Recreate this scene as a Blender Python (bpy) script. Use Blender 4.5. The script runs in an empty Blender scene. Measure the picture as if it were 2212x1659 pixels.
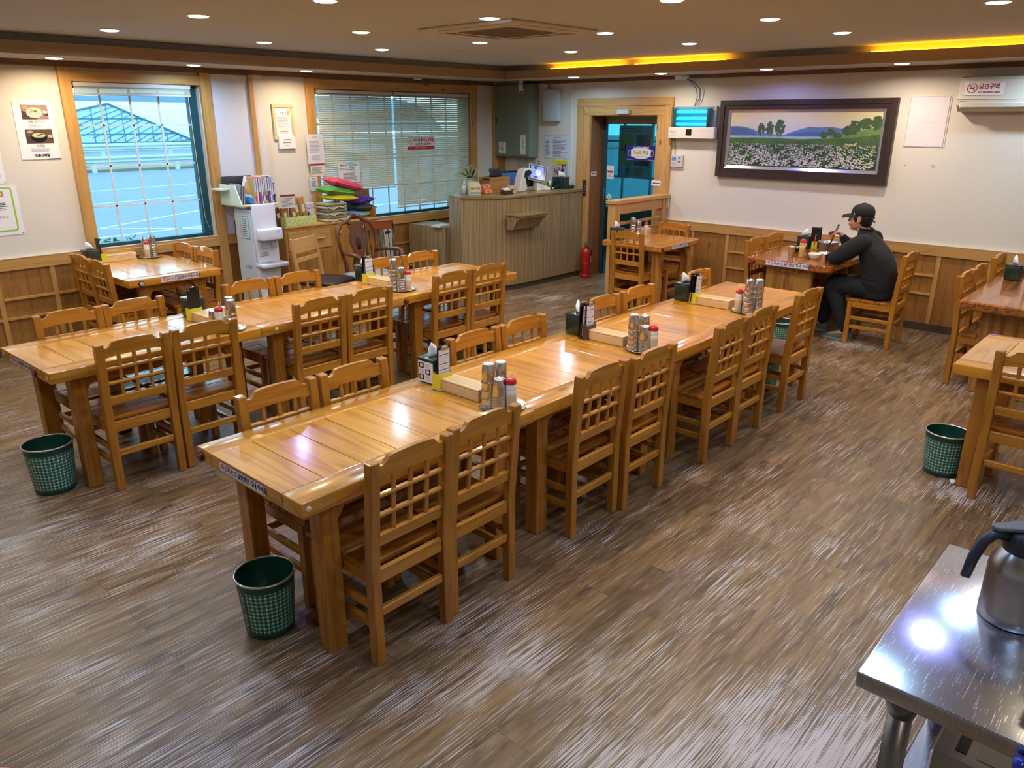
import bpy, bmesh, math, random
from mathutils import Vector, Matrix, Euler
random.seed(7)
C = bpy.context.scene.collection
SC = bpy.context.scene
EXPOSURE = 0.25; SKY = 3.6; LAMP_W = 9.0; LAMP_GLOW = 9.0; COVE = 14.0; UVG = 3.0; SCREEN = 0.9
TUBC = (-8.30, -5.90, 0.24); TUBH = 0.4
PI = math.pi

# ---------------------------------------------------------------- camera
W_PX, H_PX, F_PX = 2212, 1659, 1660.94
cd = bpy.data.cameras.new('camera'); cam = bpy.data.objects.new('camera', cd); C.objects.link(cam)
cd.sensor_width = 36.0; cd.lens = F_PX / W_PX * 36.0; cd.clip_start = 0.05; cd.clip_end = 400
_yaw, _pit, _rol = 0.738165, 0.332282, 0.00078
fw = Vector((math.cos(_yaw)*math.cos(_pit), math.sin(_yaw)*math.cos(_pit), -math.sin(_pit)))
rt = Vector((math.sin(_yaw), -math.cos(_yaw), 0)); up = rt.cross(fw)
r2 = rt*math.cos(_rol)+up*math.sin(_rol); u2 = -rt*math.sin(_rol)+up*math.cos(_rol)
cam.matrix_world = Matrix(((r2.x, u2.x, -fw.x, -8.38176), (r2.y, u2.y, -fw.y, -7.81359), (r2.z, u2.z, -fw.z, 2.02019), (0, 0, 0, 1)))
SC.camera = cam

# ---------------------------------------------------------------- view, sky
SC.view_settings.view_transform = 'Standard'; SC.view_settings.look = 'None'
SC.view_settings.exposure = EXPOSURE; SC.view_settings.gamma = 1.0; SC.view_settings.use_curve_mapping = False
wd = bpy.data.worlds.new('overcast_sky'); SC.world = wd; wd.use_nodes = True
wn = wd.node_tree; bg = wn.nodes['Background']
tc = wn.nodes.new('ShaderNodeTexCoord'); sep = wn.nodes.new('ShaderNodeSeparateXYZ'); rmp = wn.nodes.new('ShaderNodeValToRGB')
wn.links.new(tc.outputs['Generated'], sep.inputs[0]); wn.links.new(sep.outputs['Z'], rmp.inputs[0]); wn.links.new(rmp.outputs[0], bg.inputs[0])
rmp.color_ramp.elements[0].position = 0.0; rmp.color_ramp.elements[0].color = (0.80, 0.88, 0.95, 1)
rmp.color_ramp.elements[1].position = 0.6; rmp.color_ramp.elements[1].color = (0.55, 0.70, 0.95, 1)
bg.inputs[1].default_value = SKY
for nm, val in (('max_bounces', 7), ('diffuse_bounces', 3), ('glossy_bounces', 3), ('transmission_bounces', 6), ('transparent_max_bounces', 12)):
    try: setattr(SC.cycles, nm, val)
    except Exception: pass
try:
    SC.cycles.sample_clamp_indirect = 4.0; SC.cycles.use_denoising = True; SC.cycles.caustics_reflective = False; SC.cycles.caustics_refractive = False
except Exception: pass

# ---------------------------------------------------------------- helpers
def lin(c):
    return tuple((v/12.92 if v <= 0.04045 else ((v+0.055)/1.055)**2.4) for v in [x/255.0 for x in c])
def tag(o, label=None, cat=None, group=None, kind=None):
    if label: o['label'] = label
    if cat: o['category'] = cat
    if group: o['group'] = group
    if kind: o['kind'] = kind
    return o
def empty(name, loc=(0, 0, 0), rz=0.0, label=None, cat=None, group=None, mat=None):
    o = bpy.data.objects.new(name, None); C.objects.link(o); o.empty_display_size = 0.05
    if mat is not None: o.matrix_world = mat
    else: o.location = loc; o.rotation_euler = (0, 0, rz)
    return tag(o, label, cat, group)
def link(name, me, parent=None):
    o = bpy.data.objects.new(name, me); C.objects.link(o)
    if parent is not None: o.parent = parent
    return o
class MB:
    """collects shapes and links them as one mesh object"""
    def __init__(s): s.bm = bmesh.new(); s.mi = 0; s.mats = []
    def m(s, mat):
        if mat not in s.mats: s.mats.append(mat)
        s.mi = s.mats.index(mat); return s
    def _fin(s, faces, smooth=False):
        for f in faces:
            f.material_index = s.mi; f.smooth = smooth
    def box(s, x0, x1, y0, y1, z0, z1, bev=0.0, seg=1, mat=None, rot=None, shear=None):
        b = bmesh.new(); bmesh.ops.create_cube(b, size=1.0)
        cx, cy, cz = (x0+x1)/2, (y0+y1)/2, (z0+z1)/2
        for v in b.verts: v.co = Vector((v.co.x*(x1-x0), v.co.y*(y1-y0), v.co.z*(z1-z0)))
        if bev > 0:
            bev = min(bev, 0.45*min(abs(x1-x0), abs(y1-y0), abs(z1-z0)))
            bmesh.ops.bevel(b, geom=list(b.edges), offset=bev, segments=seg, profile=0.5, affect='EDGES')
        T = Matrix.Translation((cx, cy, cz))
        if rot is not None: T = T @ rot
        if mat is not None: T = mat @ T
        s._merge(b, T, shear, smooth=(seg > 1)); return s
    def _merge(s, b, T=None, shear=None, smooth=False):
        if T is not None: b.transform(T)
        if shear:
            for v in b.verts: v.co = Vector(shear(v.co))
        me = bpy.data.meshes.new('tmp'); 
        for f in b.faces: f.material_index = s.mi; f.smooth = smooth
        b.to_mesh(me); b.free(); s.bm.from_mesh(me); bpy.data.meshes.remove(me)
    def prism(s, pts, d0, d1, plane='xz', mat=None, bev=0.0, smooth=False, shear=None):
        """polygon pts in a plane, extruded from d0 to d1 along the third axis"""
        b = bmesh.new()
        f3 = {'xz': lambda p, d: (p[0], d, p[1]), 'xy': lambda p, d: (p[0], p[1], d), 'yz': lambda p, d: (d, p[0], p[1])}[plane]
        a = [b.verts.new(f3(p, d0)) for p in pts]; c = [b.verts.new(f3(p, d1)) for p in pts]
        n = len(pts)
        b.faces.new(a); b.faces.new(c[::-1])
        for i in range(n): b.faces.new((a[i], c[i], c[(i+1) % n], a[(i+1) % n]))
        bmesh.ops.recalc_face_normals(b, faces=list(b.faces))
        if bev > 0: bmesh.ops.bevel(b, geom=list(b.edges), offset=bev, segments=1, profile=0.5, affect='EDGES')
        s._merge(b, mat, shear, smooth); return s
    def loft(s, rings, smooth=True, cap=True, closed=True, mat=None):
        b = bmesh.new(); R = [[b.verts.new(p) for p in r] for r in rings]; n = len(R[0])
        for i in range(len(R)-1):
            for j in range(n if closed else n-1):
                b.faces.new((R[i][j], R[i][(j+1) % n], R[i+1][(j+1) % n], R[i+1][j]))
        if cap and closed:
            b.faces.new(R[0][::-1]); b.faces.new(R[-1])
        bmesh.ops.recalc_face_normals(b, faces=list(b.faces))
        s._merge(b, mat, None, smooth); return s
    def lathe(s, prof, c=(0, 0, 0), seg=24, cap0=True, cap1=True, smooth=True, mat=None):
        b = bmesh.new(); R = []
        for (r, z) in prof:
            R.append([b.verts.new((c[0]+r*math.cos(2*PI*k/seg), c[1]+r*math.sin(2*PI*k/seg), c[2]+z)) for k in range(seg)])
        for i in range(len(R)-1):
            for j in range(seg): b.faces.new((R[i][j], R[i][(j+1) % seg], R[i+1][(j+1) % seg], R[i+1][j]))
        if cap0: b.faces.new(R[0][::-1])
        if cap1: b.faces.new(R[-1])
        s._merge(b, mat, None, smooth); return s
    def tube(s, pts, r, seg=8, smooth=True, sx=1.0, cap=True, mat=None):
        pts = [Vector(p) for p in pts]; rr = r if isinstance(r, (list, tuple)) else [r]*len(pts)
        rings = []; prev = None
        for i, p in enumerate(pts):
            t = (pts[min(i+1, len(pts)-1)]-pts[max(i-1, 0)]).normalized()
            if prev is None:
                a = Vector((0, 0, 1)) if abs(t.z) < 0.9 else Vector((1, 0, 0)); n1 = (a-t*a.dot(t)).normalized()
            else:
                n1 = (prev-t*prev.dot(t)).normalized()
            prev = n1; n2 = t.cross(n1)
            rings.append([p+(n1*math.cos(2*PI*k/seg)*sx+n2*math.sin(2*PI*k/seg))*rr[i] for k in range(seg)])
        return s.loft(rings, smooth, cap, True, mat)
    def ell(s, c, r, seg=16, rot=None):
        b = bmesh.new(); bmesh.ops.create_uvsphere(b, u_segments=seg, v_segments=max(6, seg//2), radius=1.0)
        T = Matrix.Translation(c) @ (rot if rot is not None else Matrix.Identity(4)) @ Matrix.Diagonal((r[0], r[1], r[2], 1))
        s._merge(b, T, None, True); return s
    def quad(s, pts):
        vs = [s.bm.verts.new(p) for p in pts]; f = s.bm.faces.new(vs); f.material_index = s.mi; return s
    def mesh(s, name):
        me = bpy.data.meshes.new(name); s.bm.to_mesh(me); s.bm.free()
        for mt in s.mats: me.materials.append(mt)
        return me
    def build(s, name, mat=None, parent=None):
        if mat is not None and not s.mats: s.mats.append(mat)
        return link(name, s.mesh(name), parent)
def copy_tree(o, parent=None):
    c = o.copy(); C.objects.link(c)
    if parent is not None: c.parent = parent
    for ch in list(o.children): copy_tree(ch, c)
    return c
def struct(o): return tag(o, kind='structure')
def place(first, i, loc, rz, label, group=None):
    """the first time moves the source itself, then a copy of it and its parts"""
    o = first if i == 0 else copy_tree(first)
    o.location = loc; o.rotation_euler = (0, 0, rz); o['label'] = label
    if group: o['group'] = group
    return o

# ---------------------------------------------------------------- materials
MAT = {}
def P(name, col, rough=0.5, metal=0.0, coat=0.0, emit=None, es=0.0, noise=None, bump=0.0, bscale=60, spec=0.5, trans=0.0, alpha=1.0, coatr=0.08):
    if name in MAT: return MAT[name]
    m = bpy.data.materials.new(name); m.use_nodes = True; nt = m.node_tree; b = nt.nodes['Principled BSDF']
    c = lin(col)+(1,)
    b.inputs['Base Color'].default_value = c; b.inputs['Roughness'].default_value = rough; b.inputs['Metallic'].default_value = metal
    b.inputs['Coat Weight'].default_value = coat; b.inputs['Coat Roughness'].default_value = coatr
    b.inputs['Specular IOR Level'].default_value = spec; b.inputs['Transmission Weight'].default_value = trans; b.inputs['Alpha'].default_value = alpha
    if emit: b.inputs['Emission Color'].default_value = lin(emit)+(1,); b.inputs['Emission Strength'].default_value = es
    if noise or bump:
        tcn = nt.nodes.new('ShaderNodeTexCoord'); nz = nt.nodes.new('ShaderNodeTexNoise'); nz.inputs['Scale'].default_value = bscale; nz.inputs['Detail'].default_value = 4
        nt.links.new(tcn.outputs['Object'], nz.inputs['Vector'])
        if noise:
            mx = nt.nodes.new('ShaderNodeMix'); mx.data_type = 'RGBA'
            mx.inputs['A'].default_value = c; mx.inputs['B'].default_value = lin(noise)+(1,)
            nt.links.new(nz.outputs['Fac'], mx.inputs['Factor']); nt.links.new(mx.outputs['Result'], b.inputs['Base Color'])
        if bump:
            bp = nt.nodes.new('ShaderNodeBump'); bp.inputs['Strength'].default_value = bump; bp.inputs['Distance'].default_value = 0.004
            nt.links.new(nz.outputs['Fac'], bp.inputs['Height']); nt.links.new(bp.outputs[0], b.inputs['Normal'])
    MAT[name] = m; return m
def N(nt, t, **kw):
    n = nt.nodes.new('ShaderNode'+t)
    for k, v in kw.items():
        if k in n.inputs.keys(): n.inputs[k].default_value = v
        else: setattr(n, k, v)
    return n
def wood(name, light, dark, axis='x', rough=0.35, coat=0.0, scale=1.0, knots=0.0, ring=0.55, vary=0.25, coatr=0.06):
    """long-grained timber; the grain runs along one object axis"""
    if name in MAT: return MAT[name]
    m = bpy.data.materials.new(name); m.use_nodes = True; nt = m.node_tree; b = nt.nodes['Principled BSDF']; L = nt.links.new
    tcn = N(nt, 'TexCoord'); oi = N(nt, 'ObjectInfo'); mp = N(nt, 'Mapping')
    k = {'x': (0.7, 9, 9), 'y': (9, 0.7, 9), 'z': (9, 9, 0.7)}[axis]
    mp.inputs['Scale'].default_value = tuple(v*scale for v in k)
    add = N(nt, 'VectorMath', operation='ADD'); mul = N(nt, 'VectorMath', operation='SCALE')
    comb = N(nt, 'CombineXYZ'); L(oi.outputs['Random'], comb.inputs[0]); L(oi.outputs['Random'], comb.inputs[1]); L(oi.outputs['Random'], comb.inputs[2])
    L(comb.outputs[0], mul.inputs[0]); mul.inputs['Scale'].default_value = 7.0
    geo = N(nt, 'NewGeometry'); 
    add2 = N(nt, 'VectorMath', operation='ADD'); isl = N(nt, 'VectorMath', operation='SCALE'); isl.inputs['Scale'].default_value = 5.0
    comb2 = N(nt, 'CombineXYZ')
    for i in range(3): L(geo.outputs['Random Per Island'], comb2.inputs[i])
    L(comb2.outputs[0], isl.inputs[0])
    L(tcn.outputs['Object'], add.inputs[0]); L(mul.outputs[0], add.inputs[1]); L(add.outputs[0], add2.inputs[0]); L(isl.outputs[0], add2.inputs[1]); L(add2.outputs[0], mp.inputs[0])
    n1 = N(nt, 'TexNoise', Scale=1.0, Detail=3.0, Roughness=0.5); L(mp.outputs[0], n1.inputs['Vector'])
    # growth rings: repeated bands of the slow noise
    mm = N(nt, 'Math', operation='MULTIPLY'); mm.inputs[1].default_value = 11.0; L(n1.outputs['Fac'], mm.inputs[0])
    sn = N(nt, 'Math', operation='PINGPONG'); sn.inputs[1].default_value = 1.0; L(mm.outputs[0], sn.inputs[0])
    pw = N(nt, 'Math', operation='POWER'); pw.inputs[1].default_value = 2.2; L(sn.outputs[0], pw.inputs[0])
    n2 = N(nt, 'TexNoise', Scale=9.0, Detail=5.0, Roughness=0.7); L(mp.outputs[0], n2.inputs['Vector'])
    s1 = N(nt, 'Math', operation='MULTIPLY'); s1.inputs[1].default_value = ring; L(pw.outputs[0], s1.inputs[0])
    s2 = N(nt, 'Math', operation='MULTIPLY_ADD'); s2.inputs[1].default_value = 0.45; L(n2.outputs['Fac'], s2.inputs[0]); L(s1.outputs[0], s2.inputs[2])
    s3 = N(nt, 'Math', operation='MULTIPLY_ADD'); s3.inputs[1].default_value = vary; L(geo.outputs['Random Per Island'], s3.inputs[0]); L(s2.outputs[0], s3.inputs[2])
    s4 = N(nt, 'Math', operation='SUBTRACT'); s4.inputs[1].default_value = 0.22; s4.use_clamp = True; L(s3.outputs[0], s4.inputs[0])
    mx = N(nt, 'Mix'); mx.data_type = 'RGBA'; mx.inputs['A'].default_value = lin(light)+(1,); mx.inputs['B'].default_value = lin(dark)+(1,)
    L(s4.outputs[0], mx.inputs['Factor']); out = mx.outputs['Result']
    if knots:
        vo = N(nt, 'TexVoronoi', Scale=1.0); mp2 = N(nt, 'Mapping'); kk = {'x': (2.2, 5, 5), 'y': (5, 2.2, 5), 'z': (5, 5, 2.2)}[axis]
        mp2.inputs['Scale'].default_value = kk; L(add2.outputs[0], mp2.inputs[0]); L(mp2.outputs[0], vo.inputs['Vector'])
        lt = N(nt, 'MapRange'); lt.inputs['From Min'].default_value = 0.05; lt.inputs['From Max'].default_value = 0.11; lt.inputs['To Min'].default_value = knots; lt.inputs['To Max'].default_value = 0.0
        L(vo.outputs['Distance'], lt.inputs['Value'])
        mk = N(nt, 'Mix'); mk.data_type = 'RGBA'; mk.inputs['B'].default_value = (0.07, 0.025, 0.01, 1); L(out, mk.inputs['A']); L(lt.outputs[0], mk.inputs['Factor']); out = mk.outputs['Result']
    L(out, b.inputs['Base Color'])
    b.inputs['Roughness'].default_value = rough; b.inputs['Coat Weight'].default_value = coat; b.inputs['Coat Roughness'].default_value = coatr
    bp = N(nt, 'Bump'); bp.inputs['Strength'].default_value = 0.08; bp.inputs['Distance'].default_value = 0.002; L(s2.outputs[0], bp.inputs['Height']); L(bp.outputs[0], b.inputs['Normal'])
    MAT[name] = m; return m
def glass(name, tint, fac=0.08, rough=0.02):
    if name in MAT: return MAT[name]
    m = bpy.data.materials.new(name); m.use_nodes = True; nt = m.node_tree; nt.nodes.clear()
    o = N(nt, 'OutputMaterial'); tr = N(nt, 'BsdfTransparent'); gl = N(nt, 'BsdfGlossy'); mx = N(nt, 'MixShader')
    tr.inputs[0].default_value = lin(tint)+(1,); gl.inputs['Roughness'].default_value = rough; gl.inputs[0].default_value = (1, 1, 1, 1)
    fr = N(nt, 'Fresnel'); fr.inputs['IOR'].default_value = 1.35
    nt.links.new(fr.outputs[0], mx.inputs[0]); nt.links.new(tr.outputs[0], mx.inputs[1]); nt.links.new(gl.outputs[0], mx.inputs[2]); nt.links.new(mx.outputs[0], o.inputs[0])
    MAT[name] = m; return m

WHITE = P('white_paint', (236, 234, 228), 0.6)
BLACK = P('black_plastic', (18, 18, 20), 0.35)
INK = P('ink_black', (22, 22, 26), 0.7)
INKG = P('ink_grey', (120, 120, 125), 0.8)
INKL = P('ink_light', (175, 175, 182), 0.8)
RED = P('ink_red', (190, 25, 35), 0.6)
NAVY = P('ink_navy', (35, 35, 90), 0.7)
STEEL = P('polished_steel', (226, 225, 222), 0.2, 1.0)
STEELR = P('brushed_steel', (185, 186, 190), 0.28, 1.0)
PAPER = P('paper_white', (236, 236, 240), 0.7)
TH = (205, 138, 46); TD = (142, 76, 16)
TOPX = wood('table_wood_long', (214, 150, 44), (156, 94, 16), 'x', 0.3, 0.6, knots=0.6, coatr=0.13)
TOPY = wood('table_wood_cross', (216, 152, 46), (154, 92, 16), 'y', 0.3, 0.6, coatr=0.13)
TLEG = wood('table_wood_leg', (184, 122, 40), (126, 72, 14), 'z', 0.35, 0.3)
CHZ = wood('chair_wood_upright', (188, 126, 40), (126, 72, 14), 'z', 0.32, 0.35, scale=1.3, ring=0.4)
CHX = wood('chair_wood_rail', (194, 132, 42), (130, 76, 14), 'x', 0.3, 0.35, scale=1.3, ring=0.4)
CHY = wood('chair_wood_side', (188, 126, 40), (126, 72, 14), 'y', 0.32, 0.35, scale=1.3, ring=0.4)
SEAT = wood('chair_wood_seat', (176, 112, 38), (100, 54, 12), 'x', 0.25, 0.5, ring=0.7)
TRZ = wood('trim_wood_upright', (200, 154, 88), (154, 106, 52), 'z', 0.45, 0.1, knots=0.75, ring=0.35, vary=0.15)
TRX = wood('trim_wood_level', (200, 154, 88), (154, 106, 52), 'x', 0.45, 0.1, knots=0.75, ring=0.35, vary=0.15)
TRY = wood('trim_wood_cross', (200, 154, 88), (154, 106, 52), 'y', 0.45, 0.1, knots=0.75, ring=0.35, vary=0.15)
BMX = wood('beam_wood_level', (128, 84, 48), (84, 50, 26), 'x', 0.5, 0.0, knots=0.5, ring=0.4)
BMY = wood('beam_wood_cross', (128, 84, 48), (84, 50, 26), 'y', 0.5, 0.0, knots=0.5, ring=0.4)
WNZ = wood('wainscot_wood', (168, 118, 56), (124, 80, 34), 'z', 0.45, 0.1, ring=0.35, knots=0.5, vary=0.3)

# text and sheets ------------------------------------------------------------
def text(parent, body, x, y, size, mat, name='lettering', align='LEFT', z=0.0012, bold=0.0, sx=1.0, mtx=None, spacing=1.0, depth=0.0):
    cu = bpy.data.curves.new(name, 'FONT'); cu.body = body; cu.size = size; cu.align_x = align; cu.align_y = 'CENTER'; cu.offset = bold; cu.space_character = spacing
    cu.resolution_u = 2; cu.extrude = depth
    t = bpy.data.objects.new(name, cu); C.objects.link(t)
    dg = bpy.context.evaluated_depsgraph_get(); me = bpy.data.meshes.new_from_object(t.evaluated_get(dg))
    bpy.data.objects.remove(t); bpy.data.curves.remove(cu)
    T = Matrix.Translation((x, y, z)) @ Matrix.Diagonal((sx, 1, 1, 1))
    if mtx is not None: T = mtx @ T
    me.transform(T); me.materials.clear(); me.materials.append(mat)
    return link(name, me, parent)
def wallmat(side, a, z, off=0.0):
    """frame lying on a wall: local x to the viewer's right, y up, z out of the wall"""
    if side == 'N': return Matrix(((1, 0, 0, a), (0, 0, -1, -off), (0, 1, 0, z), (0, 0, 0, 1)))
    return Matrix(((0, 0, -1, -off), (-1, 0, 0, a), (0, 1, 0, z), (0, 0, 0, 1)))
def rect(mb, x, y, w, h, z0=0.0, z1=0.001, mat=None):
    if mat is not None: mb.m(mat)
    mb.box(x, x+w, y, y+h, z0, z1); return mb
def lines(parent, x, y, w, h, n, mat, name='printed_lines', fill=0.45, z=0.0012, seed=1, ragged=0.35):
    rnd = random.Random(seed); mb = MB().m(mat); st = h/n
    for i in range(n):
        xx = x; end = x+w*(1-rnd.random()*ragged)
        while xx < end-0.002:
            ww = min(rnd.uniform(0.02, 0.10)*w+0.003, end-xx); rect(mb, xx, y+h-(i+0.75)*st, ww*0.85, st*fill, z, z+0.0004); xx += ww
    return mb.build(name, None, parent)
def sheet(name, label, cat, side, a, z, w, h, mat=None, off=0.004, th=0.0015, group=None, tilt=0.0, part='sheet'):
    M4 = wallmat(side, a, z, off)
    if tilt: M4 = M4 @ Matrix.Rotation(tilt, 4, 'Z')
    e = empty(name, label=label, cat=cat, group=group, mat=M4)
    MB().m(mat or PAPER).box(0, w, 0, h, -th, 0.0, bev=0.0).build(part, None, e)
    return e

# ================================================================ THE ROOM
ZS, ZC = 2.495, 2.645          # soffit and main ceiling heights
X0, Y0 = -10.4, -10.2          # far walls behind the camera
# ---- floor: vinyl planks with worn white scuffs
def floor_material():
    m = bpy.data.materials.new('vinyl_plank_floor'); m.use_nodes = True; nt = m.node_tree; b = nt.nodes['Principled BSDF']; L = nt.links.new
    tcn = N(nt, 'TexCoord'); OBJ = tcn.outputs['Object']
    br = N(nt, 'TexBrick'); br.offset = 0.37; br.offset_frequency = 2; br.squash = 1.0
    for k, v in (('Scale', 1.0), ('Mortar Size', 0.0011), ('Mortar Smooth', 0.2), ('Bias', 0.0), ('Brick Width', 0.92), ('Row Height', 0.1815)): br.inputs[k].default_value = v
    br.inputs['Color1'].default_value = (0, 0, 0, 1); br.inputs['Color2'].default_value = (1, 1, 1, 1); br.inputs['Mortar'].default_value = (0.5, 0.5, 0.5, 1)
    mpb = N(nt, 'Mapping'); mpb.inputs['Location'].default_value = (0.05, -0.016, 0); L(OBJ, mpb.inputs[0]); L(mpb.outputs[0], br.inputs['Vector'])
    # grain
    sepc = N(nt, 'SeparateColor'); L(br.outputs['Color'], sepc.inputs[0])
    comb = N(nt, 'CombineXYZ'); 
    for i in range(3): L(sepc.outputs[0], comb.inputs[i])
    sc1 = N(nt, 'VectorMath', operation='SCALE'); sc1.inputs['Scale'].default_value = 9.0; L(comb.outputs[0], sc1.inputs[0])
    ad = N(nt, 'VectorMath', operation='ADD'); L(OBJ, ad.inputs[0]); L(sc1.outputs[0], ad.inputs[1])
    mp = N(nt, 'Mapping'); mp.inputs['Scale'].default_value = (1.6, 13, 1); L(ad.outputs[0], mp.inputs[0])
    n1 = N(nt, 'TexNoise', Scale=1.3, Detail=6.0, Roughness=0.62, Distortion=0.9); L(mp.outputs[0], n1.inputs['Vector'])
    mp3 = N(nt, 'Mapping'); mp3.inputs['Scale'].default_value = (3, 90, 1); L(ad.outputs[0], mp3.inputs[0])
    n3 = N(nt, 'TexNoise', Scale=1.0, Detail=3.0, Roughness=0.6); L(mp3.outputs[0], n3.inputs['Vector'])
    cr = N(nt, 'ValToRGB'); L(n1.outputs['Fac'], cr.inputs[0]); e = cr.color_ramp.elements
    e[0].position = 0.30; e[0].color = lin((74, 54, 36))+(1,); e[1].position = 0.72; e[1].color = lin((146, 118, 80))+(1,)
    x = cr.color_ramp.elements.new(0.5); x.color = lin((118, 92, 60))+(1,)
    fine = N(nt, 'MapRange'); fine.inputs['From Min'].default_value = 0.3; fine.inputs['From Max'].default_value = 0.7; fine.inputs['To Min'].default_value = 0.80; fine.inputs['To Max'].default_value = 1.12; L(n3.outputs['Fac'], fine.inputs['Value'])
    mxf = N(nt, 'VectorMath', operation='SCALE'); L(cr.outputs[0], mxf.inputs[0]); L(fine.outputs[0], mxf.inputs['Scale'])
    # plank to plank tone
    tone = N(nt, 'MapRange'); tone.inputs['To Min'].default_value = 0.86; tone.inputs['To Max'].default_value = 1.12; L(sepc.outputs[0], tone.inputs['Value'])
    mxt = N(nt, 'VectorMath', operation='SCALE'); L(mxf.outputs[0], mxt.inputs[0]); L(tone.outputs[0], mxt.inputs['Scale'])
    # knots
    vo = N(nt, 'TexVoronoi', Scale=1.0); mpk = N(nt, 'Mapping'); mpk.inputs['Scale'].default_value = (2.1, 3.4, 1); L(ad.outputs[0], mpk.inputs[0]); L(mpk.outputs[0], vo.inputs['Vector'])
    kn = N(nt, 'MapRange'); kn.inputs['From Min'].default_value = 0.03; kn.inputs['From Max'].default_value = 0.09; kn.inputs['To Min'].default_value = 0.55; kn.inputs['To Max'].default_value = 0.0; L(vo.outputs['Distance'], kn.inputs['Value'])
    mk = N(nt, 'Mix'); mk.data_type = 'RGBA'; mk.inputs['B'].default_value = lin((40, 30, 26))+(1,); L(mxt.outputs[0], mk.inputs['A']); L(kn.outputs[0], mk.inputs['Factor'])
    # seams
    ms = N(nt, 'Mix'); ms.data_type = 'RGBA'; ms.inputs['B'].default_value = lin((38, 28, 22))+(1,); L(mk.outputs['Result'], ms.inputs['A'])
    sf = N(nt, 'Math', operation='MULTIPLY'); sf.inputs[1].default_value = 0.75; L(br.outputs['Fac'], sf.inputs[0]); L(sf.outputs[0], ms.inputs['Factor'])
    # white wear: thin scratches along the planks, gathered where feet and chairs pass
    mps = N(nt, 'Mapping'); mps.inputs['Scale'].default_value = (3.2, 250, 1); L(OBJ, mps.inputs[0])
    ns = N(nt, 'TexNoise', Scale=1.0, Detail=2.5, Roughness=0.65); L(mps.outputs[0], ns.inputs['Vector'])
    nb = N(nt, 'TexNoise', Scale=1.5, Detail=5.0, Roughness=0.68); mpn = N(nt, 'Mapping'); mpn.inputs['Scale'].default_value = (1.0, 2.0, 1); L(OBJ, mpn.inputs[0]); L(mpn.outputs[0], nb.inputs['Vector'])
    # where the floor is worn most: the aisle in front (low y / low x) 
    spots = [(-6.45, -5.95, 0.34, 0.9), (-6.9, -6.05, 0.25, 0.7), (-7.9, -4.2, 0.95, 0.42), (-7.6, -5.5, 0.8, 0.5), (-7.35, -6.2, 0.7, 0.45), (-6.75, -6.95, 0.45, 1.25), (-6.3, -7.2, 0.5, 1.3), (-6.5, -6.5, 0.45, 0.45), (-7.1, -4.0, 0.4, 0.5),
             (-5.5, -6.5, 0.35, 0.4), (-5.6, -7.3, 0.5, 0.5), (-3.76, -7.1, 0.25, 0.7), (-1.75, -6.6, 0.25, 0.8), (-1.0, -5.5, 0.3, 0.9), (-4.6, -6.5, 0.45, 0.3), (-2.9, -5.85, 0.3, 0.35), (-1.4, -2.0, 0.5, 0.4), (-3.6, -4.3, 0.5, 0.25), (-7.5, -3.6, 0.5, 0.5), (-7.7, -6.0, 0.6, 0.55), (-7.9, -2.6, 0.8, 0.35)]
    acc = None
    for (sx, sy, r, wgt) in spots:
        d = N(nt, 'VectorMath', operation='DISTANCE'); d.inputs[1].default_value = (sx, sy, 0); L(OBJ, d.inputs[0])
        mr = N(nt, 'MapRange'); mr.inputs['From Min'].default_value = 0.0; mr.inputs['From Max'].default_value = r*1.5; mr.inputs['To Min'].default_value = wgt; mr.inputs['To Max'].default_value = 0.0; mr.interpolation_type = 'SMOOTHSTEP'; L(d.outputs['Value'], mr.inputs['Value'])
        if acc is None: acc = mr.outputs[0]
        else:
            a = N(nt, 'Math', operation='MAXIMUM'); L(acc, a.inputs[0]); L(mr.outputs[0], a.inputs[1]); acc = a.outputs[0]
    w1 = N(nt, 'Math', operation='MULTIPLY_ADD'); w1.inputs[1].default_value = 0.15; L(acc, w1.inputs[0]); 
    nbs = N(nt, 'Math', operation='MULTIPLY'); nbs.inputs[1].default_value = 0.42; L(nb.outputs['Fac'], nbs.inputs[0]); L(nbs.outputs[0], w1.inputs[2])
    w2 = N(nt, 'Math', operation='MULTIPLY_ADD'); w2.inputs[1].default_value = 0.85; L(ns.outputs['Fac'], w2.inputs[0]); L(w1.outputs[0], w2.inputs[2])
    th = N(nt, 'MapRange'); th.inputs["From Min"].default_value = 0.745; th.inputs["From Max"].default_value = 0.77; L(w2.outputs[0], th.inputs['Value'])
    mw = N(nt, 'Mix'); mw.data_type = 'RGBA'; mw.inputs['B'].default_value = lin((205, 200, 194))+(1,); L(ms.outputs['Result'], mw.inputs['A'])
    thm = N(nt, 'Math', operation='MULTIPLY'); thm.inputs[1].default_value = 0.85; L(th.outputs[0], thm.inputs[0]); L(thm.outputs[0], mw.inputs['Factor'])
    L(mw.outputs['Result'], b.inputs['Base Color'])
    ro = N(nt, 'MapRange'); ro.inputs['To Min'].default_value = 0.30; ro.inputs['To Max'].default_value = 0.46; L(nb.outputs['Fac'], ro.inputs['Value']); L(ro.outputs[0], b.inputs['Roughness'])
    bp = N(nt, 'Bump'); bp.inputs['Strength'].default_value = 0.35; bp.inputs['Distance'].default_value = 0.0015; L(n3.outputs['Fac'], bp.inputs['Height']); L(bp.outputs[0], b.inputs['Normal'])
    b.inputs['Specular IOR Level'].default_value = 0.5
    return m
struct(MB().box(X0, 2.6, Y0, 0.25, -0.10, 0.0).build('floor', floor_material()))

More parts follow.
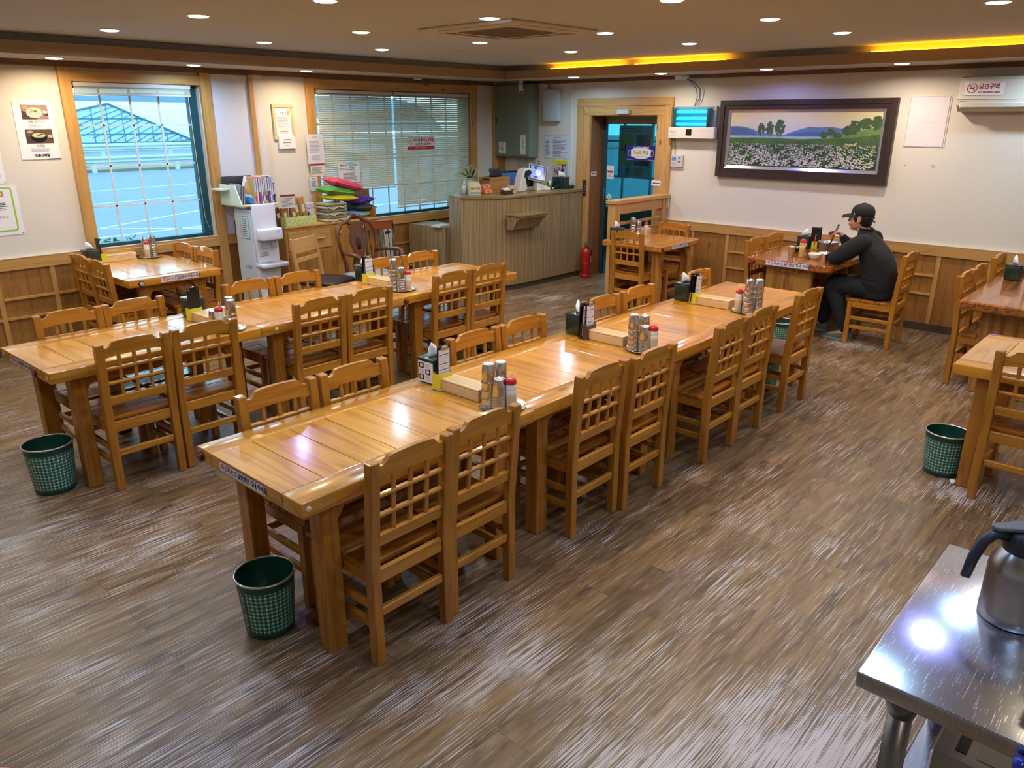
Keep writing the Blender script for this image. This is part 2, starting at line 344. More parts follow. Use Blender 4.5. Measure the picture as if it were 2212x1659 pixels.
# ---- plaster
def plaster(name, col, bump=0.25):
    return P(name, col, 0.85, noise=tuple(int(v*0.965) for v in col), bump=bump, bscale=160)
WALLM = plaster('wallpaper_cream', (226, 220, 208))
CEILM = plaster('ceiling_paint', (212, 218, 220), 0.12)
FASM = P('fascia_film', (172, 142, 108), 0.6, noise=(160, 130, 96), bscale=30)
# wall_north (left wall of the photo) with two window openings
W1 = (-5.645, -4.43, 0.83, 2.335)
W2 = (-3.10, -0.665, 0.83, 2.335)
mb = MB().m(WALLM)
T = 0.22
for (xa, xb) in ((X0, W1[0]), (W1[1], W2[0]), (W2[1], 0.25)): mb.box(xa, xb, 0, T, 0, 2.95)
for w in (W1, W2):
    mb.box(w[0], w[1], 0, T, 0, w[2]); mb.box(w[0], w[1], 0, T, w[3], 2.95)
struct(mb.build('wall_north'))
# wall_east (right wall of the photo) with the door opening
D = (-2.55, -1.558, 2.06)
mb = MB().m(WALLM)
mb.box(0, 0.25, D[1], 0.0, 0, 2.95); mb.box(0, 0.25, Y0, D[0], 0, 2.95); mb.box(0, 0.25, D[0], D[1], D[2], 2.95)
struct(mb.build('wall_east'))
struct(MB().box(X0-0.2, X0, Y0, 0.22, 0, 2.95).build('wall_west', WALLM))
struct(MB().box(X0-0.2, 0.25, Y0-0.2, Y0, 0, 2.95).build('wall_south', WALLM))
# ceiling, soffit ring with a light slot behind its lip
struct(MB().m(CEILM).box(X0, 0.0, Y0, 0.0, ZC, ZC+0.12).build('ceiling', None))
mb = MB().m(P('soffit_paint', (214, 208, 196), 0.7))
SW = 0.70
mb.box(X0, 0, -SW, 0, ZS, ZS+0.012)
mb.box(-SW, 0, Y0, -SW, ZS, ZS+0.012)
mb.m(FASM)
mb.box(X0, -SW+0.0, -SW-0.012, -SW, ZS-0.004, 2.585); mb.box(-SW-0.012, -SW, Y0, -SW-0.012, ZS-0.004, 2.585)
mb.m(P('cove_back_paint', (190, 184, 176), 0.8)); mb.box(X0, -SW+0.13, -SW+0.12, -SW+0.13, ZS+0.012, ZC); mb.box(-SW+0.12, -SW+0.13, Y0, -SW+0.12, ZS+0.012, ZC)
struct(mb.build('ceiling_soffit'))
# timber line under the soffit
struct(MB().m(BMX).box(X0, 0, -0.035, 0, 2.447, 2.493).build('trim_1'))
struct(MB().m(BMY).box(-0.035, 0, Y0, -0.035, 2.455, 2.493).build('trim_2'))
# warm tubes lying in the slot above the east soffit
WARM = P('warm_tube_glow', (255, 190, 40), 0.5, emit=(255, 168, 18), es=COVE)
for k, (ya, yb) in enumerate(((-1.42, -2.45), (-2.62, -3.72), (-5.15, -6.42), (-6.58, -7.75), (-7.9, -9.0))):
    e = empty('cove_light', (-SW+0.05, ya, ZS+0.012), label=['warm yellow cove tube above the soffit by the counter corner', 'warm yellow cove tube above the soffit over the fly trap', 'warm yellow cove tube above the soffit over the blank poster', 'warm yellow cove tube above the soffit over the air conditioner', 'warm yellow cove tube above the soffit at the right edge'][k], cat='light tube')
    MB().m(WARM).tube([(0, 0, 0.075), (0, yb-ya, 0.075)], 0.014, 10).build('tube', None, e)
    MB().m(WHITE).box(-0.015, 0.015, yb-ya, 0, 0, 0.062).build('holder', None, e)

# ---- wainscot on both walls
CAPZ = 0.853
def wains(side, a0, a1, name, capname, ledge=(0.315, 0.49), skip_ledge=lambda a: False):
    mb = MB().m(WNZ)
    fl = (lambda p0, p1, d0, d1, z0, z1, mbb: mbb.box(p0, p1, -d1, -d0, z0, z1)) if side == 'N' else (lambda p0, p1, d0, d1, z0, z1, mbb: mbb.box(-d1, -d0, p0, p1, z0, z1))
    a = a0; w = 0.118
    while a < a1-0.001:
        b = min(a+w, a1); fl(a+0.001, b-0.001, 0.0, 0.014, 0.04, CAPZ-0.10, mb); a = b
    mb.m(P('wainscot_gap', (84, 52, 22), 0.7)); fl(a0, a1, 0.0, 0.010, 0.0, CAPZ-0.09, mb)
    struct(mb.build(name))
    mb = MB().m(TRX if side == 'N' else TRY)
    fl(a0, a1, 0.0, 0.034, CAPZ-0.10, CAPZ, mb)
    mb.m(P('cap_pale_edge', (214, 200, 172), 0.5)); fl(a0, a1, 0.0, 0.036, CAPZ, CAPZ+0.006, mb)
    struct(mb.build(capname))
    mb = MB().m(TRZ); a = a0+0.30; k = 0
    while a < a1-0.05:
        mb.m(TRZ); fl(a-0.02, a+0.02, 0.014, 0.028, 0.05, CAPZ-0.10, mb)
        if not skip_ledge(a):
            mb.m(TRX if side == 'N' else TRY)
            for z in ledge: fl(a+0.022, min(a+0.43, a1), 0.014, 0.036, z, z+0.02, mb)
        a += 0.45
    return mb
mb = wains('N', X0, -4.42, 'wall_north_wainscot', 'trim_3'); struct(mb.build('trim_4'))
mb = wains('N', -4.33, 0.0, 'wall_north_wainscot', 'trim_5'); struct(mb.build('trim_6'))
mb = wains('E', Y0, -2.77, 'wall_east_wainscot', 'trim_7', ledge=(0.36, 0.545), skip_ledge=lambda a: int(abs(a)*10) % 3 == 0); struct(mb.build('trim_8'))
struct(MB().m(P('skirting_dark', (60, 54, 46), 0.5, noise=(96, 76, 48), bscale=5)).box(-0.03, 0, Y0, -2.77, 0, 0.075).build('baseboard_east'))
struct(MB().m(P('skirting_dark', (60, 54, 46), 0.5)).box(X0, 0, -0.03, 0, 0, 0.075).build('baseboard_north'))

# ---- posts and headers of the north wall
def post(x0, x1, z0, z1, d=0.04, n=None):
    struct(MB().m(TRZ).box(x0, x1, -d, 0.0, z0, z1, 0.004).build(n))
post(-5.715, -5.615, 0.0, 2.447, 0.045, 'trim_9'); post(-4.425, -4.325, 0.0, 2.447, 0.05, 'trim_10')
post(-3.905, -3.853, 0.86, 2.447, 0.05, 'trim_11'); post(-3.205, -3.10, 0.86, 2.447, 0.04, 'trim_12'); post(-0.665, -0.545, 0.86, 2.447, 0.045, 'trim_13'); post(-0.215, -0.002, 0.0, 2.447, 0.05, 'trim_14')
struct(MB().m(TRX).box(-5.615, -4.425, -0.042, 0.03, 2.33, 2.42, 0.003).build('trim_15'))
struct(MB().m(TRX).box(-3.10, -0.665, -0.042, 0.03, 2.335, 2.435, 0.003).build('trim_16'))
struct(MB().m(TRX).box(-5.615, -4.425, -0.05, 0.05, 0.75, 0.832, 0.003).build('trim_17'))
struct(MB().m(TRX).box(-3.10, -0.665, -0.05, 0.05, 0.75, 0.832, 0.003).build('trim_18'))
struct(MB().m(P('pilaster_white', (226, 224, 224), 0.8, noise=(205, 200, 196), bscale=40)).box(-3.853, -3.745, -0.035, 0, 0.86, 2.447).build('trim_19'))
struct(MB().m(P('panel_cool_white', (216, 218, 228), 0.7)).box(-4.325, -3.905, -0.02, 0, 0.86, 2.44).build('trim_20'))
# small wear marks in the plaster are left to the wallpaper

# ---- windows
TEAL = P('teal_frame', (22, 78, 88), 0.4); MUNT = P('muntin_white', (216, 224, 228), 0.5)
GLS = glass('window_glass', (214, 240, 245)); 
def window(n, x0, x1, z0, z1, nx, nz, xs=None):
    e = empty('window_%d' % n, ((x0+x1)/2, 0.08, z0)); struct(e)
    cx = (x0+x1)/2; a, b = x0-cx, x1-cx; h = z1-z0; f = 0.055
    mb = MB().m(TEAL)
    mb.box(a, b, -0.02, 0.05, 0, f, 0.004); mb.box(a, b, -0.02, 0.05, h-f, h, 0.004); mb.box(a, a+f, -0.02, 0.05, f, h-f, 0.004); mb.box(b-f*1.6, b, -0.02, 0.05, f, h-f, 0.004)
    mb.build('window_frame', None, e)
    MB().m(GLS).box(a+f, b-f*1.6, 0.012, 0.018, f, h-f).build('pane', None, e)
    mb = MB().m(MUNT)
    for q in (xs or [a+f+(b-a-2.6*f)*(k+1)/(nx) for k in range(nx-1)]): mb.box(q-0.008-(cx if xs else 0), q+0.008-(cx if xs else 0), 0.000, 0.011, f, h-f)
    for k in range(nz): 
        zz = (1.225, 1.592, 1.958)[k]-z0 if nz == 3 else f+(h-2*f)*(k+1)/(nz+1)
        mb.box(a+f, b-f*1.6, 0.000, 0.011, zz-0.008, zz+0.008)
    mb.build('muntins', None, e)
    return e
window(1, W1[0], W1[1], W1[2], W1[3], 4, 3, [-5.353, -5.081, -4.808])
window(2, W2[0], W2[1], W2[2], W2[3], 9, 3)

# ---- blinds
BL = P('blind_slat', (206, 206, 184), 0.55)
def blind(label, x0, x1, ztop, zbot, y=-0.02, slat_open=True, closed_h=None):
    e = empty('venetian_blind', ((x0+x1)/2, y, ztop), label=label, cat='blind', group=None); w = (x1-x0)/2
    MB().m(P('blind_rail', (200, 200, 196), 0.4)).box(-w, w, -0.02, 0.015, -0.035, 0.0, 0.003).build('headrail', None, e)
    mb = MB().m(BL); z = -0.05; 
    if closed_h is None:
        while z > zbot-ztop+0.02:
            mb.box(-w+0.004, w-0.004, -0.0125, 0.0125, z-0.0006, z+0.0006, rot=Matrix.Rotation(math.radians(50), 4, 'X')); z -= 0.0235
    else:
        for k in range(26): mb.box(-w+0.004, w-0.004, -0.0125, 0.0125, -0.037-k*0.0022, -0.0358-k*0.0022)
    mb.build('slats', None, e)
    zb = (zbot-ztop) if closed_h is None else -0.037-26*0.0022
    MB().m(P('blind_rail', (200, 200, 196), 0.4)).box(-w, w, -0.013, 0.013, zb-0.012, zb+0.004, 0.003).build('bottom_rail', None, e)
    mb = MB().m(P('cord', (225, 225, 220), 0.6))
    for q in (-w*0.84, 0.0, w*0.84): mb.tube([(q, -0.015, -0.03), (q, -0.015, zb)], 0.0012, 5)
    mb.build('ladder_cords', None, e)
    return e
blind('cream venetian blind lowered over the left half of the wide window', -3.07, -2.0, 2.325, 1.215)
blind('cream venetian blind lowered further over the right half of the wide window', -1.975, -0.70, 2.325, 0.955)
b3 = blind('grey venetian blind drawn fully up at the top of the gridded window', -5.60, -4.53, 2.325, 2.24, closed_h=1)
MB().m(P('cord', (225, 225, 220), 0.6)).tube([(0.50, -0.02, -0.06), (0.505, -0.025, -0.9), (0.515, -0.03, -1.28), (0.55, -0.035, -1.40), (0.585, -0.035, -1.30), (0.59, -0.03, -1.1)], 0.002, 5).ell((0.59, -0.032, -1.09), (0.008, 0.008, 0.012), 10).build('pull_cord', None, b3)

# ---- door in the east wall: pine casing, deep lining, glass door
e = empty('door_1', (0, (D[0]+D[1])/2, 0)); struct(e); hw = (D[1]-D[0])/2; HZ = D[2]
DW = wood('door_pine_upright', (204, 160, 98), (158, 108, 54), 'z', 0.4, 0.2, knots=0.8, ring=0.4, vary=0.1)
DWY = wood('door_pine_level', (204, 160, 98), (158, 108, 54), 'y', 0.4, 0.2, knots=0.8, ring=0.4, vary=0.1)
DWD = wood('door_lining', (150, 100, 52), (108, 66, 30), 'z', 0.45, 0.1, knots=0.6, ring=0.4, vary=0.1)
mb = MB().m(DW)
mb.box(-0.035, 0, -hw-0.22, -hw-0.11, 0, HZ+0.11, 0.004); mb.box(-0.035, 0, hw+0.11, hw+0.205, 0, HZ+0.11, 0.004)
mb.m(DWY).box(-0.035, 0, -hw-0.22, hw+0.205, HZ+0.11, HZ+0.205, 0.004)
mb.build('outer_casing', None, e)
mb = MB().m(DW)
mb.box(-0.022, 0, -hw-0.11, -hw, 0, HZ, 0.003); mb.box(-0.022, 0, hw, hw+0.11, 0, HZ, 0.003)
mb.m(DWY).box(-0.022, 0, -hw-0.11, hw+0.11, HZ, HZ+0.11, 0.003)
mb.build('inner_casing', None, e)
MB().m(DWD).box(0, 0.25, hw-0.012, hw, 0, HZ).box(0, 0.25, -hw, -hw+0.012, 0, HZ).box(0, 0.25, -hw, hw, HZ-0.012, HZ).build('door_lining', None, e)
DM = P('door_metal', (96, 100, 98), 0.35, 0.7); DG = glass('door_glass', (196, 226, 228))
mb = MB().m(DM).box(0.235, 0.275, hw-0.075, hw-0.012, 0, HZ-0.012).box(0.235, 0.275, -hw+0.012, -hw+0.05, 0, HZ-0.012).box(0.235, 0.275, -hw, hw, 1.955, 1.97)
mb.m(P('door_transom', (150, 140, 122), 0.6)).box(0.24, 0.27, -hw+0.05, hw-0.075, 1.97, HZ-0.012)
mb.build('door_frame', None, e)
MB().m(DG).box(0.252, 0.258, -hw+0.05, hw-0.075, 0.0, 1.955).build('pane', None, e)
mb = MB().m(DM).box(0.215, 0.235, hw-0.16, hw-0.08, 0.93, 1.005, 0.003); mb.tube([(0.20, hw-0.10, 0.75), (0.19, hw-0.10, 0.8), (0.19, hw-0.10, 1.1), (0.20, hw-0.10, 1.15)], 0.011, 8)
mb.build('door_handle', None, e)

# ================================================================ OUTDOORS
GZ = -0.3
ASPH = P('asphalt', (128, 136, 140), 0.9, noise=(142, 148, 150), bscale=3)
struct(MB().m(ASPH).box(-60, 90, 0.35, 95, GZ-0.1, GZ).build('ground_parking_lot'))
LINEM = P('parking_line', (226, 232, 234), 0.8)
mb = MB().m(LINEM)
def gline(mb, a, b, w=0.10):
    a = Vector(a+(0,)); b = Vector(b+(0,)); d = (b-a).normalized(); n = Vector((-d.y, d.x, 0))*w/2
    mb.prism([(a-n).xy[:], (b-n).xy[:], (b+n).xy[:], (a+n).xy[:]], GZ, GZ+0.004, 'xy')
gline(mb, (-2, 19.8), (12, 22.3)); gline(mb, (-4.5, 8.9), (7.5, 10.2)); gline(mb, (-4.2, 13.0), (0.2, 8.6), 0.09); gline(mb, (-2.5, 10.2), (6, 15.0), 0.09); gline(mb, (-0.2, 16), (9, 17.6), 0.10)
struct(mb.build('ground_parking_lines'))
struct(MB().m(P('dry_verge', (150, 148, 124), 0.95, noise=(120, 122, 98), bscale=2)).box(-40, 80, 30.2, 33.0, GZ, GZ+0.12).build('ground_verge'))
RAILM = P('guard_rail_metal', (196, 206, 198), 0.5, 0.3)
def rail(label, x0, y0, dx, dy, n, z, h=0.30):
    e = empty('guard_rail', (x0, y0, GZ), math.atan2(dy, dx), label, 'guard rail'); L = math.hypot(dx, dy)
    for k in range(n): MB().m(RAILM).box(L*(k+0.5)/n-0.09, L*(k+0.5)/n+0.09, 0.0, 0.14, 0, z+h, 0.01).build('post', None, e)
    prof = [(-0.0, 0), (-0.06, 0.05), (-0.06, 0.1), (0, 0.15), (-0.06, 0.2), (-0.06, 0.25), (0, h), (0.02, h), (0.02, 0)]
    MB().m(RAILM).prism([(p[0], p[1]+z) for p in prof], -L*0.02, L*1.02, 'yz').build('rail', None, e)
rail('nearer galvanised guard rail beyond the parking lot, seen through the gridded window', -8, 29.4, 38, 0.6, 10, 0.42)
rail('further guard rail behind the first, at the foot of the greenhouse', -8, 36.5, 44, 0.8, 12, 0.72, 0.34)
# greenhouse: gable end of steel hoops and film towards us
e = empty('greenhouse', (13.9, 55, GZ), label='pale glazed greenhouse with a pointed gable and slanted ribs across the road', cat='greenhouse')
GF = P('greenhouse_film', (196, 224, 230), 0.5, noise=(176, 208, 218), bscale=0.6); GS = P('greenhouse_steel', (90, 130, 146), 0.5)
pk = (2.3, 3.35); lft = (-6.5, 1.45); rgt = (8.6, 0.62)
MB().m(GF).prism([(lft[0], 0), lft, pk, rgt, (rgt[0], 0)], 0, 0.4, 'xz').build('gable_wall', None, e)
mb = MB().m(P('greenhouse_roof', (226, 240, 244), 0.5)); mb.prism([lft, pk, (pk[0], pk[1]-0.12), (lft[0], lft[1]-0.12)], 0.4, 14, 'xz'); mb.prism([pk, rgt, (rgt[0], rgt[1]-0.12), (pk[0], pk[1]-0.12)], 0.4, 14, 'xz'); mb.build('roof', None, e)
mb = MB().m(GS)
def bar(a, b, r=0.035): mb.tube([(a[0], -0.04, a[1]), (b[0], -0.04, b[1])], r, 5)
bar(lft, pk, 0.07); bar(pk, rgt, 0.07)
for k in range(14):
    t = (k+1)/15; x = pk[0]+(rgt[0]-pk[0])*t; z = pk[1]+(rgt[1]-pk[1])*t; bar((x-3.2*(1-t)-1.4, max(0.3, z-1.5)), (x, z), 0.022)
for k in range(15):
    x = lft[0]+(rgt[0]-lft[0])*k/14; z = lft[1]+(pk[1]-lft[1])*(x-lft[0])/(pk[0]-lft[0]) if x < pk[0] else pk[1]+(rgt[1]-pk[1])*(x-pk[0])/(rgt[0]-pk[0]); bar((x, 0.05), (x, z), 0.022)
bar((lft[0], 1.2), (rgt[0]-1.2, 1.2)); bar((lft[0], 0.6), (rgt[0], 0.6)); bar((-2, 2.3), (5, 2.3))
mb.build('ribs', None, e)
e = empty('greenhouse', (30.0, 76, GZ), label='long white film tunnel behind the pointed greenhouse, at the right of the window', cat='greenhouse')
rings = []
for x in (-12.5, 16): rings.append([(x, 5.0*math.cos(a), 3.9*math.sin(a)) for a in [PI*k/12 for k in range(13)]])
MB().m(P('tunnel_film', (236, 244, 246), 0.6, noise=(214, 230, 236), bscale=1.2)).loft(rings, True, True).build('film_cover', None, e)
e = empty('utility_pole', (22.6, 84, GZ), label='thin pale utility pole standing against the wooded hill', cat='pole')
MB().m(P('pole_concrete', (200, 206, 206), 0.8)).tube([(0, 0, 0), (0, 0, 6.2)], [0.13, 0.1], 8).build('pole', None, e)
MB().m(P('pole_concrete', (200, 206, 206), 0.8)).box(-0.5, 0.5, -0.05, 0.05, 5.5, 5.6).build('crossarm', None, e)
def hill(name, x0, x1, y, base, amp, col, seed, z0=GZ):
    rnd = random.Random(seed); rings = []; n = 60
    ph = [rnd.uniform(0, 6) for _ in range(6)]
    for j, (dy, f) in enumerate(((0, 0.0), (4, 0.55), (9, 0.85), (16, 1.0), (30, 0.8))):
        rings.append([(x0+(x1-x0)*i/n, y+dy, z0+f*(base+amp*(math.sin(i*0.13+ph[0])+0.5*math.sin(i*0.31+ph[1])+0.25*math.sin(i*0.9+ph[2])+0.35*rnd.random()))) for i in range(n+1)])
    b = MB().m(P(name, col, 0.95, noise=tuple(int(v*0.8) for v in col), bscale=0.5)); b.loft(rings, True, False, False)
    struct(b.build('ground_hill'))
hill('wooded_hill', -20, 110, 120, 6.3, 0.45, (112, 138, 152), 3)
# leaves of a low hedge outside the first window
LEAF = P('hedge_leaf', (92, 128, 84), 0.6, noise=(60, 96, 60), bscale=20)
rnd = random.Random(4)
for hx, lab in ((-5.52, 'small leafy shrub outside the lower left corner of the gridded window'),):
    e = empty('shrub', (hx+0.16, 0.45, GZ), label=lab, cat='shrub')
    mb = MB().m(LEAF)
    for k in range(170):
        c = Vector((rnd.gauss(0, 0.13), rnd.gauss(0, 0.06), 1.02+rnd.random()*0.15)); r = Matrix.Rotation(rnd.random()*6, 4, Vector((rnd.random()-.5, rnd.random()-.5, rnd.random()+.2)))
        mb.ell(c, (0.022, 0.011, 0.003), 6, r)
    mb.build('foliage', None, e)
    mb = MB().m(P('twig', (90, 74, 56), 0.8))
    for k in range(6): mb.tube([(0, 0, 0), (rnd.gauss(0, 0.04), 0, 0.6), (rnd.gauss(0, 0.12), rnd.gauss(0, .04), 1.12)], 0.006, 5)
    mb.build('stems', None, e)
# ---- glazed porch behind the door
TLW = P('porch_teal', (52, 120, 128), 0.6); PG = glass('porch_glass', (150, 206, 214))
mb = MB().m(TLW)
mb.box(2.3, 2.4, -4.2, 0.3, 0, 0.62); mb.box(2.3, 2.4, -4.2, 0.3, 2.2, 2.95); mb.box(0.25, 2.4, 0.2, 0.3, 0, 2.95)
struct(mb.build('wall_porch'))
struct(MB().m(P('porch_ceiling', (160, 168, 166), 0.8)).box(0.25, 2.4, -4.2, 0.3, 2.75, 2.85).build('ceiling_porch'))
e = empty('window_3', (2.35, -1.9, 0.62)); struct(e)
mb = MB().m(P('porch_muntin', (170, 226, 230), 0.5))
for k in range(9): mb.box(-0.02, 0.02, -2.3+k*0.53, -2.27+k*0.53, 0, 1.58)
for z in (0, 0.5, 1.05, 1.55): mb.box(-0.02, 0.02, -2.3, 2.2, z, z+0.03)
mb.build('muntins', None, e); MB().m(PG).box(-0.003, 0.003, -2.3, 2.2, 0, 1.58).build('pane', None, e)
e = empty('window_4', (1.3, -4.15, 0.0)); struct(e)
mb = MB().m(TLW); mb.box(-1.05, 1.05, -0.03, 0.03, 0, 0.5); 
for x in (-1.05, -0.5, 0.05, 0.6): mb.box(x, x+0.05, -0.03, 0.03, 0.5, 2.75)
mb.build('window_frame', None, e); MB().m(PG).box(-1.05, 1.05, -0.003, 0.003, 0.5, 2.75).build('pane', None, e)
struct(MB().m(P('outer_paving', (150, 156, 156), 0.9)).box(2.4, 60, -40, 0.35, GZ-0.1, GZ).build('ground_paving'))
struct(MB().m(P('outer_paving', (150, 156, 156), 0.9)).box(0.25, 2.4, -4.2, 0.3, -0.02, 0.002).build('floor_porch'))
def tree(x, y, h, lab):
    e = empty('tree', (x, y, GZ), label=lab, cat='tree'); mb = MB().m(P('tree_leaf', (58, 84, 66), 0.8, noise=(30, 52, 40), bscale=3)); rn = random.Random(int(x*10))
    for k in range(260):
        a = rn.random()*6.28; rr = rn.random()**0.5*h*0.3; z = h*(0.35+0.6*rn.random()); mb.ell((rr*math.cos(a), rr*math.sin(a), z), (0.22, 0.2, 0.12), 6, Matrix.Rotation(rn.random()*3, 4, 'X'))
    mb.build('foliage', None, e); MB().m(P('bark', (70, 58, 48), 0.9)).tube([(0, 0, 0), (0, 0, h*0.6)], [0.12, 0.06], 8).build('trunk', None, e)
tree(12, 1.2, 4.2, 'dark leafy tree outside the porch, seen through the glass door')

# ================================================================ TABLES AND CHAIRS
SH = lambda v: (v.x, v.y-max(0, v.z-0.43)*0.082, v.z)
def chair_parts(t, w=0.405):
    h = w/2; pw = 0.044
    pp = [(-0.215, 0), (-0.171, 0), (-0.171, 0.43), (-0.207, 0.872), (-0.251, 0.872), (-0.215, 0.43)]
    for s in (-1, 1):
        x0 = s*h if s < 0 else h-pw
        MB().m(CHZ).prism(pp, x0, x0+pw, 'yz', bev=0.004).build('rear_leg', None, t)
    for s in (-1, 1):
        x0 = -h+0.004 if s < 0 else h-0.044
        MB().m(CHZ).box(x0, x0+0.04, 0.165, 0.205, 0, 0.405, 0.003).build('front_leg', None, t)
    # saddle board of two planks with rounded rim
    mb = MB().m(SEAT)
    for k in range(3): mb.box(-h+0.0035, h-0.0035, -0.168+k*0.1315, -0.0375+k*0.1315, 0.405, 0.431, 0.006)
    mb.build('seat', None, t)
    mb = MB().m(CHX).box(-h+pw, h-pw, -0.205, -0.183, 0.352, 0.412, 0.003).box(-h+0.044, h-0.044, 0.172, 0.192, 0.352, 0.405, 0.002)
    mb.m(CHY).box(-h+0.008, -h+0.028, -0.171, 0.165, 0.352, 0.405, 0.002).box(h-0.028, h-0.008, -0.171, 0.165, 0.352, 0.405, 0.002)
    mb.build('apron', None, t)
    # crest rail with S-shaped shoulders
    n = 24; top = []
    for i in range(n+1):
        u = -1+2*i/n; x = u*(h-pw+0.003); a = abs(u)
        z = 0.883-0.012*a*a if a < 0.62 else (0.878-0.030*(0.5-0.5*math.cos(PI*min(1, (a-0.62)/0.22)))) if a < 0.84 else 0.848
        top.append((x, z))
    pts = [(-h+pw-0.003, 0.790)]+top+[(h-pw+0.003, 0.790)]+[(h*0.45, 0.799), (-h*0.45, 0.799)]
    MB().m(CHX).prism(pts, -0.203, -0.181, 'xz', shear=SH).build('crest_rail', None, t)
    mb = MB().m(CHZ)
    for x in (-0.082, 0, 0.082): mb.box(x-0.0095, x+0.0095, -0.199, -0.186, 0.555, 0.80, 0.002, shear=SH)
    mb.m(CHX)
    for z in (0.633, 0.716): mb.box(-h+pw, h-pw, -0.204, -0.182, z, z+0.017, 0.004, shear=SH)
    mb.build('back_lattice', None, t)
    MB().m(CHX).box(-h+pw, h-pw, -0.204, -0.182, 0.512, 0.562, 0.003, shear=SH).build('lower_rail', None, t)
    MB().m(CHX).box(-h+pw, h-pw, -0.205, -0.181, 0.205, 0.243, 0.004).build('stretcher', None, t)
    for s in (-1, 1):
        x0 = -h+0.012 if s < 0 else h-0.034
        MB().m(CHY).box(x0, x0+0.022, -0.172, 0.166, 0.150, 0.182, 0.003).box(x0, x0+0.022, -0.172, 0.166, 0.235, 0.267, 0.003).build('stretcher', None, t)
    MB().m(CHX).box(-h+0.044, h-0.044, 0.174, 0.194, 0.255, 0.285, 0.003).build('stretcher', None, t)
proto = empty('dining_chair', cat='chair'); chair_parts(proto)
CH_N = 0
def chair(x, y, rz, label, group):
    """x,y is the middle of the seat, the chair faces local +y"""
    global CH_N
    o = place(proto, CH_N, (x, y, 0), rz, label, group); CH_N += 1; return o
GB = 'lattice-back chairs along the long right-hand table row'
GA = 'lattice-back chairs along the long left-hand table row'
LT = 'pine lattice-back chair'
# right-hand row, near side (backs to us); x of the left post
o1 = ['closest to the camera, aisle side of the right-hand row', 'second from the camera, aisle side of the right-hand row', 'third from the camera, aisle side of the right-hand row',
      'fourth from the camera, aisle side of the right-hand row', 'fifth from the camera, aisle side of the right-hand row', 'sixth from the camera, aisle side of the right-hand row', 'standing alone at the far end, aisle side of right-hand row']
for i, (x, y) in enumerate(((-6.905, -5.767), (-6.487, -5.745), (-5.638, -5.722), (-5.212, -5.745), (-4.382, -5.772), (-3.966, -5.76), (-3.216, -5.758))):
    chair(x+0.2025, y+0.215, 0, '%s %s' % (LT, o1[i]), GB)
o2 = ['nearest the camera, window side of the right-hand row', 'second from the camera, window side of the right-hand row', 'third from the camera, window side of the right-hand row', 'fourth from the camera, window side of the right-hand row',
      'fifth, behind the brown menu holder, window side of right-hand row', 'sixth from the camera, window side of the right-hand row', 'last, behind the far clipboards, window side of right-hand row']
for i, x in enumerate((-6.868, -6.445, -5.605, -5.188, -4.38, -3.935, -3.10)):
    chair(x+0.2025, -5.035, PI, '%s %s' % (LT, o2[i]), GB)
o3 = ['nearest the left bin, our side of the left-hand row', 'second from the left, our side of the left-hand row', 'third from the left, our side of the left-hand row', 'fourth, left of the red button, our side of left-hand row', 'fifth from the left, our side of the left-hand row', 'last before the counter, our side of the left-hand row']
for i, (x, y) in enumerate(((-6.969, -3.495), (-6.545, -3.480), (-5.710, -3.435), (-5.285, -3.425), (-4.445, -3.40), (-4.030, -3.395))):
    chair(x+0.2025, y+0.215, 0.0, '%s %s' % (LT, o3[i]), GA)
o4 = ['leftmost, window side of the left-hand row', 'second, left of the green tissue box, window side of left-hand row', 'third from the left, window side of the left-hand row', 'fourth, before the water purifier, window side of left-hand row',
      'fifth, before the carved armchair, window side of left-hand row', 'last, nearest the counter, window side of left-hand row']
for i, x in enumerate((-6.973, -6.565, -5.708, -5.285, -4.44, -3.99)):
    chair(x+0.2025, -2.786+0.0204*(x+7.0), PI, '%s %s' % (LT, o4[i]), GA)

def table_legs(t, L, W, zt, lw=0.080, ix=0.115, iy=0.068, corbel=True):
    for sx in (0, 1):
        for sy in (0, 1):
            x0 = ix if sx == 0 else L-ix-lw; y0 = iy if sy == 0 else W-iy-lw
            mb = MB().m(TLEG).box(x0, x0+lw, y0, y0+lw, 0, zt, 0.004)
            if corbel:
                q = x0+lw if sx == 0 else x0; d = 0.085 if sx == 0 else -0.085
                mb.prism([(q, zt), (q+d, zt), (q+d, zt-0.012), (q+d*0.55, zt-0.03), (q+d*0.15, zt-0.085), (q, zt-0.10)], y0+0.006, y0+lw-0.006, 'xz')
            mb.build('leg', None, t)
def table(x, y, rz, L, W, label, group=None, nb=7, ix=0.115):
    """origin at one corner on the floor; length along local x"""
    t = empty('dining_table', (x, y, 0), rz, label, 'table', group); zt = 0.677; H = 0.74; sw = 0.125
    mb = MB().m(TOPX).box(0, L, 0, sw, zt, H, 0.005, 2).box(0, L, W-sw, W, zt, H, 0.005, 2)
    mb.m(TOPY)
    st = L/nb
    for k in range(nb): mb.box(0.0 if k == 0 else k*st+0.0012, L if k == nb-1 else (k+1)*st-0.0012, sw+0.0008, W-sw-0.0008, zt+0.003, H-0.0003, 0.0015)
    mb.build('tabletop', None, t)
    table_legs(t, L, W, zt, ix=ix)
    MB().m(TLEG).box(0.2, L-0.2, 0.10, 0.122, zt-0.07, zt).build('under_rail', None, t); MB().m(TLEG).box(0.2, L-0.2, W-0.122, W-0.10, zt-0.07, zt).build('under_rail', None, t)
    return t
STK = P('sticker_white', (232, 230, 238), 0.3)
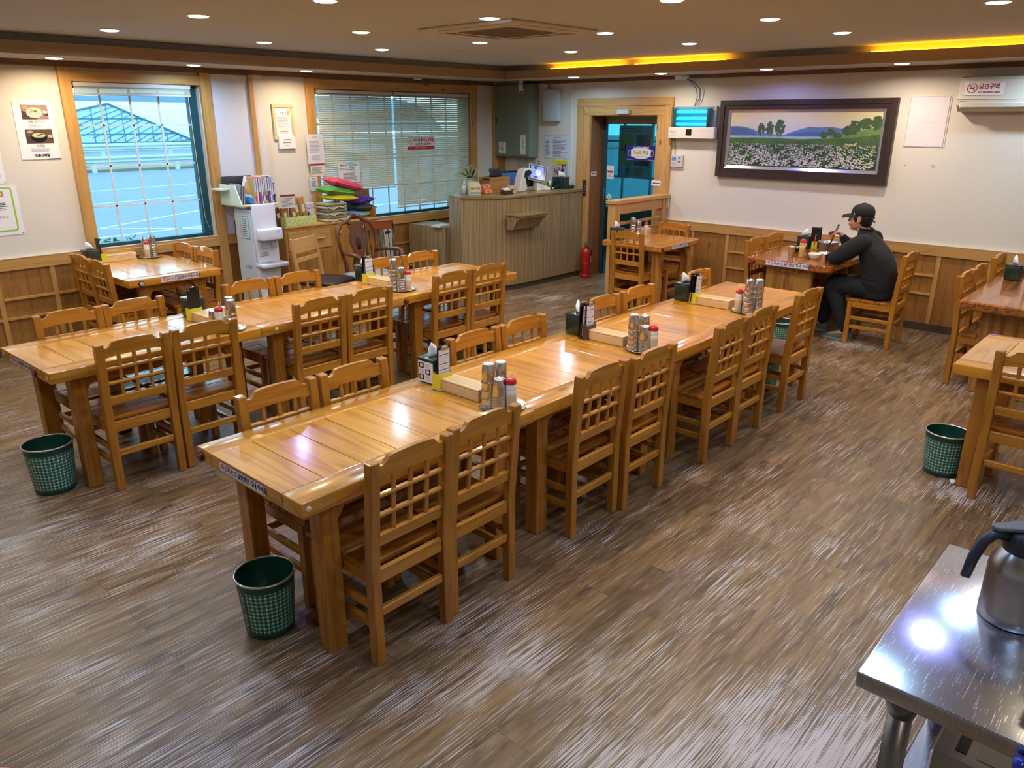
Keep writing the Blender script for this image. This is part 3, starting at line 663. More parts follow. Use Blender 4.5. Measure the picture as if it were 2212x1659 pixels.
def edge_sticker(t, M4, w=0.335, h=0.042, last='드세요'):
    """white strip with red and navy Hangul stuck on a table edge; M4 places its lower left corner"""
    def tr(mb, n, p=t): 
        o = mb.build(n, None, p); return o
    s = MB().m(STK).box(0, w, 0, h, 0, 0.0015, mat=M4).build('edge_sticker', None, t)
    MB().m(P('sticker_red_edge', (150, 40, 60), 0.4)).box(0, w, h-0.0018, h+0.0015, 0.0, 0.002, mat=M4).build('red_line', None, s)
    k = w/0.335
    text(s, '무김치', 0.012*k, h*0.45, 0.030*k, P('ink_rose', (176, 42, 66), 0.6), mtx=M4, z=0.0022, bold=0.0009, sx=0.86)
    text(s, '는 드실만큼만 꺼내 '+last, 0.088*k, h*0.45, 0.030*k, P('ink_navy2', (44, 40, 84), 0.6), mtx=M4, z=0.0022, bold=0.0009, sx=0.80)
    return s
def call_button(t, M4, r=0.021, col=None):
    s = MB().m(P('button_rim', (70, 14, 22), 0.3) if col is None else BLACK).lathe([(r, 0), (r*1.02, 0.006), (r*0.92, 0.011), (r*0.70, 0.012)], seg=24, mat=M4).build('call_button', None, t)
    MB().m(col or P('button_red', (158, 30, 36), 0.3, coat=0.5)).lathe([(r*0.72, 0.0105), (r*0.7, 0.0155), (r*0.4, 0.0165)], seg=24, mat=M4).build('button_cap', None, s)
    MB().m(P('button_mark', (60, 8, 14), 0.5)).box(-0.001, 0.001, -r*0.4, r*0.4, 0.0163, 0.0168, mat=M4).box(-r*0.35, r*0.35, -0.001, 0.001, 0.0163, 0.0168, mat=M4).build('button_mark', None, s)
def dot_sticker(t, M4, r=0.011):
    MB().m(WHITE).lathe([(r, 0), (r*0.95, 0.003), (r*0.5, 0.004)], seg=16, mat=M4).m(BLACK).lathe([(r*0.18, 0.0042), (r*0.1, 0.0046)], seg=8, mat=M4).build('hook_disc', None, t)
# frames on table faces (local table coordinates)
def face_x0(y, z): return Matrix(((0, 0, -1, 0.0), (-1, 0, 0, y), (0, 1, 0, z), (0, 0, 0, 1)))       # end face looking to -x
def face_y0(x, z, y=0.0): return Matrix(((1, 0, 0, x), (0, 0, -1, y), (0, 1, 0, z), (0, 0, 0, 1)))       # long face looking to -y
GT = 'pine tables pushed into the long right-hand row'
LBx, TL, TW = -7.097, 1.2586, 0.765
t1 = table(LBx, -5.644, 0, TL-0.002, TW, 'glossy pine table at the near end of the right-hand row, white sticker on its end', GT)
edge_sticker(t1, face_x0(0.575, 0.690), last='주세요'); call_button(t1, face_x0(0.728, 0.703)); dot_sticker(t1, face_y0(0.028, 0.712))
t2 = table(LBx+TL, -5.634, 0, TL-0.002, TW, 'second glossy pine table of the right-hand row, carrying the brown menu holder', GT)
t3 = table(LBx+2*TL, -5.638, 0, TL-0.002, TW, 'third glossy pine table of the right-hand row, carrying the farthest cup tray', GT)
t4 = table(LBx+3*TL, -5.636, 0, 0.832, TW, 'short pine table closing the far end of the right-hand row', GT, nb=4, ix=0.02)
GT2 = 'pine tables pushed into the long left-hand row'
a = 0.0204
tA = []
for k, lab in enumerate(('glossy pine table at the near end of the left-hand row, cut by the left edge', 'middle glossy pine table of the left-hand row with a white hook', 'glossy pine table at the far end of the left-hand row near the counter')):
    tA.append(table(-7.175+k*1.2655*math.cos(a), -3.400+k*1.2655*math.sin(a), a, 1.2640, TW, lab, GT2))
edge_sticker(tA[0], face_x0(0.60, 0.690)); call_button(tA[0], face_x0(0.205, 0.700)); MB().m(WHITE).box(0, 0.014, 0, 0.02, 0, 0.002, mat=face_x0(0.045, 0.700)).box(0, 0.014, 0, 0.02, 0, 0.002, mat=face_x0(0.72, 0.705)).build('tape_square', None, tA[0])
dot_sticker(tA[1], face_y0(0.11, 0.710), 0.012); call_button(tA[1], face_y0(1.235, 0.705))
# window table G
tg = table(-5.86, -1.21, 0.01, 0.82, 1.14, 'glossy pine table below the gridded window reflecting its light', None, nb=5)
edge_sticker(tg, face_y0(0.275, 0.690)); call_button(tg, face_y0(0.105, 0.703), 0.024, P('button_grey', (196, 198, 200), 0.3))
GG = 'chairs around the table below the gridded window'
for i, (x, y, rz, lb) in enumerate(((-5.715, -0.845, -PI/2, 'on the left of the window table, nearer to us'), (-5.705, -0.43, -PI/2, 'on the left of the window table, against the wall'), (-5.205, -0.84, PI/2, 'on the right of the window table, white tape on its crest'), (-5.215, -0.43, PI/2, 'on the right of the window table, against the wall'))):
    c = chair(x, y, rz, '%s %s' % (LT, lb), GG)
    if i == 2: MB().m(PAPER).box(0.02, 0.065, -0.245, -0.21, 0.84, 0.887).build('tape', None, c)
# small table C by the partition
def slab_table(x, y, L, W, label, mat, zt=0.672, H=0.74, cut=0.05, group=None):
    t = empty('slab_table', (x, y, 0), 0, label, 'table', group)
    pts = [(cut*0.6, 0), (L-cut*0.6, 0), (L, cut), (L, W-cut), (L-cut*0.6, W), (cut*0.6, W), (0, W-cut), (0, cut)]
    MB().m(mat).prism(pts, zt, H, 'xy', bev=0.012).build('tabletop', None, t)
    return t
SLX = wood('slab_wood', (172, 104, 44), (104, 50, 14), 'x', 0.2, 0.7, ring=0.8, vary=0.1)
SLL = wood('slab_leg_wood', (186, 132, 62), (120, 70, 22), 'z', 0.3, 0.4, ring=0.8, vary=0.1, scale=0.7)
tc_ = slab_table(-1.285, -3.485, 0.815, 0.765, 'small square pine table beside the slatted partition by the door', wood('slab_pine', (206, 144, 64), (150, 92, 34), 'x', 0.25, 0.5, ring=0.6), cut=0.012)
for sx in (0, 1):
    for sy in (0, 1):
        x0 = 0.07 if sx == 0 else 0.655; y0 = 0.06 if sy == 0 else 0.615
        prof = [(x0, 0), (x0+0.09, 0), (x0+0.09, 0.32), (x0+0.075, 0.37), (x0+0.062, 0.44), (x0+0.07, 0.52), (x0+0.10, 0.60), (x0+0.15, 0.672), (x0, 0.672)] if sx == 0 else [(x0, 0), (x0+0.09, 0), (x0+0.09, 0.672), (x0-0.06, 0.672), (x0-0.01, 0.60), (x0+0.02, 0.52), (x0+0.028, 0.44), (x0+0.015, 0.37), (x0, 0.32)]
        MB().m(SLL).prism(prof, y0, y0+0.09, 'xz', bev=0.003).build('leg', None, tc_)
edge_sticker(tc_, face_y0(0.235, 0.688)); call_button(tc_, face_y0(0.035, 0.706), 0.022)
chair(-1.17, -3.13, -PI/2, LT+' showing its full back at the small table by the partition', None)
chair(-0.655, -3.125, PI/2, LT+' at the far side of the small table by the partition', None)
# the diner's slab table D and its twin E at the right edge
def trestle(t, L, y0, y1, xs=(0.14,)):
    for x in xs:
        MB().m(SLL).box(x, x+0.05, y0, y1, 0, 0.66, 0.006).build('leg', None, t)
        MB().m(SLL).prism([(y0+0.10, 0.672), (y1-0.10, 0.672), (y1-0.10, 0.648), (y1-0.15, 0.622), (y0+0.15, 0.622), (y0+0.10, 0.648)], x-0.03, x, 'yz', bev=0.002).m(P('screw', (90, 60, 30), 0.5)).ell((x-0.031, y0+0.16, 0.645), (0.002, 0.006, 0.006), 10).ell((x-0.031, y1-0.16, 0.645), (0.002, 0.006, 0.006), 10).build('cleat', None, t)
td = slab_table(-1.245, -5.265, 1.19, 0.845, 'dark glossy slab table where the diner in black eats', SLX, cut=0.07)
trestle(td, 1.19, 0.20, 0.66, (0.10, 1.02))
edge_sticker(td, Matrix(((0, 0, -1, -0.001), (-1, 0, 0, 0.625), (0, 1, 0, 0.688), (0, 0, 0, 1))), w=0.42, h=0.048)
call_button(td, Matrix(((0, 0, -1, -0.001), (-1, 0, 0, 0.76), (0, 1, 0, 0.706), (0, 0, 0, 1))), 0.023)
GD = 'chairs at the diner table'
chair(-0.885, -4.576, PI, LT+' across from the diner, nearer to us', GD); chair(-0.475, -4.576, PI, LT+' across from the diner, against the wall', GD)
pc = chair(-0.82, -5.578, 0.03, LT+' the person in black sits on', GD)
te = slab_table(-1.965, -7.42, 1.26, 0.935, 'reddish glossy slab table cut by the right edge of the photo', SLX, cut=0.03)
trestle(te, 1.26, 0.14, 0.80, (0.20, 1.12))
chair(-1.502, -6.642, PI, LT+' left of the right-edge slab table, nearer to us', None); chair(-1.088, -6.642, PI, LT+' left of the right-edge slab table, second towards the wall', None)
chair(-0.37, -6.642, PI, LT+' left of the right-edge slab table, closest to the wall', None)
# light pine table F cut by the right edge, length along -y
tf = table(-3.715, -6.885, -PI/2, 1.27, 0.845, 'pale pine table at the right edge above the green checked bin')
MB().m(P('purple_mark', (120, 90, 170), 0.5)).box(0.012, 0.045, 0.80, 0.83, 0.7395, 0.7415, 0.0008).build('purple_sticker', None, tf)
chair(-3.557, -7.2875, -PI/2, LT+' tucked under the pale table at the right edge', None)

# ================================================================ THINGS ON THE TABLES
ZT = 0.7405
GRN = P('tissue_box_green', (30, 52, 44), 0.22, coat=0.3)
TIS = P('tissue', (240, 242, 246), 0.9)
BOXW = wood('pale_box_wood', (226, 196, 140), (198, 162, 100), 'x', 0.45, 0.1, ring=0.3, vary=0.05)
YEL = P('acrylic_yellow', (226, 212, 50), 0.25, coat=0.5); ACR = glass('acrylic_clear', (236, 238, 232))
def tissue_mesh(mb, h=0.085, s=1.0, lean=0.02, seed=0):
    rn = random.Random(seed); rings = []
    for k, (z, rx, ry) in enumerate(((0, 0.032, 0.006), (0.02, 0.03, 0.010), (0.045, 0.026, 0.012), (0.07, 0.014, 0.007), (0.085, 0.003, 0.002))):
        t = z/0.085; rings.append([((rx*math.cos(a)*(1+0.25*math.sin(3*a+k)))*s+lean*t*t, (ry*math.sin(a)*(1+0.4*math.cos(2*a+k)))*s+0.006*math.sin(t*4), z*h/0.085) for a in [2*PI*j/14 for j in range(14)]])
    mb.loft(rings, True, True)
def tissue_box(x, y, z, rz, label, group='dark green tissue boxes on the tables', w=0.118, h=0.132, seed=0, pics=False):
    e = empty('tissue_box', (x, y, z), rz, label, 'tissue box', group)
    MB().m(GRN).box(-w/2, w/2, -w/2, w/2, 0, h-0.012, 0.008, 2).build('box', None, e)
    MB().m(GRN).box(-w/2-0.003, w/2+0.003, -w/2-0.003, w/2+0.003, h-0.014, h, 0.006, 2).m(BLACK).box(-0.036, 0.036, -0.012, 0.012, h, h+0.001).build('lid', None, e)
    mb = MB().m(TIS); tissue_mesh(mb, 0.075, 1.0, 0.025 if seed % 2 else -0.02, seed); o = mb.build('tissue', None, e); o.location = (0, 0, h); o.rotation_euler = (0, 0, seed*0.9)
    if pics:
        M4 = Matrix(((0, 0, -1, -w/2-0.001), (-1, 0, 0, w/2), (0, 1, 0, 0.0), (0, 0, 0, 1)))
        lb = MB().m(PAPER).box(0.004, w-0.004, 0.006, h-0.018, 0, 0.001, mat=M4).build('picture_label', None, e)
        mb = MB().m(P('photo_dark', (34, 28, 26), 0.5))
        for (px, py) in ((0.010, 0.078), (0.058, 0.048), (0.010, 0.016)): mb.box(px, px+0.036, py, py+0.028, 0.001, 0.0016, mat=M4)
        mb.m(P('photo_bowl', (222, 220, 208), 0.5))
        for (px, py) in ((0.028, 0.092), (0.076, 0.062), (0.028, 0.030)): mb.lathe([(0.011, 0.0018), (0.008, 0.0022)], (px, py, 0), 14, mat=M4)
        mb.m(INKL)
        for (px, py) in ((0.056, 0.084), (0.012, 0.050), (0.056, 0.02)):
            for q in range(4): mb.box(px, px+0.034-0.004*(q % 2), py+q*0.006, py+q*0.006+0.0022, 0.001, 0.0014, mat=M4)
        mb.build('pictures', None, lb)
    return e
CLIP = P('clipboard_black', (20, 20, 22), 0.35); CLIPM = P('clip_metal', (188, 180, 160), 0.25, 0.9)
def clipboard(x, y, z, rz, lean, label, paper=True, h=0.215, w=0.085, group='order clipboards standing in the menu holders', gone=False):
    M4 = Matrix.Translation((x, y, z)) @ Matrix.Rotation(rz, 4, 'Z') @ Matrix.Rotation(math.radians(90)-lean, 4, 'X')
    e = empty('clipboard', label=label, cat='clipboard', group=group, mat=M4)
    MB().m(CLIP).box(-w/2, w/2, 0, h, -0.004, 0.0, 0.0015).build('board', None, e)
    if paper:
        p = MB().m(PAPER).box(-w/2+0.006, w/2-0.006, 0.012, h-0.018, 0.0002, 0.0012).build('order_sheet', None, e)
        mb = MB().m(INK)
        for q in (0.168, 0.122, 0.092, 0.060): mb.box(-w/2+0.010, w/2-0.010, q, q+0.0035, 0.0012, 0.0016)
        mb.m(INKL)
        for k in range(6):
            for q in (0.134, 0.142, 0.150, 0.158, 0.104, 0.112, 0.072, 0.080, 0.04, 0.048): mb.box(-w/2+0.011+k*0.0108, -w/2+0.018+k*0.0108, q, q+0.003, 0.0012, 0.0015)
        mb.build('printed_table', None, p)
        MB().m(CLIPM).box(-0.024, 0.024, h-0.022, h-0.004, 0.001, 0.006, 0.002).tube([(-0.02, h-0.004, 0.004), (0.02, h-0.004, 0.004)], 0.004, 8).build('clip', None, e)
    else:
        MB().m(CLIPM).ell((-w/2+0.012, h-0.014, 0.001), (0.004, 0.004, 0.002), 10).ell((w/2-0.012, h-0.014, 0.001), (0.004, 0.004, 0.002), 10).build('rivet', None, e)
    return e
def holder(x, y, z, rz, label, style='yellow'):
    e = empty('menu_holder', (x, y, z), rz, label, 'menu holder', None)
    if style == 'yellow':
        MB().m(P('acrylic_foot', (190, 190, 178), 0.2)).box(-0.045, 0.045, -0.032, 0.032, 0, 0.006, 0.002).build('base', None, e)
        MB().m(YEL).box(-0.045, 0.045, -0.026, -0.024, 0.006, 0.085).build('front_panel', None, e)
        MB().m(YEL).box(-0.045, -0.043, -0.024, 0.026, 0.006, 0.085).box(0.043, 0.045, -0.024, 0.026, 0.006, 0.085).box(-0.043, 0.043, 0.024, 0.026, 0.006, 0.085).build('side_panels', None, e)
    else:
        DK = wood('dark_holder_wood', (84, 66, 52), (54, 40, 32), 'x', 0.6)
        MB().m(DK).box(-0.052, 0.052, -0.036, 0.036, 0, 0.008, 0.002).build('base', None, e)
        MB().m(DK).box(-0.047, 0.047, -0.030, -0.022, 0.008, 0.085, 0.001).box(-0.047, -0.040, -0.022, 0.03, 0.008, 0.095, 0.001).box(0.040, 0.047, -0.022, 0.03, 0.008, 0.095, 0.001).box(-0.04, 0.04, 0.024, 0.03, 0.008, 0.095, 0.001).build('box', None, e)
    return e
def chop_box(x, y, z, rz, label):
    e = empty('chopstick_box', (x, y, z), rz, label, 'box', 'pale wooden chopstick boxes on the tables'); L, w, h = 0.272, 0.102, 0.062
    MB().m(BOXW).box(-L/2, L/2, -w/2, w/2, 0, h-0.012, 0.003).build('box', None, e)
    l = MB().m(BOXW).box(-L/2, L/2, -w/2, w/2, h-0.0115, h, 0.003).m(P('pale_inset', (206, 178, 126), 0.35)).box(-L/2+0.03, L/2-0.03, -w/2+0.014, w/2-0.02, h, h+0.0006).build('lid', None, e)
    MB().m(P('brand_mark', (48, 36, 26), 0.6)).ell((0, -w/2-0.0005, h*0.52), (0.011, 0.001, 0.003), 12).build('mark', None, e)
    return e
CUPP = [(0.024, 0.0), (0.026, 0.002), (0.0295, 0.045), (0.0305, 0.050), (0.0315, 0.052), (0.0325, 0.075), (0.0335, 0.082), (0.0345, 0.084)]
def cup_obj(name='steel_cup'):
    # upside down tumbler: mouth at z=0, base on top
    pr = [(0.0345, 0.0), (0.0355, 0.0015), (0.0345, 0.003), (0.0335, 0.012), (0.0315, 0.030), (0.0318, 0.032), (0.0298, 0.060), (0.0262, 0.088), (0.0248, 0.092), (0.0225, 0.0925), (0.0215, 0.0885)]
    return MB().m(STEEL).lathe(pr, seg=20, cap0=False, cap1=True).build(name)
CUP0 = cup_obj(); CUP_N = 0
ORD = ['topmost', 'second from top', 'third from top', 'fourth from top', 'fifth from top', 'sixth from top', 'seventh from top', 'bottom']
def cup_stack(x, y, z, n, step, where, grp):
    global CUP_N
    for k in range(n):
        o = CUP0 if CUP_N == 0 else CUP0.copy()
        if CUP_N: C.objects.link(o)
        CUP_N += 1
        o.location = (x, y, z+k*step); o.rotation_euler = (0, 0, 0)
        tag(o, '%s steel cup, %s' % ('lowest' if k == 0 and n > 1 else ORD[n-1-k], where), 'cup', grp)
BOT_B = P('bottle_plastic', (214, 196, 158), 0.35, coat=0.2); BOT_T = P('bottle_plastic_top', (222, 214, 198), 0.35); CAPR = P('cap_red', (206, 24, 32), 0.25, coat=0.6)
def bottle(x, y, z, label, loop=True, h=0.132, r=0.026, body=None, g='red-capped condiment bottles on the cup trays'):
    e = empty('squeeze_bottle', (x, y, z), 0.4, label, 'bottle', g)
    MB().m(body or BOT_B).lathe([(r*0.96, 0), (r, 0.004), (r, h*0.55), (r*0.97, h*0.78)], seg=20).m(BOT_T if body is None else body).lathe([(r*0.97, h*0.78), (r*0.93, h*0.99), (r*0.8, h)], seg=20, cap0=False).build('body', None, e)
    MB().m(CAPR).lathe([(r*1.0, h*0.99), (r*1.03, h*1.03), (r*0.98, h*1.12), (r*0.75, h*1.19), (r*0.4, h*1.215)], seg=20).build('cap', None, e)
    if loop:
        MB().m(P('loop_plastic', (228, 224, 214), 0.4)).tube([(0, 0, h*1.2), (0.002, 0, h*1.33), (0.010, 0, h*1.40), (0.024, 0.0, h*1.38), (0.027, 0, h*1.29), (0.018, 0, h*1.23)], 0.0018, 6).build('nozzle_loop', None, e)
    return e
def tray(x, y, z, label, r=0.108):
    o = MB().m(STEEL).lathe([(r*0.9, 0), (r*0.93, 0.0), (r, 0.010), (r*1.02, 0.0115), (r*1.0, 0.013), (r*0.97, 0.010), (r*0.90, 0.0025), (0.004, 0.0025)], seg=40).build('round_tray', None)
    o.location = (x, y, z); return tag(o, label, 'tray', 'round steel trays on the tables')
def place_set(cx, y0, where, stacks, bot, style='yellow', pics=False, seed=0, tis=(0.0, 0.0), rot=0.0, boards=((0.0, 0.0, 1),)):
    """a run of tissue box, menu holder, chopstick box and cup tray laid out along -y from y0 (or turned)"""
    R = Matrix.Rotation(rot, 4, 'Z'); O = Vector((cx, y0, 0))
    def at(dx, dy): v = R @ Vector((dx, dy, 0)); return O.x+v.x, O.y+v.y
    x, y = at(0.0+tis[0], 0.0+tis[1]); tissue_box(x, y, ZT, rot, 'dark green tissue box with a white tissue, %s' % where if not pics else 'tissue box with dish pictures on its side, %s' % where, seed=seed, pics=pics)
    x, y = at(-0.055, -0.118); holder(x, y, ZT, rot, ('yellow acrylic menu holder' if style == 'yellow' else 'dark brown wooden menu holder')+', '+where, style)
    for i, (dx, ln, pap) in enumerate(boards):
        bx, by = at(-0.055+dx, -0.118-0.012+0.020*i); clipboard(bx, by, ZT+0.010, rot+dx*1.5, -0.05+ln, ('black clipboard with a price sheet, %s in holder, %s' if pap else 'plain black clipboard back, %s in holder, %s') % (('front' if i == 0 else 'rear' if i == 1 else 'rearmost'), where), bool(pap))
    x, y = at(-0.033, -0.262-0.0); chop_box(x, y, ZT, rot+PI/2, 'pale wooden chopstick box with a sliding lid, %s' % where)
    x, y = at(-0.045, -0.522); tray(x, y, ZT, 'round steel tray under the cups, %s' % where)
    for (dx, dy, n, st, lab) in stacks:
        xx, yy = at(-0.045+dx, -0.522+dy); cup_stack(xx, yy, ZT+0.0028, n, st, '%s stack, %s' % (lab, where), 'steel cups in the %s stack, %s' % (lab, where))
    xx, yy = at(-0.045+bot[0], -0.522+bot[1]); bottle(xx, yy, ZT+0.0028, 'red-capped condiment bottle, %s' % where)
place_set(-5.865, -4.985, 'nearest table, right-hand row', ((-0.045, 0.050, 4, 0.040, 'left'), (0.028, 0.040, 4, 0.038, 'right'), (-0.045, -0.020, 6, 0.0125, 'short front')), (-0.012, -0.062), pics=True, seed=0, boards=((0.0, 0.02, 1), (0.006, -0.03, 0)))
place_set(-4.62, -4.955, 'second table, right-hand row', ((-0.050, 0.045, 5, 0.030, 'left'), (0.045, 0.035, 4, 0.034, 'rear'), (-0.040, -0.025, 6, 0.0125, 'short front')), (-0.010, -0.065), style='brown', seed=1, boards=((0.004, 0.05, 1), (-0.012, 0.0, 1), (-0.02, -0.02, 0)))
place_set(-3.33, -4.965, 'third table, right-hand row', ((0.040, -0.055, 5, 0.034, 'right'), (-0.045, -0.025, 5, 0.036, 'front'), (0.035, 0.015, 4, 0.03, 'rear')), (-0.045, 0.045), seed=3, boards=((0.0, 0.0, 1), (-0.015, -0.03, 0), (-0.02, -0.05, 0)))
place_set(-6.045, -2.74, 'nearest table, left-hand row', ((0.045, 0.030, 6, 0.022, 'rear'), (0.02, -0.03, 5, 0.026, 'tall front'), (-0.06, 0.05, 4, 0.012, 'left')), (-0.050, -0.005), seed=2, rot=0.02, boards=((0.0, 0.0, 0),))
place_set(-4.50, -2.62, 'middle of left-hand row', ((-0.045, 0.045, 6, 0.030, 'left'), (-0.030, -0.030, 6, 0.018, 'right')), (0.005, -0.065), seed=2, rot=0.02, boards=((0.0, 0.05, 1), (0.0, 0.0, 1), (0.0, -0.03, 0)))
# window table: the run turns along the wall
tissue_box(-5.735, -0.125, ZT, 0.1, 'dark green tissue box with a crumpled tissue on the window table, in the wall corner', seed=3)
holder(-5.635, -0.115, ZT, PI/2, 'yellow menu holder on the window table beside its tissue box')
clipboard(-5.640, -0.115, ZT+0.01, PI/2, 0.10, 'black clipboard leaning in the window table holder', False); clipboard(-5.655, -0.110, ZT+0.01, PI/2, 0.0, 'second black clipboard upright in the window table holder', False)
o = MB().m(P('pen_pink', (216, 70, 140), 0.4)).tube([(0, 0, 0), (-0.03, 0.0, 0.13)], 0.004, 6).build('pen'); o.location = (-5.615, -0.135, ZT+0.012); tag(o, 'pink pen standing in the window table menu holder', 'pen')
chop_box(-5.475, -0.105, ZT, 0.0, 'pale wooden chopstick box on the window table under the sill')
tray(-5.215, -0.165, ZT, 'round steel tray under the cups on the window table')
cup_stack(-5.165, -0.145, ZT+0.0028, 6, 0.022, 'the right stack on the window table', 'steel cups in the right stack on the window table'); cup_stack(-5.225, -0.105, ZT+0.0028, 5, 0.024, 'the rear stack on the window table', 'steel cups in the rear stack on the window table')
bottle(-5.245, -0.185, ZT+0.0028, 'red-capped condiment bottle on the window table')
# small table C by the partition
tissue_box(-1.17, -2.84, ZT, 0.0, 'dark green tissue box on the small table by the partition', seed=3)
clipboard(-0.95, -2.80, ZT+0.002, 0.7, 0.9, 'black clipboard with papers leaning low on the small table by the partition', True)
cup_stack(-0.83, -2.82, ZT, 5, 0.030, 'the stack on the small table by the partition', 'steel cups in the left stack on the small table by the partition'); cup_stack(-0.755, -2.85, ZT, 4, 0.026, 'the shorter stack on the small table by the partition', 'steel cups in the right stack on the small table by the partition')
bottle(-0.72, -2.93, ZT, 'red-capped condiment bottle on the small table by the partition')
chop_box(-0.62, -2.80, ZT, 0.0, 'pale wooden chopstick box on the small table by the partition')
# diner's table
tissue_box(-0.36, -4.64, ZT, 0.05, 'dark green tissue box with a round white sticker behind the diner food', seed=2)
MB().m(WHITE).lathe([(0.018, 0.0), (0.017, 0.002)], seg=18, mat=Matrix(((0, 0, -1, -0.42-0.0), (-1, 0, 0, -4.675), (0, 1, 0, ZT+0.045), (0, 0, 0, 1)))).build('round_sticker')
tag(bpy.data.objects['round_sticker'], 'round white sticker on the tissue box of the diner table', 'sticker')
holder(-0.34, -4.745, ZT, PI/2*0.1, 'yellow menu holder beside the tissue box on the diner table')
for i, (dx, ln, rz) in enumerate(((-0.01, 0.08, 0.1), (0.0, -0.02, 0.15), (0.012, -0.12, 0.2))): clipboard(-0.34+dx, -4.762+0.016*i, ZT+0.01, rz-1.2, ln, 'black clipboard %s in the diner table holder' % ('at the front', 'in the middle', 'at the back')[i], False)
o = MB().m(P('pen_red', (200, 60, 70), 0.4)).tube([(0, 0, 0), (-0.01, -0.01, 0.15)], 0.004, 6).build('pen'); o.location = (-0.385, -4.755, ZT+0.008); tag(o, 'red and white pen standing before the diner table clipboards', 'pen')
chop_box(-0.30, -4.93, ZT, 0.05, 'pale wooden chopstick box behind the steel pot')
e = empty('stew_pot', (-0.52, -4.955, ZT), label='shiny steel stew pot with a turned rim in front of the diner', cat='pot')
MB().m(STEELR).lathe([(0.082, 0), (0.09, 0.006), (0.094, 0.105), (0.104, 0.112), (0.107, 0.120), (0.103, 0.122), (0.092, 0.113), (0.088, 0.012), (0.004, 0.01)], seg=36).build('pot', None, e)
MB().m(P('broth', (196, 176, 138), 0.3)).lathe([(0.0905, 0.085), (0.09, 0.088), (0.002, 0.088)], seg=30).build('broth', None, e)
def bowl(x, y, r, h, mat, name, label, cat, food=None):
    e = empty(name, (x, y, ZT), label=label, cat=cat)
    MB().m(mat).lathe([(r*0.5, 0), (r*0.55, 0.004), (r*0.78, h*0.35), (r*0.95, h*0.8), (r, h), (r*0.96, h), (r*0.9, h*0.8), (r*0.7, h*0.35), (0.004, 0.008)], seg=32).build('bowl', None, e)
    if food: MB().m(food).lathe([(r*0.86, h*0.7), (r*0.6, h*0.82), (0.003, h*0.86)], seg=24).build('food', None, e)
    return e
bowl(-0.935, -4.985, 0.062, 0.056, P('porcelain', (238, 236, 228), 0.2, coat=0.4), 'rice_bowl', 'small white porcelain bowl near the sticker edge of the diner table', 'bowl')
bowl(-0.74, -4.995, 0.058, 0.045, STEEL, 'side_dish_bowl', 'steel bowl of rice under the chopsticks', 'bowl', P('rice', (236, 232, 220), 0.8))
bowl(-0.70, -5.10, 0.056, 0.04, STEEL, 'side_dish_bowl', 'steel side dish bowl by the diner arm', 'bowl', P('radish_kimchi', (226, 214, 190), 0.6))
bowl(-0.63, -4.69, 0.062, 0.062, glass('dish_clear', (210, 216, 210)), 'clear_bowl', 'clear bowl at the left of the diner table', 'bowl', P('pale_salad', (222, 224, 196), 0.6))
o = MB().m(P('ladle_white', (234, 230, 214), 0.35)).ell((0, 0, 0.01), (0.028, 0.018, 0.01), 14).tube([(0.02, 0, 0.012), (0.06, 0.005, 0.02), (0.10, 0.01, 0.045)], [0.006, 0.005, 0.004], 8).build('spoon'); o.location = (-0.66, -4.745, ZT+0.062); o.rotation_euler = (0, 0, -2.5); tag(o, 'white plastic spoon resting across the clear bowl', 'spoon')
def tumbler(x, y, label, r=0.034, h=0.085):
    o = MB().m(STEEL).lathe([(r*0.74, 0), (r*0.76, 0.002), (r, h), (r*1.02, h+0.001), (r*0.97, h), (r*0.72, 0.004), (0.002, 0.003)], seg=24).build('steel_cup'); o.location = (x, y, ZT); return tag(o, label, 'cup')
tumbler(-0.875, -4.725, 'upright steel cup left of the diner condiment bottle', 0.032, 0.085); tumbler(-1.06, -5.125, 'upright steel cup at the corner of the table by the diner elbow', 0.033, 0.082)
bottle(-0.91, -4.845, ZT, 'tan condiment bottle with a red nozzle cap on the diner table', False, 0.145, 0.029, P('sauce_tan', (206, 166, 96), 0.35), None)
# right-edge slab table
tissue_box(-0.80, -6.62, ZT, -0.1, 'dark green tissue box on the slab table at the right edge', seed=1)
clipboard(-0.83, -6.74, ZT+0.002, 0.3, 0.1, 'black clipboard at the right edge of the photo on the slab table', True)
holder(-0.83, -6.745, ZT, 0.2, 'menu holder at the right edge of the photo on the slab table')

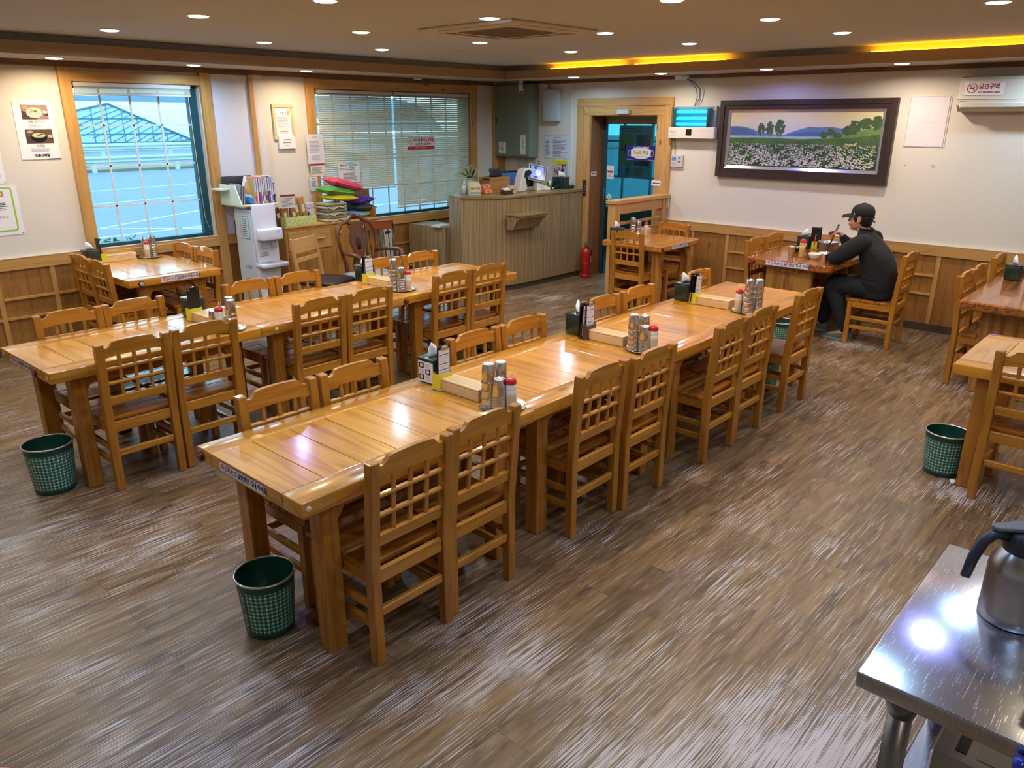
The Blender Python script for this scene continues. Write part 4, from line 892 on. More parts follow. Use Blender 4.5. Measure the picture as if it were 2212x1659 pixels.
# ---- bins
BING = P('bin_green', (14, 66, 50), 0.35, coat=0.2)
def check_mat():
    m = bpy.data.materials.new('bin_check'); m.use_nodes = True; nt = m.node_tree; b = nt.nodes['Principled BSDF']; L = nt.links.new
    tcn = N(nt, 'TexCoord'); sp = N(nt, 'SeparateXYZ'); L(tcn.outputs['Object'], sp.inputs[0])
    at = N(nt, 'Math', operation='ARCTAN2'); L(sp.outputs['Y'], at.inputs[0]); L(sp.outputs['X'], at.inputs[1])
    def stripes(src, freq, w):
        a = N(nt, 'Math', operation='MULTIPLY'); a.inputs[1].default_value = freq; L(src, a.inputs[0])
        f = N(nt, 'Math', operation='FRACT'); L(a.outputs[0], f.inputs[0])
        c = N(nt, 'Math', operation='LESS_THAN'); c.inputs[1].default_value = w; L(f.outputs[0], c.inputs[0])
        # thin line in the remaining gap
        d = N(nt, 'Math', operation='SUBTRACT'); d.inputs[1].default_value = 0.70; L(f.outputs[0], d.inputs[0]); e = N(nt, 'Math', operation='ABSOLUTE'); L(d.outputs[0], e.inputs[0])
        g = N(nt, 'Math', operation='LESS_THAN'); g.inputs[1].default_value = 0.055; L(e.outputs[0], g.inputs[0]); h = N(nt, 'Math', operation='MULTIPLY'); h.inputs[1].default_value = 0.5; L(g.outputs[0], h.inputs[0])
        s = N(nt, 'Math', operation='ADD'); L(c.outputs[0], s.inputs[0]); L(h.outputs[0], s.inputs[1]); return s.outputs[0]
    h = stripes(sp.outputs['Z'], 1/0.0185, 0.42); v = stripes(at.outputs[0], 36/(2*PI), 0.42)
    s = N(nt, 'Math', operation='ADD'); L(h, s.inputs[0]); L(v, s.inputs[1]); hf = N(nt, 'Math', operation='MULTIPLY'); hf.inputs[1].default_value = 0.5; hf.use_clamp = True; L(s.outputs[0], hf.inputs[0])
    cr = N(nt, 'ValToRGB'); L(hf.outputs[0], cr.inputs[0]); e = cr.color_ramp.elements; e[0].color = lin((10, 58, 46))+(1,); e[1].color = lin((190, 226, 208))+(1,); x = e.new(0.5); x.color = lin((58, 122, 104))+(1,)
    L(cr.outputs[0], b.inputs['Base Color']); b.inputs['Roughness'].default_value = 0.35; return m
CHK = check_mat()
def bin_(x, y, label, s=1.0, rz=0.0, cat='bin'):
    e = empty('waste_bin', (x, y, 0), rz, label, cat, 'green checked waste bins'); h = 0.262*s; r0, r1 = 0.098*s, 0.118*s
    rr = lambda z: r0+(r1-r0)*z/h
    MB().m(BING).lathe([(r0*0.97, 0), (r0, 0.005), (rr(h*0.10), h*0.10)], seg=48, cap1=False).lathe([(rr(h*0.86), h*0.86), (r1, h)], seg=48, cap0=False, cap1=False).lathe([(r1-0.003, h), (r0-0.003, 0.008), (0.002, 0.008)], seg=48, cap0=False, cap1=True).m(CHK).lathe([(rr(h*0.10), h*0.10), (rr(h*0.86), h*0.86)], seg=48, cap0=False, cap1=False).build('body', None, e)
    MB().m(P('rim_metal', (206, 204, 200), 0.25, 0.8)).tube([(r1*math.cos(a)*1.01, r1*math.sin(a)*1.01, h) for a in [2*PI*k/48 for k in range(49)]], 0.005*s, 8, cap=False).build('rim', None, e)
    # plain band with tiny lettering
    band = MB().m(BING); 
    a0, a1 = -0.42, 0.0
    rings = []
    for z in (h*0.10, h*0.86): rings.append([((rr(z)+0.0008)*math.cos(a), (rr(z)+0.0008)*math.sin(a), z) for a in [a0+(a1-a0)*k/8 for k in range(9)]])
    band.loft(rings, True, False, False); bo = band.build('plain_band', None, e)
    mb = MB().m(P('bin_print', (196, 226, 212), 0.5)); rn = random.Random(5)
    zz = h*0.14
    while zz < h*0.82:
        for q, (aa, wdt) in enumerate(((-0.27, 0.05), (-0.17, 0.04))):
            ln = 0.02 if (zz < h*0.2 or zz > h*0.74) and q == 0 else 0.004+rn.random()*0.006
            z1 = min(zz+ln, h*0.83); R_ = rr(zz)+0.0013
            mb.quad([(R_*math.cos(aa), R_*math.sin(aa), zz), (R_*math.cos(aa+wdt), R_*math.sin(aa+wdt), zz), ((rr(z1)+0.0013)*math.cos(aa+wdt), (rr(z1)+0.0013)*math.sin(aa+wdt), z1), ((rr(z1)+0.0013)*math.cos(aa), (rr(z1)+0.0013)*math.sin(aa), z1)])
        zz += 0.012 if not (zz < h*0.2 or zz > h*0.74) else 0.024
    mb.build('tiny_print', None, bo)
    return e
bin_(-7.045, -5.225, 'green checked waste bin at the near end of the right-hand row', 1.0, math.radians(196))
bin_(-7.19, -3.17, 'green checked waste bin at the near end of the left-hand row', 1.08, math.radians(150))
bin_(-3.50, -6.885, 'green checked waste bin beside the pale table at the right edge', 1.0, math.radians(80))
bin_(-3.50, -3.02, 'green checked waste bin on the floor beneath the far end of the left-hand row', 1.0, 0.3); bin_(-4.66, -2.85, 'green checked waste bin under the middle of the left-hand row', 1.0, 1.3)
bin_(-2.77, -5.40, 'green checked waste bin under the far end of the right-hand row', 1.0, 0.9); bin_(-1.62, -5.02, 'green checked waste bin in the aisle by the diner table', 1.0, 0.9)
e = MB().m(TIS).ell((0, 0, 0.008), (0.03, 0.016, 0.012), 8).ell((0.02, 0.008, 0.006), (0.018, 0.014, 0.008), 8).build('crumpled_tissue'); e.location = (-3.63, -6.985, 0.004); tag(e, 'small crumpled white tissue on the floor by the right-edge bin', 'tissue')

# ================================================================ CEILING THINGS
LC = {'warm': ((255, 236, 206), (255, 224, 184)), 'cool': ((214, 236, 255), (190, 226, 255)), 'violet': ((220, 220, 255), (166, 170, 255)), 'amber': ((255, 238, 170), (255, 214, 120)), 'white': ((255, 248, 236), (255, 236, 214))}
LPROTO = {}
def downlight(x, y, z, kind, label, seen=True):
    e = empty('ceiling_light', (x, y, z), label=label, cat='ceiling light', group='round ceiling downlights')
    if 'r' not in LPROTO:
        LPROTO['r'] = MB().m(P('lamp_ring', (226, 222, 214), 0.4)).lathe([(0.078, 0.0), (0.076, -0.006), (0.066, -0.009), (0.064, 0.0)], seg=36, cap0=False, cap1=False).mesh('trim_ring')
    link('trim_ring', LPROTO['r'], e)
    if kind not in LPROTO:
        m = P('lamp_glow_'+kind, LC[kind][0], 0.5, emit=LC[kind][0], es=LAMP_GLOW); LPROTO[kind] = MB().m(m).lathe([(0.065, -0.006), (0.055, -0.013), (0.025, -0.017), (0.002, -0.018)], seg=30, cap0=False).mesh('diffuser')
    link('diffuser', LPROTO[kind], e)
    l = bpy.data.lights.new('lamp', 'AREA'); l.shape = 'DISK'; l.size = 0.10; l.energy = LAMP_W*{'violet': 0.75, 'cool': 0.95, 'warm': 1.05, 'amber': 1.0, 'white': 1.1}[kind]; l.color = lin(LC[kind][1]); l.spread = math.radians(165); l.specular_factor = 0.4
    lo = bpy.data.objects.new('lamp', l); C.objects.link(lo); lo.parent = e; lo.location = (0, 0, -0.022)
    return e
for (x, y, k, lab) in ((-5.85, -0.42, 'warm', 'above the left post of the gridded window'), (-4.67, -0.44, 'cool', 'above the right post of the gridded window'), (-3.47, -0.46, 'warm', 'above the left post of the blinds window'),
                       (-0.62, -1.74, 'cool', 'in front of the door casing top left corner'), (-0.60, -2.93, 'white', 'above the cable of the fly trap'), (-0.57, -4.13, 'violet', 'above the landscape painting'), (-0.54, -5.39, 'white', 'right of the painting above the blank poster'),
                       (-7.05, -0.42, 'cool', 'beyond the left edge over the window wall'), (-0.52, -6.6, 'cool', 'beyond the right edge over the wall'), (-2.27, -0.44, 'white', 'in the soffit above the middle of the blinds window')):
    if k and not lab.startswith('in the soffit'): downlight(x, y, ZS, k, '%s soffit downlight %s' % (k if k != 'amber' else 'yellowish', lab))
mains = [((-5.73, -2.69), 'warm', 'second from the left in the top row of the photo'), ((-5.77, -1.40), 'cool', 'leftmost over the window side'), ((-4.49, -1.39), 'violet', 'above the notice papers of the left wall'), ((-4.44, -2.68), 'amber', 'left of the ceiling air cassette'),
         ((-3.36, -1.58), 'cool', 'below and left of the ceiling air cassette'), ((-3.24, -2.76), 'white', 'right under the cassette corner'), ((-4.40, -3.99), 'cool', 'just behind the ceiling air cassette edge, brightest'), ((-1.98, -2.76), 'white', 'right of the cassette near the yellow cove'), ((-3.16, -4.02), 'cool', 'at the right tip of the ceiling air cassette'),
         ((-1.96, -4.05), 'violet', 'before the middle of the yellow cove'), ((-3.14, -5.33), 'warm', 'above the painting, upper row'), ((-1.98, -5.37), 'warm', 'above the painting, nearer the cove'), ((-4.31, -5.30), 'warm', 'cut by the top edge right of the centre'), ((-5.58, -3.86), 'cool', 'cut by the top edge left of the centre'), ((-3.03, -6.62), 'cool', 'cut by the top right corner')]
for (p, k, lab) in mains: downlight(p[0], p[1], ZC, k, '%s round ceiling downlight %s' % ({'warm': 'warm', 'cool': 'cool blue-white', 'violet': 'violet-white', 'amber': 'yellowish', 'white': 'white'}[k], lab))
for (x, y, k) in ((-1.9, -6.65, 'white'), (-4.25, -6.6, 'violet'), (-5.5, -5.2, 'warm'), (-5.5, -6.5, 'cool'), (-6.8, -3.9, 'violet'), (-6.8, -5.2, 'cool'), (-6.8, -6.5, 'violet'), (-7.0, -1.4, 'warm'), (-7.0, -2.7, 'cool'), (-6.9, -7.9, 'cool'), (-5.4, -7.9, 'warm'), (-8.2, -3.4, 'warm'), (-8.3, -5.1, 'cool'), (-8.4, -9.0, 'white'), (-4.2, -8.4, 'cool'), (-2.4, -8.2, 'warm')):
    downlight(x, y, ZC, k, 'round ceiling downlight outside the frame above the camera side', False)
# ceiling air cassette
e = empty('ceiling_air_conditioner', (-3.80, -3.60, ZC), 0.0, label='square white ceiling air cassette with a grille in the middle of the ceiling', cat='air conditioner')
s = 0.475; CW = P('cassette_white', (214, 206, 192), 0.5)
MB().m(CW).box(-s, s, -s, s, -0.022, 0.0, 0.008, 2).build('panel', None, e)
mb = MB().m(P('grille', (150, 142, 128), 0.7)); mb.box(-0.26, 0.26, -0.26, 0.26, -0.026, -0.021)
mb.m(P('grille_line', (110, 102, 90), 0.7))
for k in range(25): mb.box(-0.26, 0.26, -0.26+k*0.0213, -0.2575+k*0.0213, -0.0275, -0.026)
mb.build('grille', None, e)
mb = MB().m(P('louvre_shadow', (70, 66, 60), 0.7))
for r in range(4):
    R = Matrix.Rotation(r*PI/2, 4, 'Z'); mb.box(-0.30, 0.30, 0.345, 0.352, -0.0235, -0.0215, mat=R)
mb.build('louvre_gap', None, e)
mb = MB().m(CW)
for r in range(4):
    R = Matrix.Rotation(r*PI/2, 4, 'Z'); mb.box(-0.30, 0.30, 0.36, 0.425, -0.029, -0.022, 0.003, mat=R @ Matrix.Identity(4))
mb.build('louvre', None, e)
o = MB().m(CW).lathe([(0.055, 0), (0.05, -0.008), (0.02, -0.011), (0.002, -0.011)], seg=24).build('smoke_detector'); o.location = (-2.75, -2.0, ZC); tag(o, 'flat white disc on the ceiling near the counter', 'detector')

# ================================================================ ON THE NORTH WALL
FRG = wood('certificate_frame', (206, 196, 150), (176, 160, 108), 'x', 0.5, 0.1, ring=0.3, vary=0.05)
e = empty('framed_certificate', label='framed certificate with a gold ribbon on the wall between the windows', cat='picture', mat=wallmat('N', -3.64, 1.80, 0.0)); w, h, b = 0.262, 0.365, 0.034
MB().m(FRG).box(0, w, 0, b, 0, 0.022, 0.003).box(0, w, h-b, h, 0, 0.022, 0.003).box(0, b, b, h-b, 0, 0.022, 0.003).box(w-b, w, b, h-b, 0, 0.022, 0.003).build('frame', None, e)
s = MB().m(PAPER).box(b, w-b, b, h-b, 0.0, 0.010).build('certificate', None, e)
text(s, '표 창 장', w/2, h-0.095, 0.026, INKG, align='CENTER', z=0.0112, bold=0.0006)
lines(s, 0.055, 0.13, w-0.11, 0.11, 7, INKL, z=0.0105, seed=3); lines(s, 0.075, 0.065, w-0.15, 0.03, 2, INKG, z=0.0105, seed=4)
mb = MB().m(P('seal_orange', (222, 160, 110), 0.6))
for k in range(28): 
    a0 = 2*PI*k/28; mb.box(-0.0015, 0.0015, -0.006, 0.006, 0.0105, 0.0112, mat=Matrix.Translation((w/2, h*0.42, 0)) @ Matrix.Rotation(a0, 4, 'Z') @ Matrix.Translation((0.055, 0, 0)))
mb.m(P('ribbon_gold', (226, 170, 40), 0.5)).lathe([(0.018, 0.0105), (0.016, 0.0125)], (w-0.062, h-0.075, 0), 16).prism([(w-0.074, h-0.115), (w-0.062, h-0.105), (w-0.05, h-0.115), (w-0.052, h-0.08), (w-0.072, h-0.08)], 0.0105, 0.0115, 'xy')
mb.build('ribbon_and_seal', None, s)
e = sheet('notice_paper', 'small white card pinned under the framed certificate', 'paper', 'N', -3.595, 1.705, 0.208, 0.132, off=0.026, th=0.0255); lines(e, 0.06, 0.085, 0.09, 0.02, 1, INKG, seed=1, ragged=0.0); lines(e, 0.05, 0.055, 0.11, 0.02, 1, INKG, seed=2, ragged=0.1); lines(e, 0.075, 0.03, 0.06, 0.012, 1, INKL, seed=5)
# posters at the left edge
e = sheet('menu_poster', 'white poster with two photographs of soup bowls, pinned left of the gridded window', 'poster', 'N', -6.109, 1.677, 0.312, 0.482)
def food_photo(p, x, y, w, h, bg, bowl_c, soup, seed=0):
    o = MB().m(bg).box(x, x+w, y, y+h, 0.0003, 0.0010).build('food_photo', None, p); cx, cy = x+w*0.48, y+h*0.46
    mb = MB().m(P('photo_shade', (70, 52, 44), 0.7)); mb.prism([(x+w*0.0, y), (x+w*0.6, y), (x+w*0.2, y+h*0.5), (x, y+h*0.6)], 0.0011, 0.0013, 'xy'); mb.prism([(x+w*0.82, y+h*0.3), (x+w, y+h*0.2), (x+w, y+h*0.7), (x+w*0.86, y+h*0.65)], 0.0011, 0.0013, 'xy')
    def disc(m, rx, ry, z, dx=0, dy=0): mb.m(m).prism([(cx+dx+rx*math.cos(a), cy+dy+ry*math.sin(a)) for a in [2*PI*k/22 for k in range(22)]], z, z+0.0002, 'xy')
    disc(bowl_c, w*0.30, h*0.36, 0.0014, 0, -h*0.02); disc(P('photo_rim', (170, 170, 166), 0.5) if bowl_c is not BLACK else P('photo_rim_d', (60, 62, 64), 0.5), w*0.30, h*0.24, 0.0017, 0, h*0.14); disc(soup, w*0.25, h*0.18, 0.0020, 0, h*0.13)
    rn = random.Random(seed)
    for k in range(7): disc([P('photo_green', (120, 150, 90), 0.6), P('photo_cream', (232, 226, 190), 0.6)][k % 2], w*0.06, h*0.05, 0.0023, rn.uniform(-.14, .14)*w, h*0.13+rn.uniform(-.08, .08)*h)
    disc(P('photo_side', (206, 150, 120), 0.6), w*0.10, h*0.10, 0.0014, -w*0.30, h*0.38); disc(P('photo_side2', (196, 178, 160), 0.6), w*0.10, h*0.13, 0.0014, w*0.42, h*0.05)
    mb.build('dish', None, o)
food_photo(e, 0.062, 0.335, 0.208, 0.118, P('photo_bg_a', (150, 126, 112), 0.5), P('photo_pot', (196, 196, 192), 0.4), P('photo_soup', (214, 208, 168), 0.5), 1)
food_photo(e, 0.062, 0.135, 0.214, 0.116, P('photo_bg_b', (92, 72, 58), 0.5), BLACK, P('photo_soup2', (196, 190, 128), 0.5), 2)
text(e, '메밀 칼만두국', 0.165, 0.316, 0.022, INKG, align='CENTER', bold=0.0003); text(e, '온메밀', 0.165, 0.113, 0.024, INKG, align='CENTER', bold=0.0003)
lines(e, 0.10, 0.272, 0.13, 0.026, 3, INKL, seed=2); lines(e, 0.085, 0.068, 0.16, 0.026, 3, INKL, seed=3)
text(e, '모둠산메밀', 0.165, 0.033, 0.026, INK, align='CENTER', bold=0.0012)
MB().m(P('poster_bar_cream', (206, 206, 170), 0.6)).box(0, 0.20, 0, 0.007, 0.0002, 0.001).m(P('poster_bar_plum', (70, 40, 70), 0.6)).box(0.20, 0.312, 0, 0.007, 0.0002, 0.001).m(P('poster_leaf', (206, 222, 176), 0.6)).ell((0.06, 0.468, 0.0005), (0.035, 0.008, 0.0005), 10).ell((0.25, 0.262, 0.0005), (0.03, 0.007, 0.0005), 10).build('colour_bars', None, e)
mb = MB().m(BLACK); [mb.ell(p+(0.002,), (0.004, 0.004, 0.002), 8) for p in ((0.008, 0.472), (0.304, 0.472))]; mb.build('pins', None, e)
e = sheet('comic_poster', 'tall white poster with line drawings cut by the left edge of the photo', 'poster', 'N', -6.72, 1.49, 0.455, 0.86)
mb = MB().m(P('panel_grey', (206, 206, 206), 0.7)); 
for (x, y, w, h) in ((0.02, 0.63, 0.40, 0.17), (0.02, 0.42, 0.40, 0.08), (0.02, 0.29, 0.40, 0.09), (0.02, 0.05, 0.40, 0.21)): mb.box(x, x+w, y, y+h, 0.0003, 0.001)
mb.m(INK)
for k in range(46):
    rn = random.Random(k); x, y = 0.30+rn.random()*0.11, 0.06+rn.random()*0.17; mb.box(-0.0012, 0.0012, -0.014, 0.014, 0.0010, 0.0014, mat=Matrix.Translation((x, y, 0)) @ Matrix.Rotation(rn.random()*3, 4, 'Z'))
    x, y = 0.34+rn.random()*0.07, 0.30+rn.random()*0.07; mb.box(-0.0010, 0.0010, -0.009, 0.009, 0.0010, 0.0014, mat=Matrix.Translation((x, y, 0)) @ Matrix.Rotation(rn.random()*3, 4, 'Z'))
mb.ell((0.335, 0.09, 0.001), (0.025, 0.04, 0.0006), 12); mb.ell((0.37, 0.225, 0.001), (0.018, 0.012, 0.0006), 12)
mb.build('line_drawings', None, e)
mb = MB().m(BLACK); [mb.ell(p+(0.002,), (0.004, 0.004, 0.002), 8) for p in ((0.444, 0.33), (0.447, 0.015))]; mb.build('pins', None, e)
e = sheet('green_framed_poster', 'white poster with a lime green rounded border, lower left edge of the photo', 'poster', 'N', -6.80, 1.055, 0.60, 0.425)
LIME = P('lime_border', (160, 198, 60), 0.5)
mb = MB().m(LIME); W_, H_ = 0.56, 0.385
def rr(x, y, w, h, r, n=6): return [(x+w-r+r*math.cos(a), y+h-r+r*math.sin(a)) for a in [PI/2*k/n for k in range(n+1)]]+[(x+r+r*math.cos(a), y+h-r+r*math.sin(a)) for a in [PI/2+PI/2*k/n for k in range(n+1)]]+[(x+r+r*math.cos(a), y+r+r*math.sin(a)) for a in [PI+PI/2*k/n for k in range(n+1)]]+[(x+w-r+r*math.cos(a), y+r+r*math.sin(a)) for a in [1.5*PI+PI/2*k/n for k in range(n+1)]]
mb.prism(rr(0.01, 0.03, 0.55, 0.375, 0.03), 0.0002, 0.0009, 'xy').m(PAPER).prism(rr(0.024, 0.044, 0.522, 0.347, 0.02), 0.0009, 0.0013, 'xy'); mb.build('border', None, e)
MB().m(P('photo_noodle', (176, 140, 90), 0.6)).box(0.37, 0.49, 0.325, 0.372, 0.0014, 0.0018).m(P('photo_noodle2', (226, 200, 130), 0.6)).ell((0.445, 0.345, 0.0019), (0.035, 0.015, 0.0005), 12).build('food_photo', None, e)
lines(e, 0.36, 0.21, 0.15, 0.07, 5, INK, seed=6, z=0.0014, ragged=0.15); text(e, '로입니다.', 0.395, 0.155, 0.026, P('ink_orange', (200, 90, 40), 0.6), z=0.0016, bold=0.0006)
mb = MB().m(BLACK); mb.ell((0.585, 0.012, 0.002), (0.004, 0.004, 0.002), 8); mb.ell((0.588, 0.418, 0.002), (0.004, 0.004, 0.002), 8); mb.build('pins', None, e)
# papers on the post and the blinds
e = sheet('notice_paper', 'lilac-white printed sheet taped on the post left of the blinds', 'paper', 'N', -3.262, 1.535, 0.225, 0.318, off=0.044, th=0.0015, mat=P('paper_lilac', (220, 218, 232), 0.7))
text(e, '메밀전문점', 0.11, 0.285, 0.016, INKG, align='CENTER'); lines(e, 0.035, 0.12, 0.15, 0.13, 9, INKL, seed=9); lines(e, 0.05, 0.04, 0.14, 0.05, 4, INKL, seed=10)
e = sheet('notice_paper', 'small cream notice with a dark red header below the lilac sheet', 'paper', 'N', -3.235, 1.400, 0.185, 0.135, off=0.044, th=0.0015, mat=P('paper_cream', (224, 224, 208), 0.7)); MB().m(P('header_red', (160, 40, 50), 0.6)).box(0, 0.185, 0.113, 0.135, 0.0002, 0.001).build('header', None, e); lines(e, 0.012, 0.015, 0.16, 0.085, 7, INKG, seed=12)
e = sheet('notice_paper', 'narrow white notice at the bottom of the window post', 'paper', 'N', -3.255, 1.235, 0.10, 0.158, off=0.044, th=0.0015, mat=P('paper_lilac', (220, 218, 232), 0.7)); text(e, '메밀차', 0.05, 0.135, 0.02, INKG, align='CENTER', bold=0.0004); lines(e, 0.012, 0.045, 0.076, 0.07, 6, INKG, seed=14); lines(e, 0.03, 0.015, 0.04, 0.014, 1, INK, seed=15, ragged=0)
def on_blind(name, label, x0, z0, w, h, cat='paper', mat=None): 
    return sheet(name, label, cat, 'N', x0, z0, w, h, off=0.040, th=0.0015, mat=mat)
e = on_blind('notice_paper', 'white printed page with a strip of blue light stuck on the left blind', -2.855, 1.305, 0.305, 0.225); text(e, '메밀의 효능', 0.02, 0.195, 0.022, INK, bold=0.0006); text(e, '좋은점,', 0.215, 0.195, 0.022, INK, bold=0.0006); lines(e, 0.02, 0.135, 0.25, 0.035, 2, INKG, seed=16); lines(e, 0.06, 0.02, 0.21, 0.09, 6, INKG, seed=17)
MB().m(P('painted_light_pale_blue', (150, 206, 224), 0.5)).prism([(0.12, 0.225), (0.21, 0.225), (0.225, 0.12), (0.195, 0.125)], 0.0002, 0.001, 'xy').build('painted_blue_light', None, e)  # strip of blue light, painted as a flat colour on the page
e = on_blind('mask_sign', 'white and red mask reminder sign stuck on the right blind', -1.790, 1.650, 0.455, 0.145, 'sign')
MB().m(P('sign_red', (196, 36, 52), 0.5)).box(0, 0.455, 0, 0.036, 0.0002, 0.001).box(0, 0.455, 0.142, 0.145, 0.0002, 0.001).box(0, 0.003, 0, 0.145, 0.0002, 0.001).box(0.452, 0.455, 0, 0.145, 0.0002, 0.001).build('red_band', None, e)
text(e, '식사 전·후', 0.098, 0.108, 0.044, INK, bold=0.0016, sx=0.82); text(e, '마스크 착용', 0.268, 0.108, 0.044, RED, bold=0.0018, sx=0.82); text(e, '"식사할 때는 대화자제"', 0.115, 0.060, 0.032, NAVY, bold=0.0008, sx=0.9)
mb = MB().m(P('icon_dark', (70, 60, 66), 0.6)).tube([(0.052+0.036*math.cos(a), 0.088+0.036*math.sin(a), 0.001) for a in [2*PI*k/24 for k in range(25)]], 0.0015, 5, cap=False).tube([(0.035, 0.10, 0.001), (0.06, 0.105, 0.001), (0.075, 0.09, 0.001), (0.06, 0.072, 0.001), (0.04, 0.085, 0.001)], 0.0018, 5).build('mask_icon', None, e)
text(e, '보건복지부   질병관리청', 0.12, 0.018, 0.018, WHITE, z=0.0014, bold=0.0003)
# dome camera under the soffit
e = empty('dome_camera', (-1.72, -0.20, ZS), label='small white dome camera under the soffit above the blinds', cat='camera')
MB().m(WHITE).lathe([(0.05, 0), (0.05, -0.022), (0.042, -0.03)], seg=24).build('housing', None, e); MB().m(BLACK).ell((0, 0, -0.03), (0.034, 0.034, 0.028), 18).build('dome', None, e)
# breaker on the corner post
e = empty('circuit_breaker', label='pale circuit breaker with black levers on the corner post', cat='breaker', mat=wallmat('N', -0.195, 2.19, 0.05))
MB().m(P('breaker_grey', (186, 190, 190), 0.5)).box(0, 0.155, 0, 0.185, 0, 0.055, 0.004).build('body', None, e)
mb = MB().m(BLACK).box(0.03, 0.065, 0.06, 0.12, 0.0545, 0.064, 0.002).box(0.085, 0.12, 0.07, 0.13, 0.0545, 0.064, 0.002)
for k in range(4): mb.box(0.015+k*0.035, 0.033+k*0.035, 0.165, 0.180, 0.0545, 0.058).box(0.015+k*0.035, 0.033+k*0.035, 0.008, 0.022, 0.0545, 0.058)
mb.build('levers', None, e)
o = MB().m(BLACK).tube([(-0.085, -0.075, 2.19), (-0.10, -0.085, 2.12), (-0.09, -0.095, 2.02), (-0.06, -0.10, 1.985), (-0.03, -0.10, 2.0), (-0.012, -0.09, 2.10), (-0.010, -0.085, 2.44)], 0.008, 8).build('power_cable'); tag(o, 'black cable looping below the circuit breaker', 'cable')

# ================================================================ ON THE EAST WALL
e = empty('switchboard_cabinet', label='large grey-green metal cabinet high in the corner above the counter', cat='cabinet', mat=wallmat('E', -0.02, 1.52, 0.0)); w, h, d = 0.655, 0.935, 0.19
CG = P('cabinet_green', (122, 134, 120), 0.55); 
MB().m(CG).box(0, w, 0, h, 0.0, d, 0.004).build('body', None, e)
dr = MB().m(CG).box(0.012, w-0.012, 0.015, h-0.012, d, d+0.014, 0.003).build('door', None, e)
MB().m(BLACK).ell((0.065, h*0.51, d+0.015), (0.007, 0.05, 0.004), 12).build('latch', None, dr)
e2 = empty('no_smoking_sticker', label='small white no smoking sticker on the grey cabinet', cat='sticker', mat=wallmat('E', -0.125, 1.572, d+0.0145))
MB().m(PAPER).box(0, 0.13, 0, 0.145, 0, 0.0015).build('sticker', None, e2); text(e2, '금 연', 0.065, 0.118, 0.028, INK, align='CENTER', z=0.002, bold=0.0005)
def nosmoke(p, cx, cy, r, z=0.002):
    MB().m(RED).tube([(cx+r*math.cos(a), cy+r*math.sin(a), z) for a in [2*PI*k/28 for k in range(29)]], r*0.085, 6, cap=False).tube([(cx-r*0.68, cy+r*0.68, z), (cx+r*0.68, cy-r*0.68, z)], r*0.085, 6).build('red_ring', None, p)
    MB().m(INK).box(cx-r*0.55, cx+r*0.35, cy-r*0.16, cy+r*0.02, z-0.0008, z).tube([(cx+r*0.45, cy, z), (cx+r*0.55, cy+r*0.2, z), (cx+r*0.2, cy+r*0.3, z), (cx+r*0.25, cy+r*0.6, z)], r*0.05, 5).build('cigarette', None, p)
nosmoke(e2, 0.065, 0.06, 0.036)
e2 = empty('cctv_sign', label='narrow vertical white CCTV sign on the grey cabinet', cat='sign', mat=wallmat('E', -0.525, 1.562, d+0.0145))
MB().m(PAPER).box(0, 0.092, 0, 0.245, 0, 0.0015).build('sticker', None, e2)
for k, ch in enumerate('CCTV'): text(e2, ch, 0.046, 0.217-k*0.043, 0.048, P('ink_teal', (24, 60, 66), 0.6), align='CENTER', z=0.002, bold=0.0014)
text(e2, '녹화중', 0.046, 0.062, 0.016, INK, align='CENTER', z=0.002); lines(e2, 0.02, 0.015, 0.055, 0.03, 3, INKL, seed=3, ragged=0)
e = empty('spot_camera', (-0.30, -0.62, ZS), label='white bullet camera hanging from the soffit before the grey cabinet', cat='camera')
MB().m(WHITE).lathe([(0.03, 0), (0.03, -0.012)], seg=18).tube([(0, 0, 0), (0, 0, -0.04)], 0.01, 8).build('mount', None, e); MB().m(P('camera_body', (226, 222, 200), 0.4)).tube([(0.02, 0.03, -0.035), (-0.03, -0.03, -0.14)], 0.028, 16).build('body', None, e); MB().m(BLACK).ell((-0.031, -0.031, -0.141), (0.02, 0.02, 0.008), 12).build('lens', None, e)
e = empty('junction_boxes', (-0.16, -0.30, ZS-0.001), label='tangle of small boxes and cables on top of the grey cabinet', cat='cable box')
mb = MB().m(P('pcb_grey', (150, 150, 146), 0.6)); rn = random.Random(2)
for k in range(6): mb.box(-0.06, 0.02, -0.25+k*0.09, -0.20+k*0.09+rn.random()*0.03, -0.036, 0.0, 0.003)
mb.m(BLACK)
for k in range(7): mb.tube([(rn.uniform(-.08, .02), 0.22-k*0.07, -0.01), (-0.09, 0.18-k*0.07, -0.035), (rn.uniform(-.08, 0), 0.12-k*0.07, -0.012)], 0.004, 6)
mb.build('boxes', None, e)
e = empty('router_box', label='light grey-blue rounded wall box right of the grey cabinet', cat='wall box', mat=wallmat('E', -0.80, 1.985, 0.0))
MB().m(P('box_bluegrey', (190, 204, 212), 0.5)).box(0, 0.272, 0, 0.395, 0, 0.075, 0.012, 2).build('cover', None, e); lines(e, 0.10, 0.035, 0.06, 0.012, 1, INKL, z=0.0752, seed=2, ragged=0)
MB().m(BLACK).tube([(0.075, 0.39, 0.02), (0.05, 0.43, 0.03), (0.085, 0.46, 0.03), (0.06, 0.505, 0.01)], 0.004, 6).tube([(0.09, 0.39, 0.02), (0.10, 0.43, 0.03), (0.05, 0.47, 0.03), (0.055, 0.508, 0.01)], 0.004, 6).build('cables', None, e)
e = sheet('notice_paper', 'large white origin-of-ingredients notice on the wall above the payment counter', 'paper', 'E', -0.785, 1.512, 0.462, 0.298, mat=P('paper_cool', (214, 222, 238), 0.7), part='sheet')
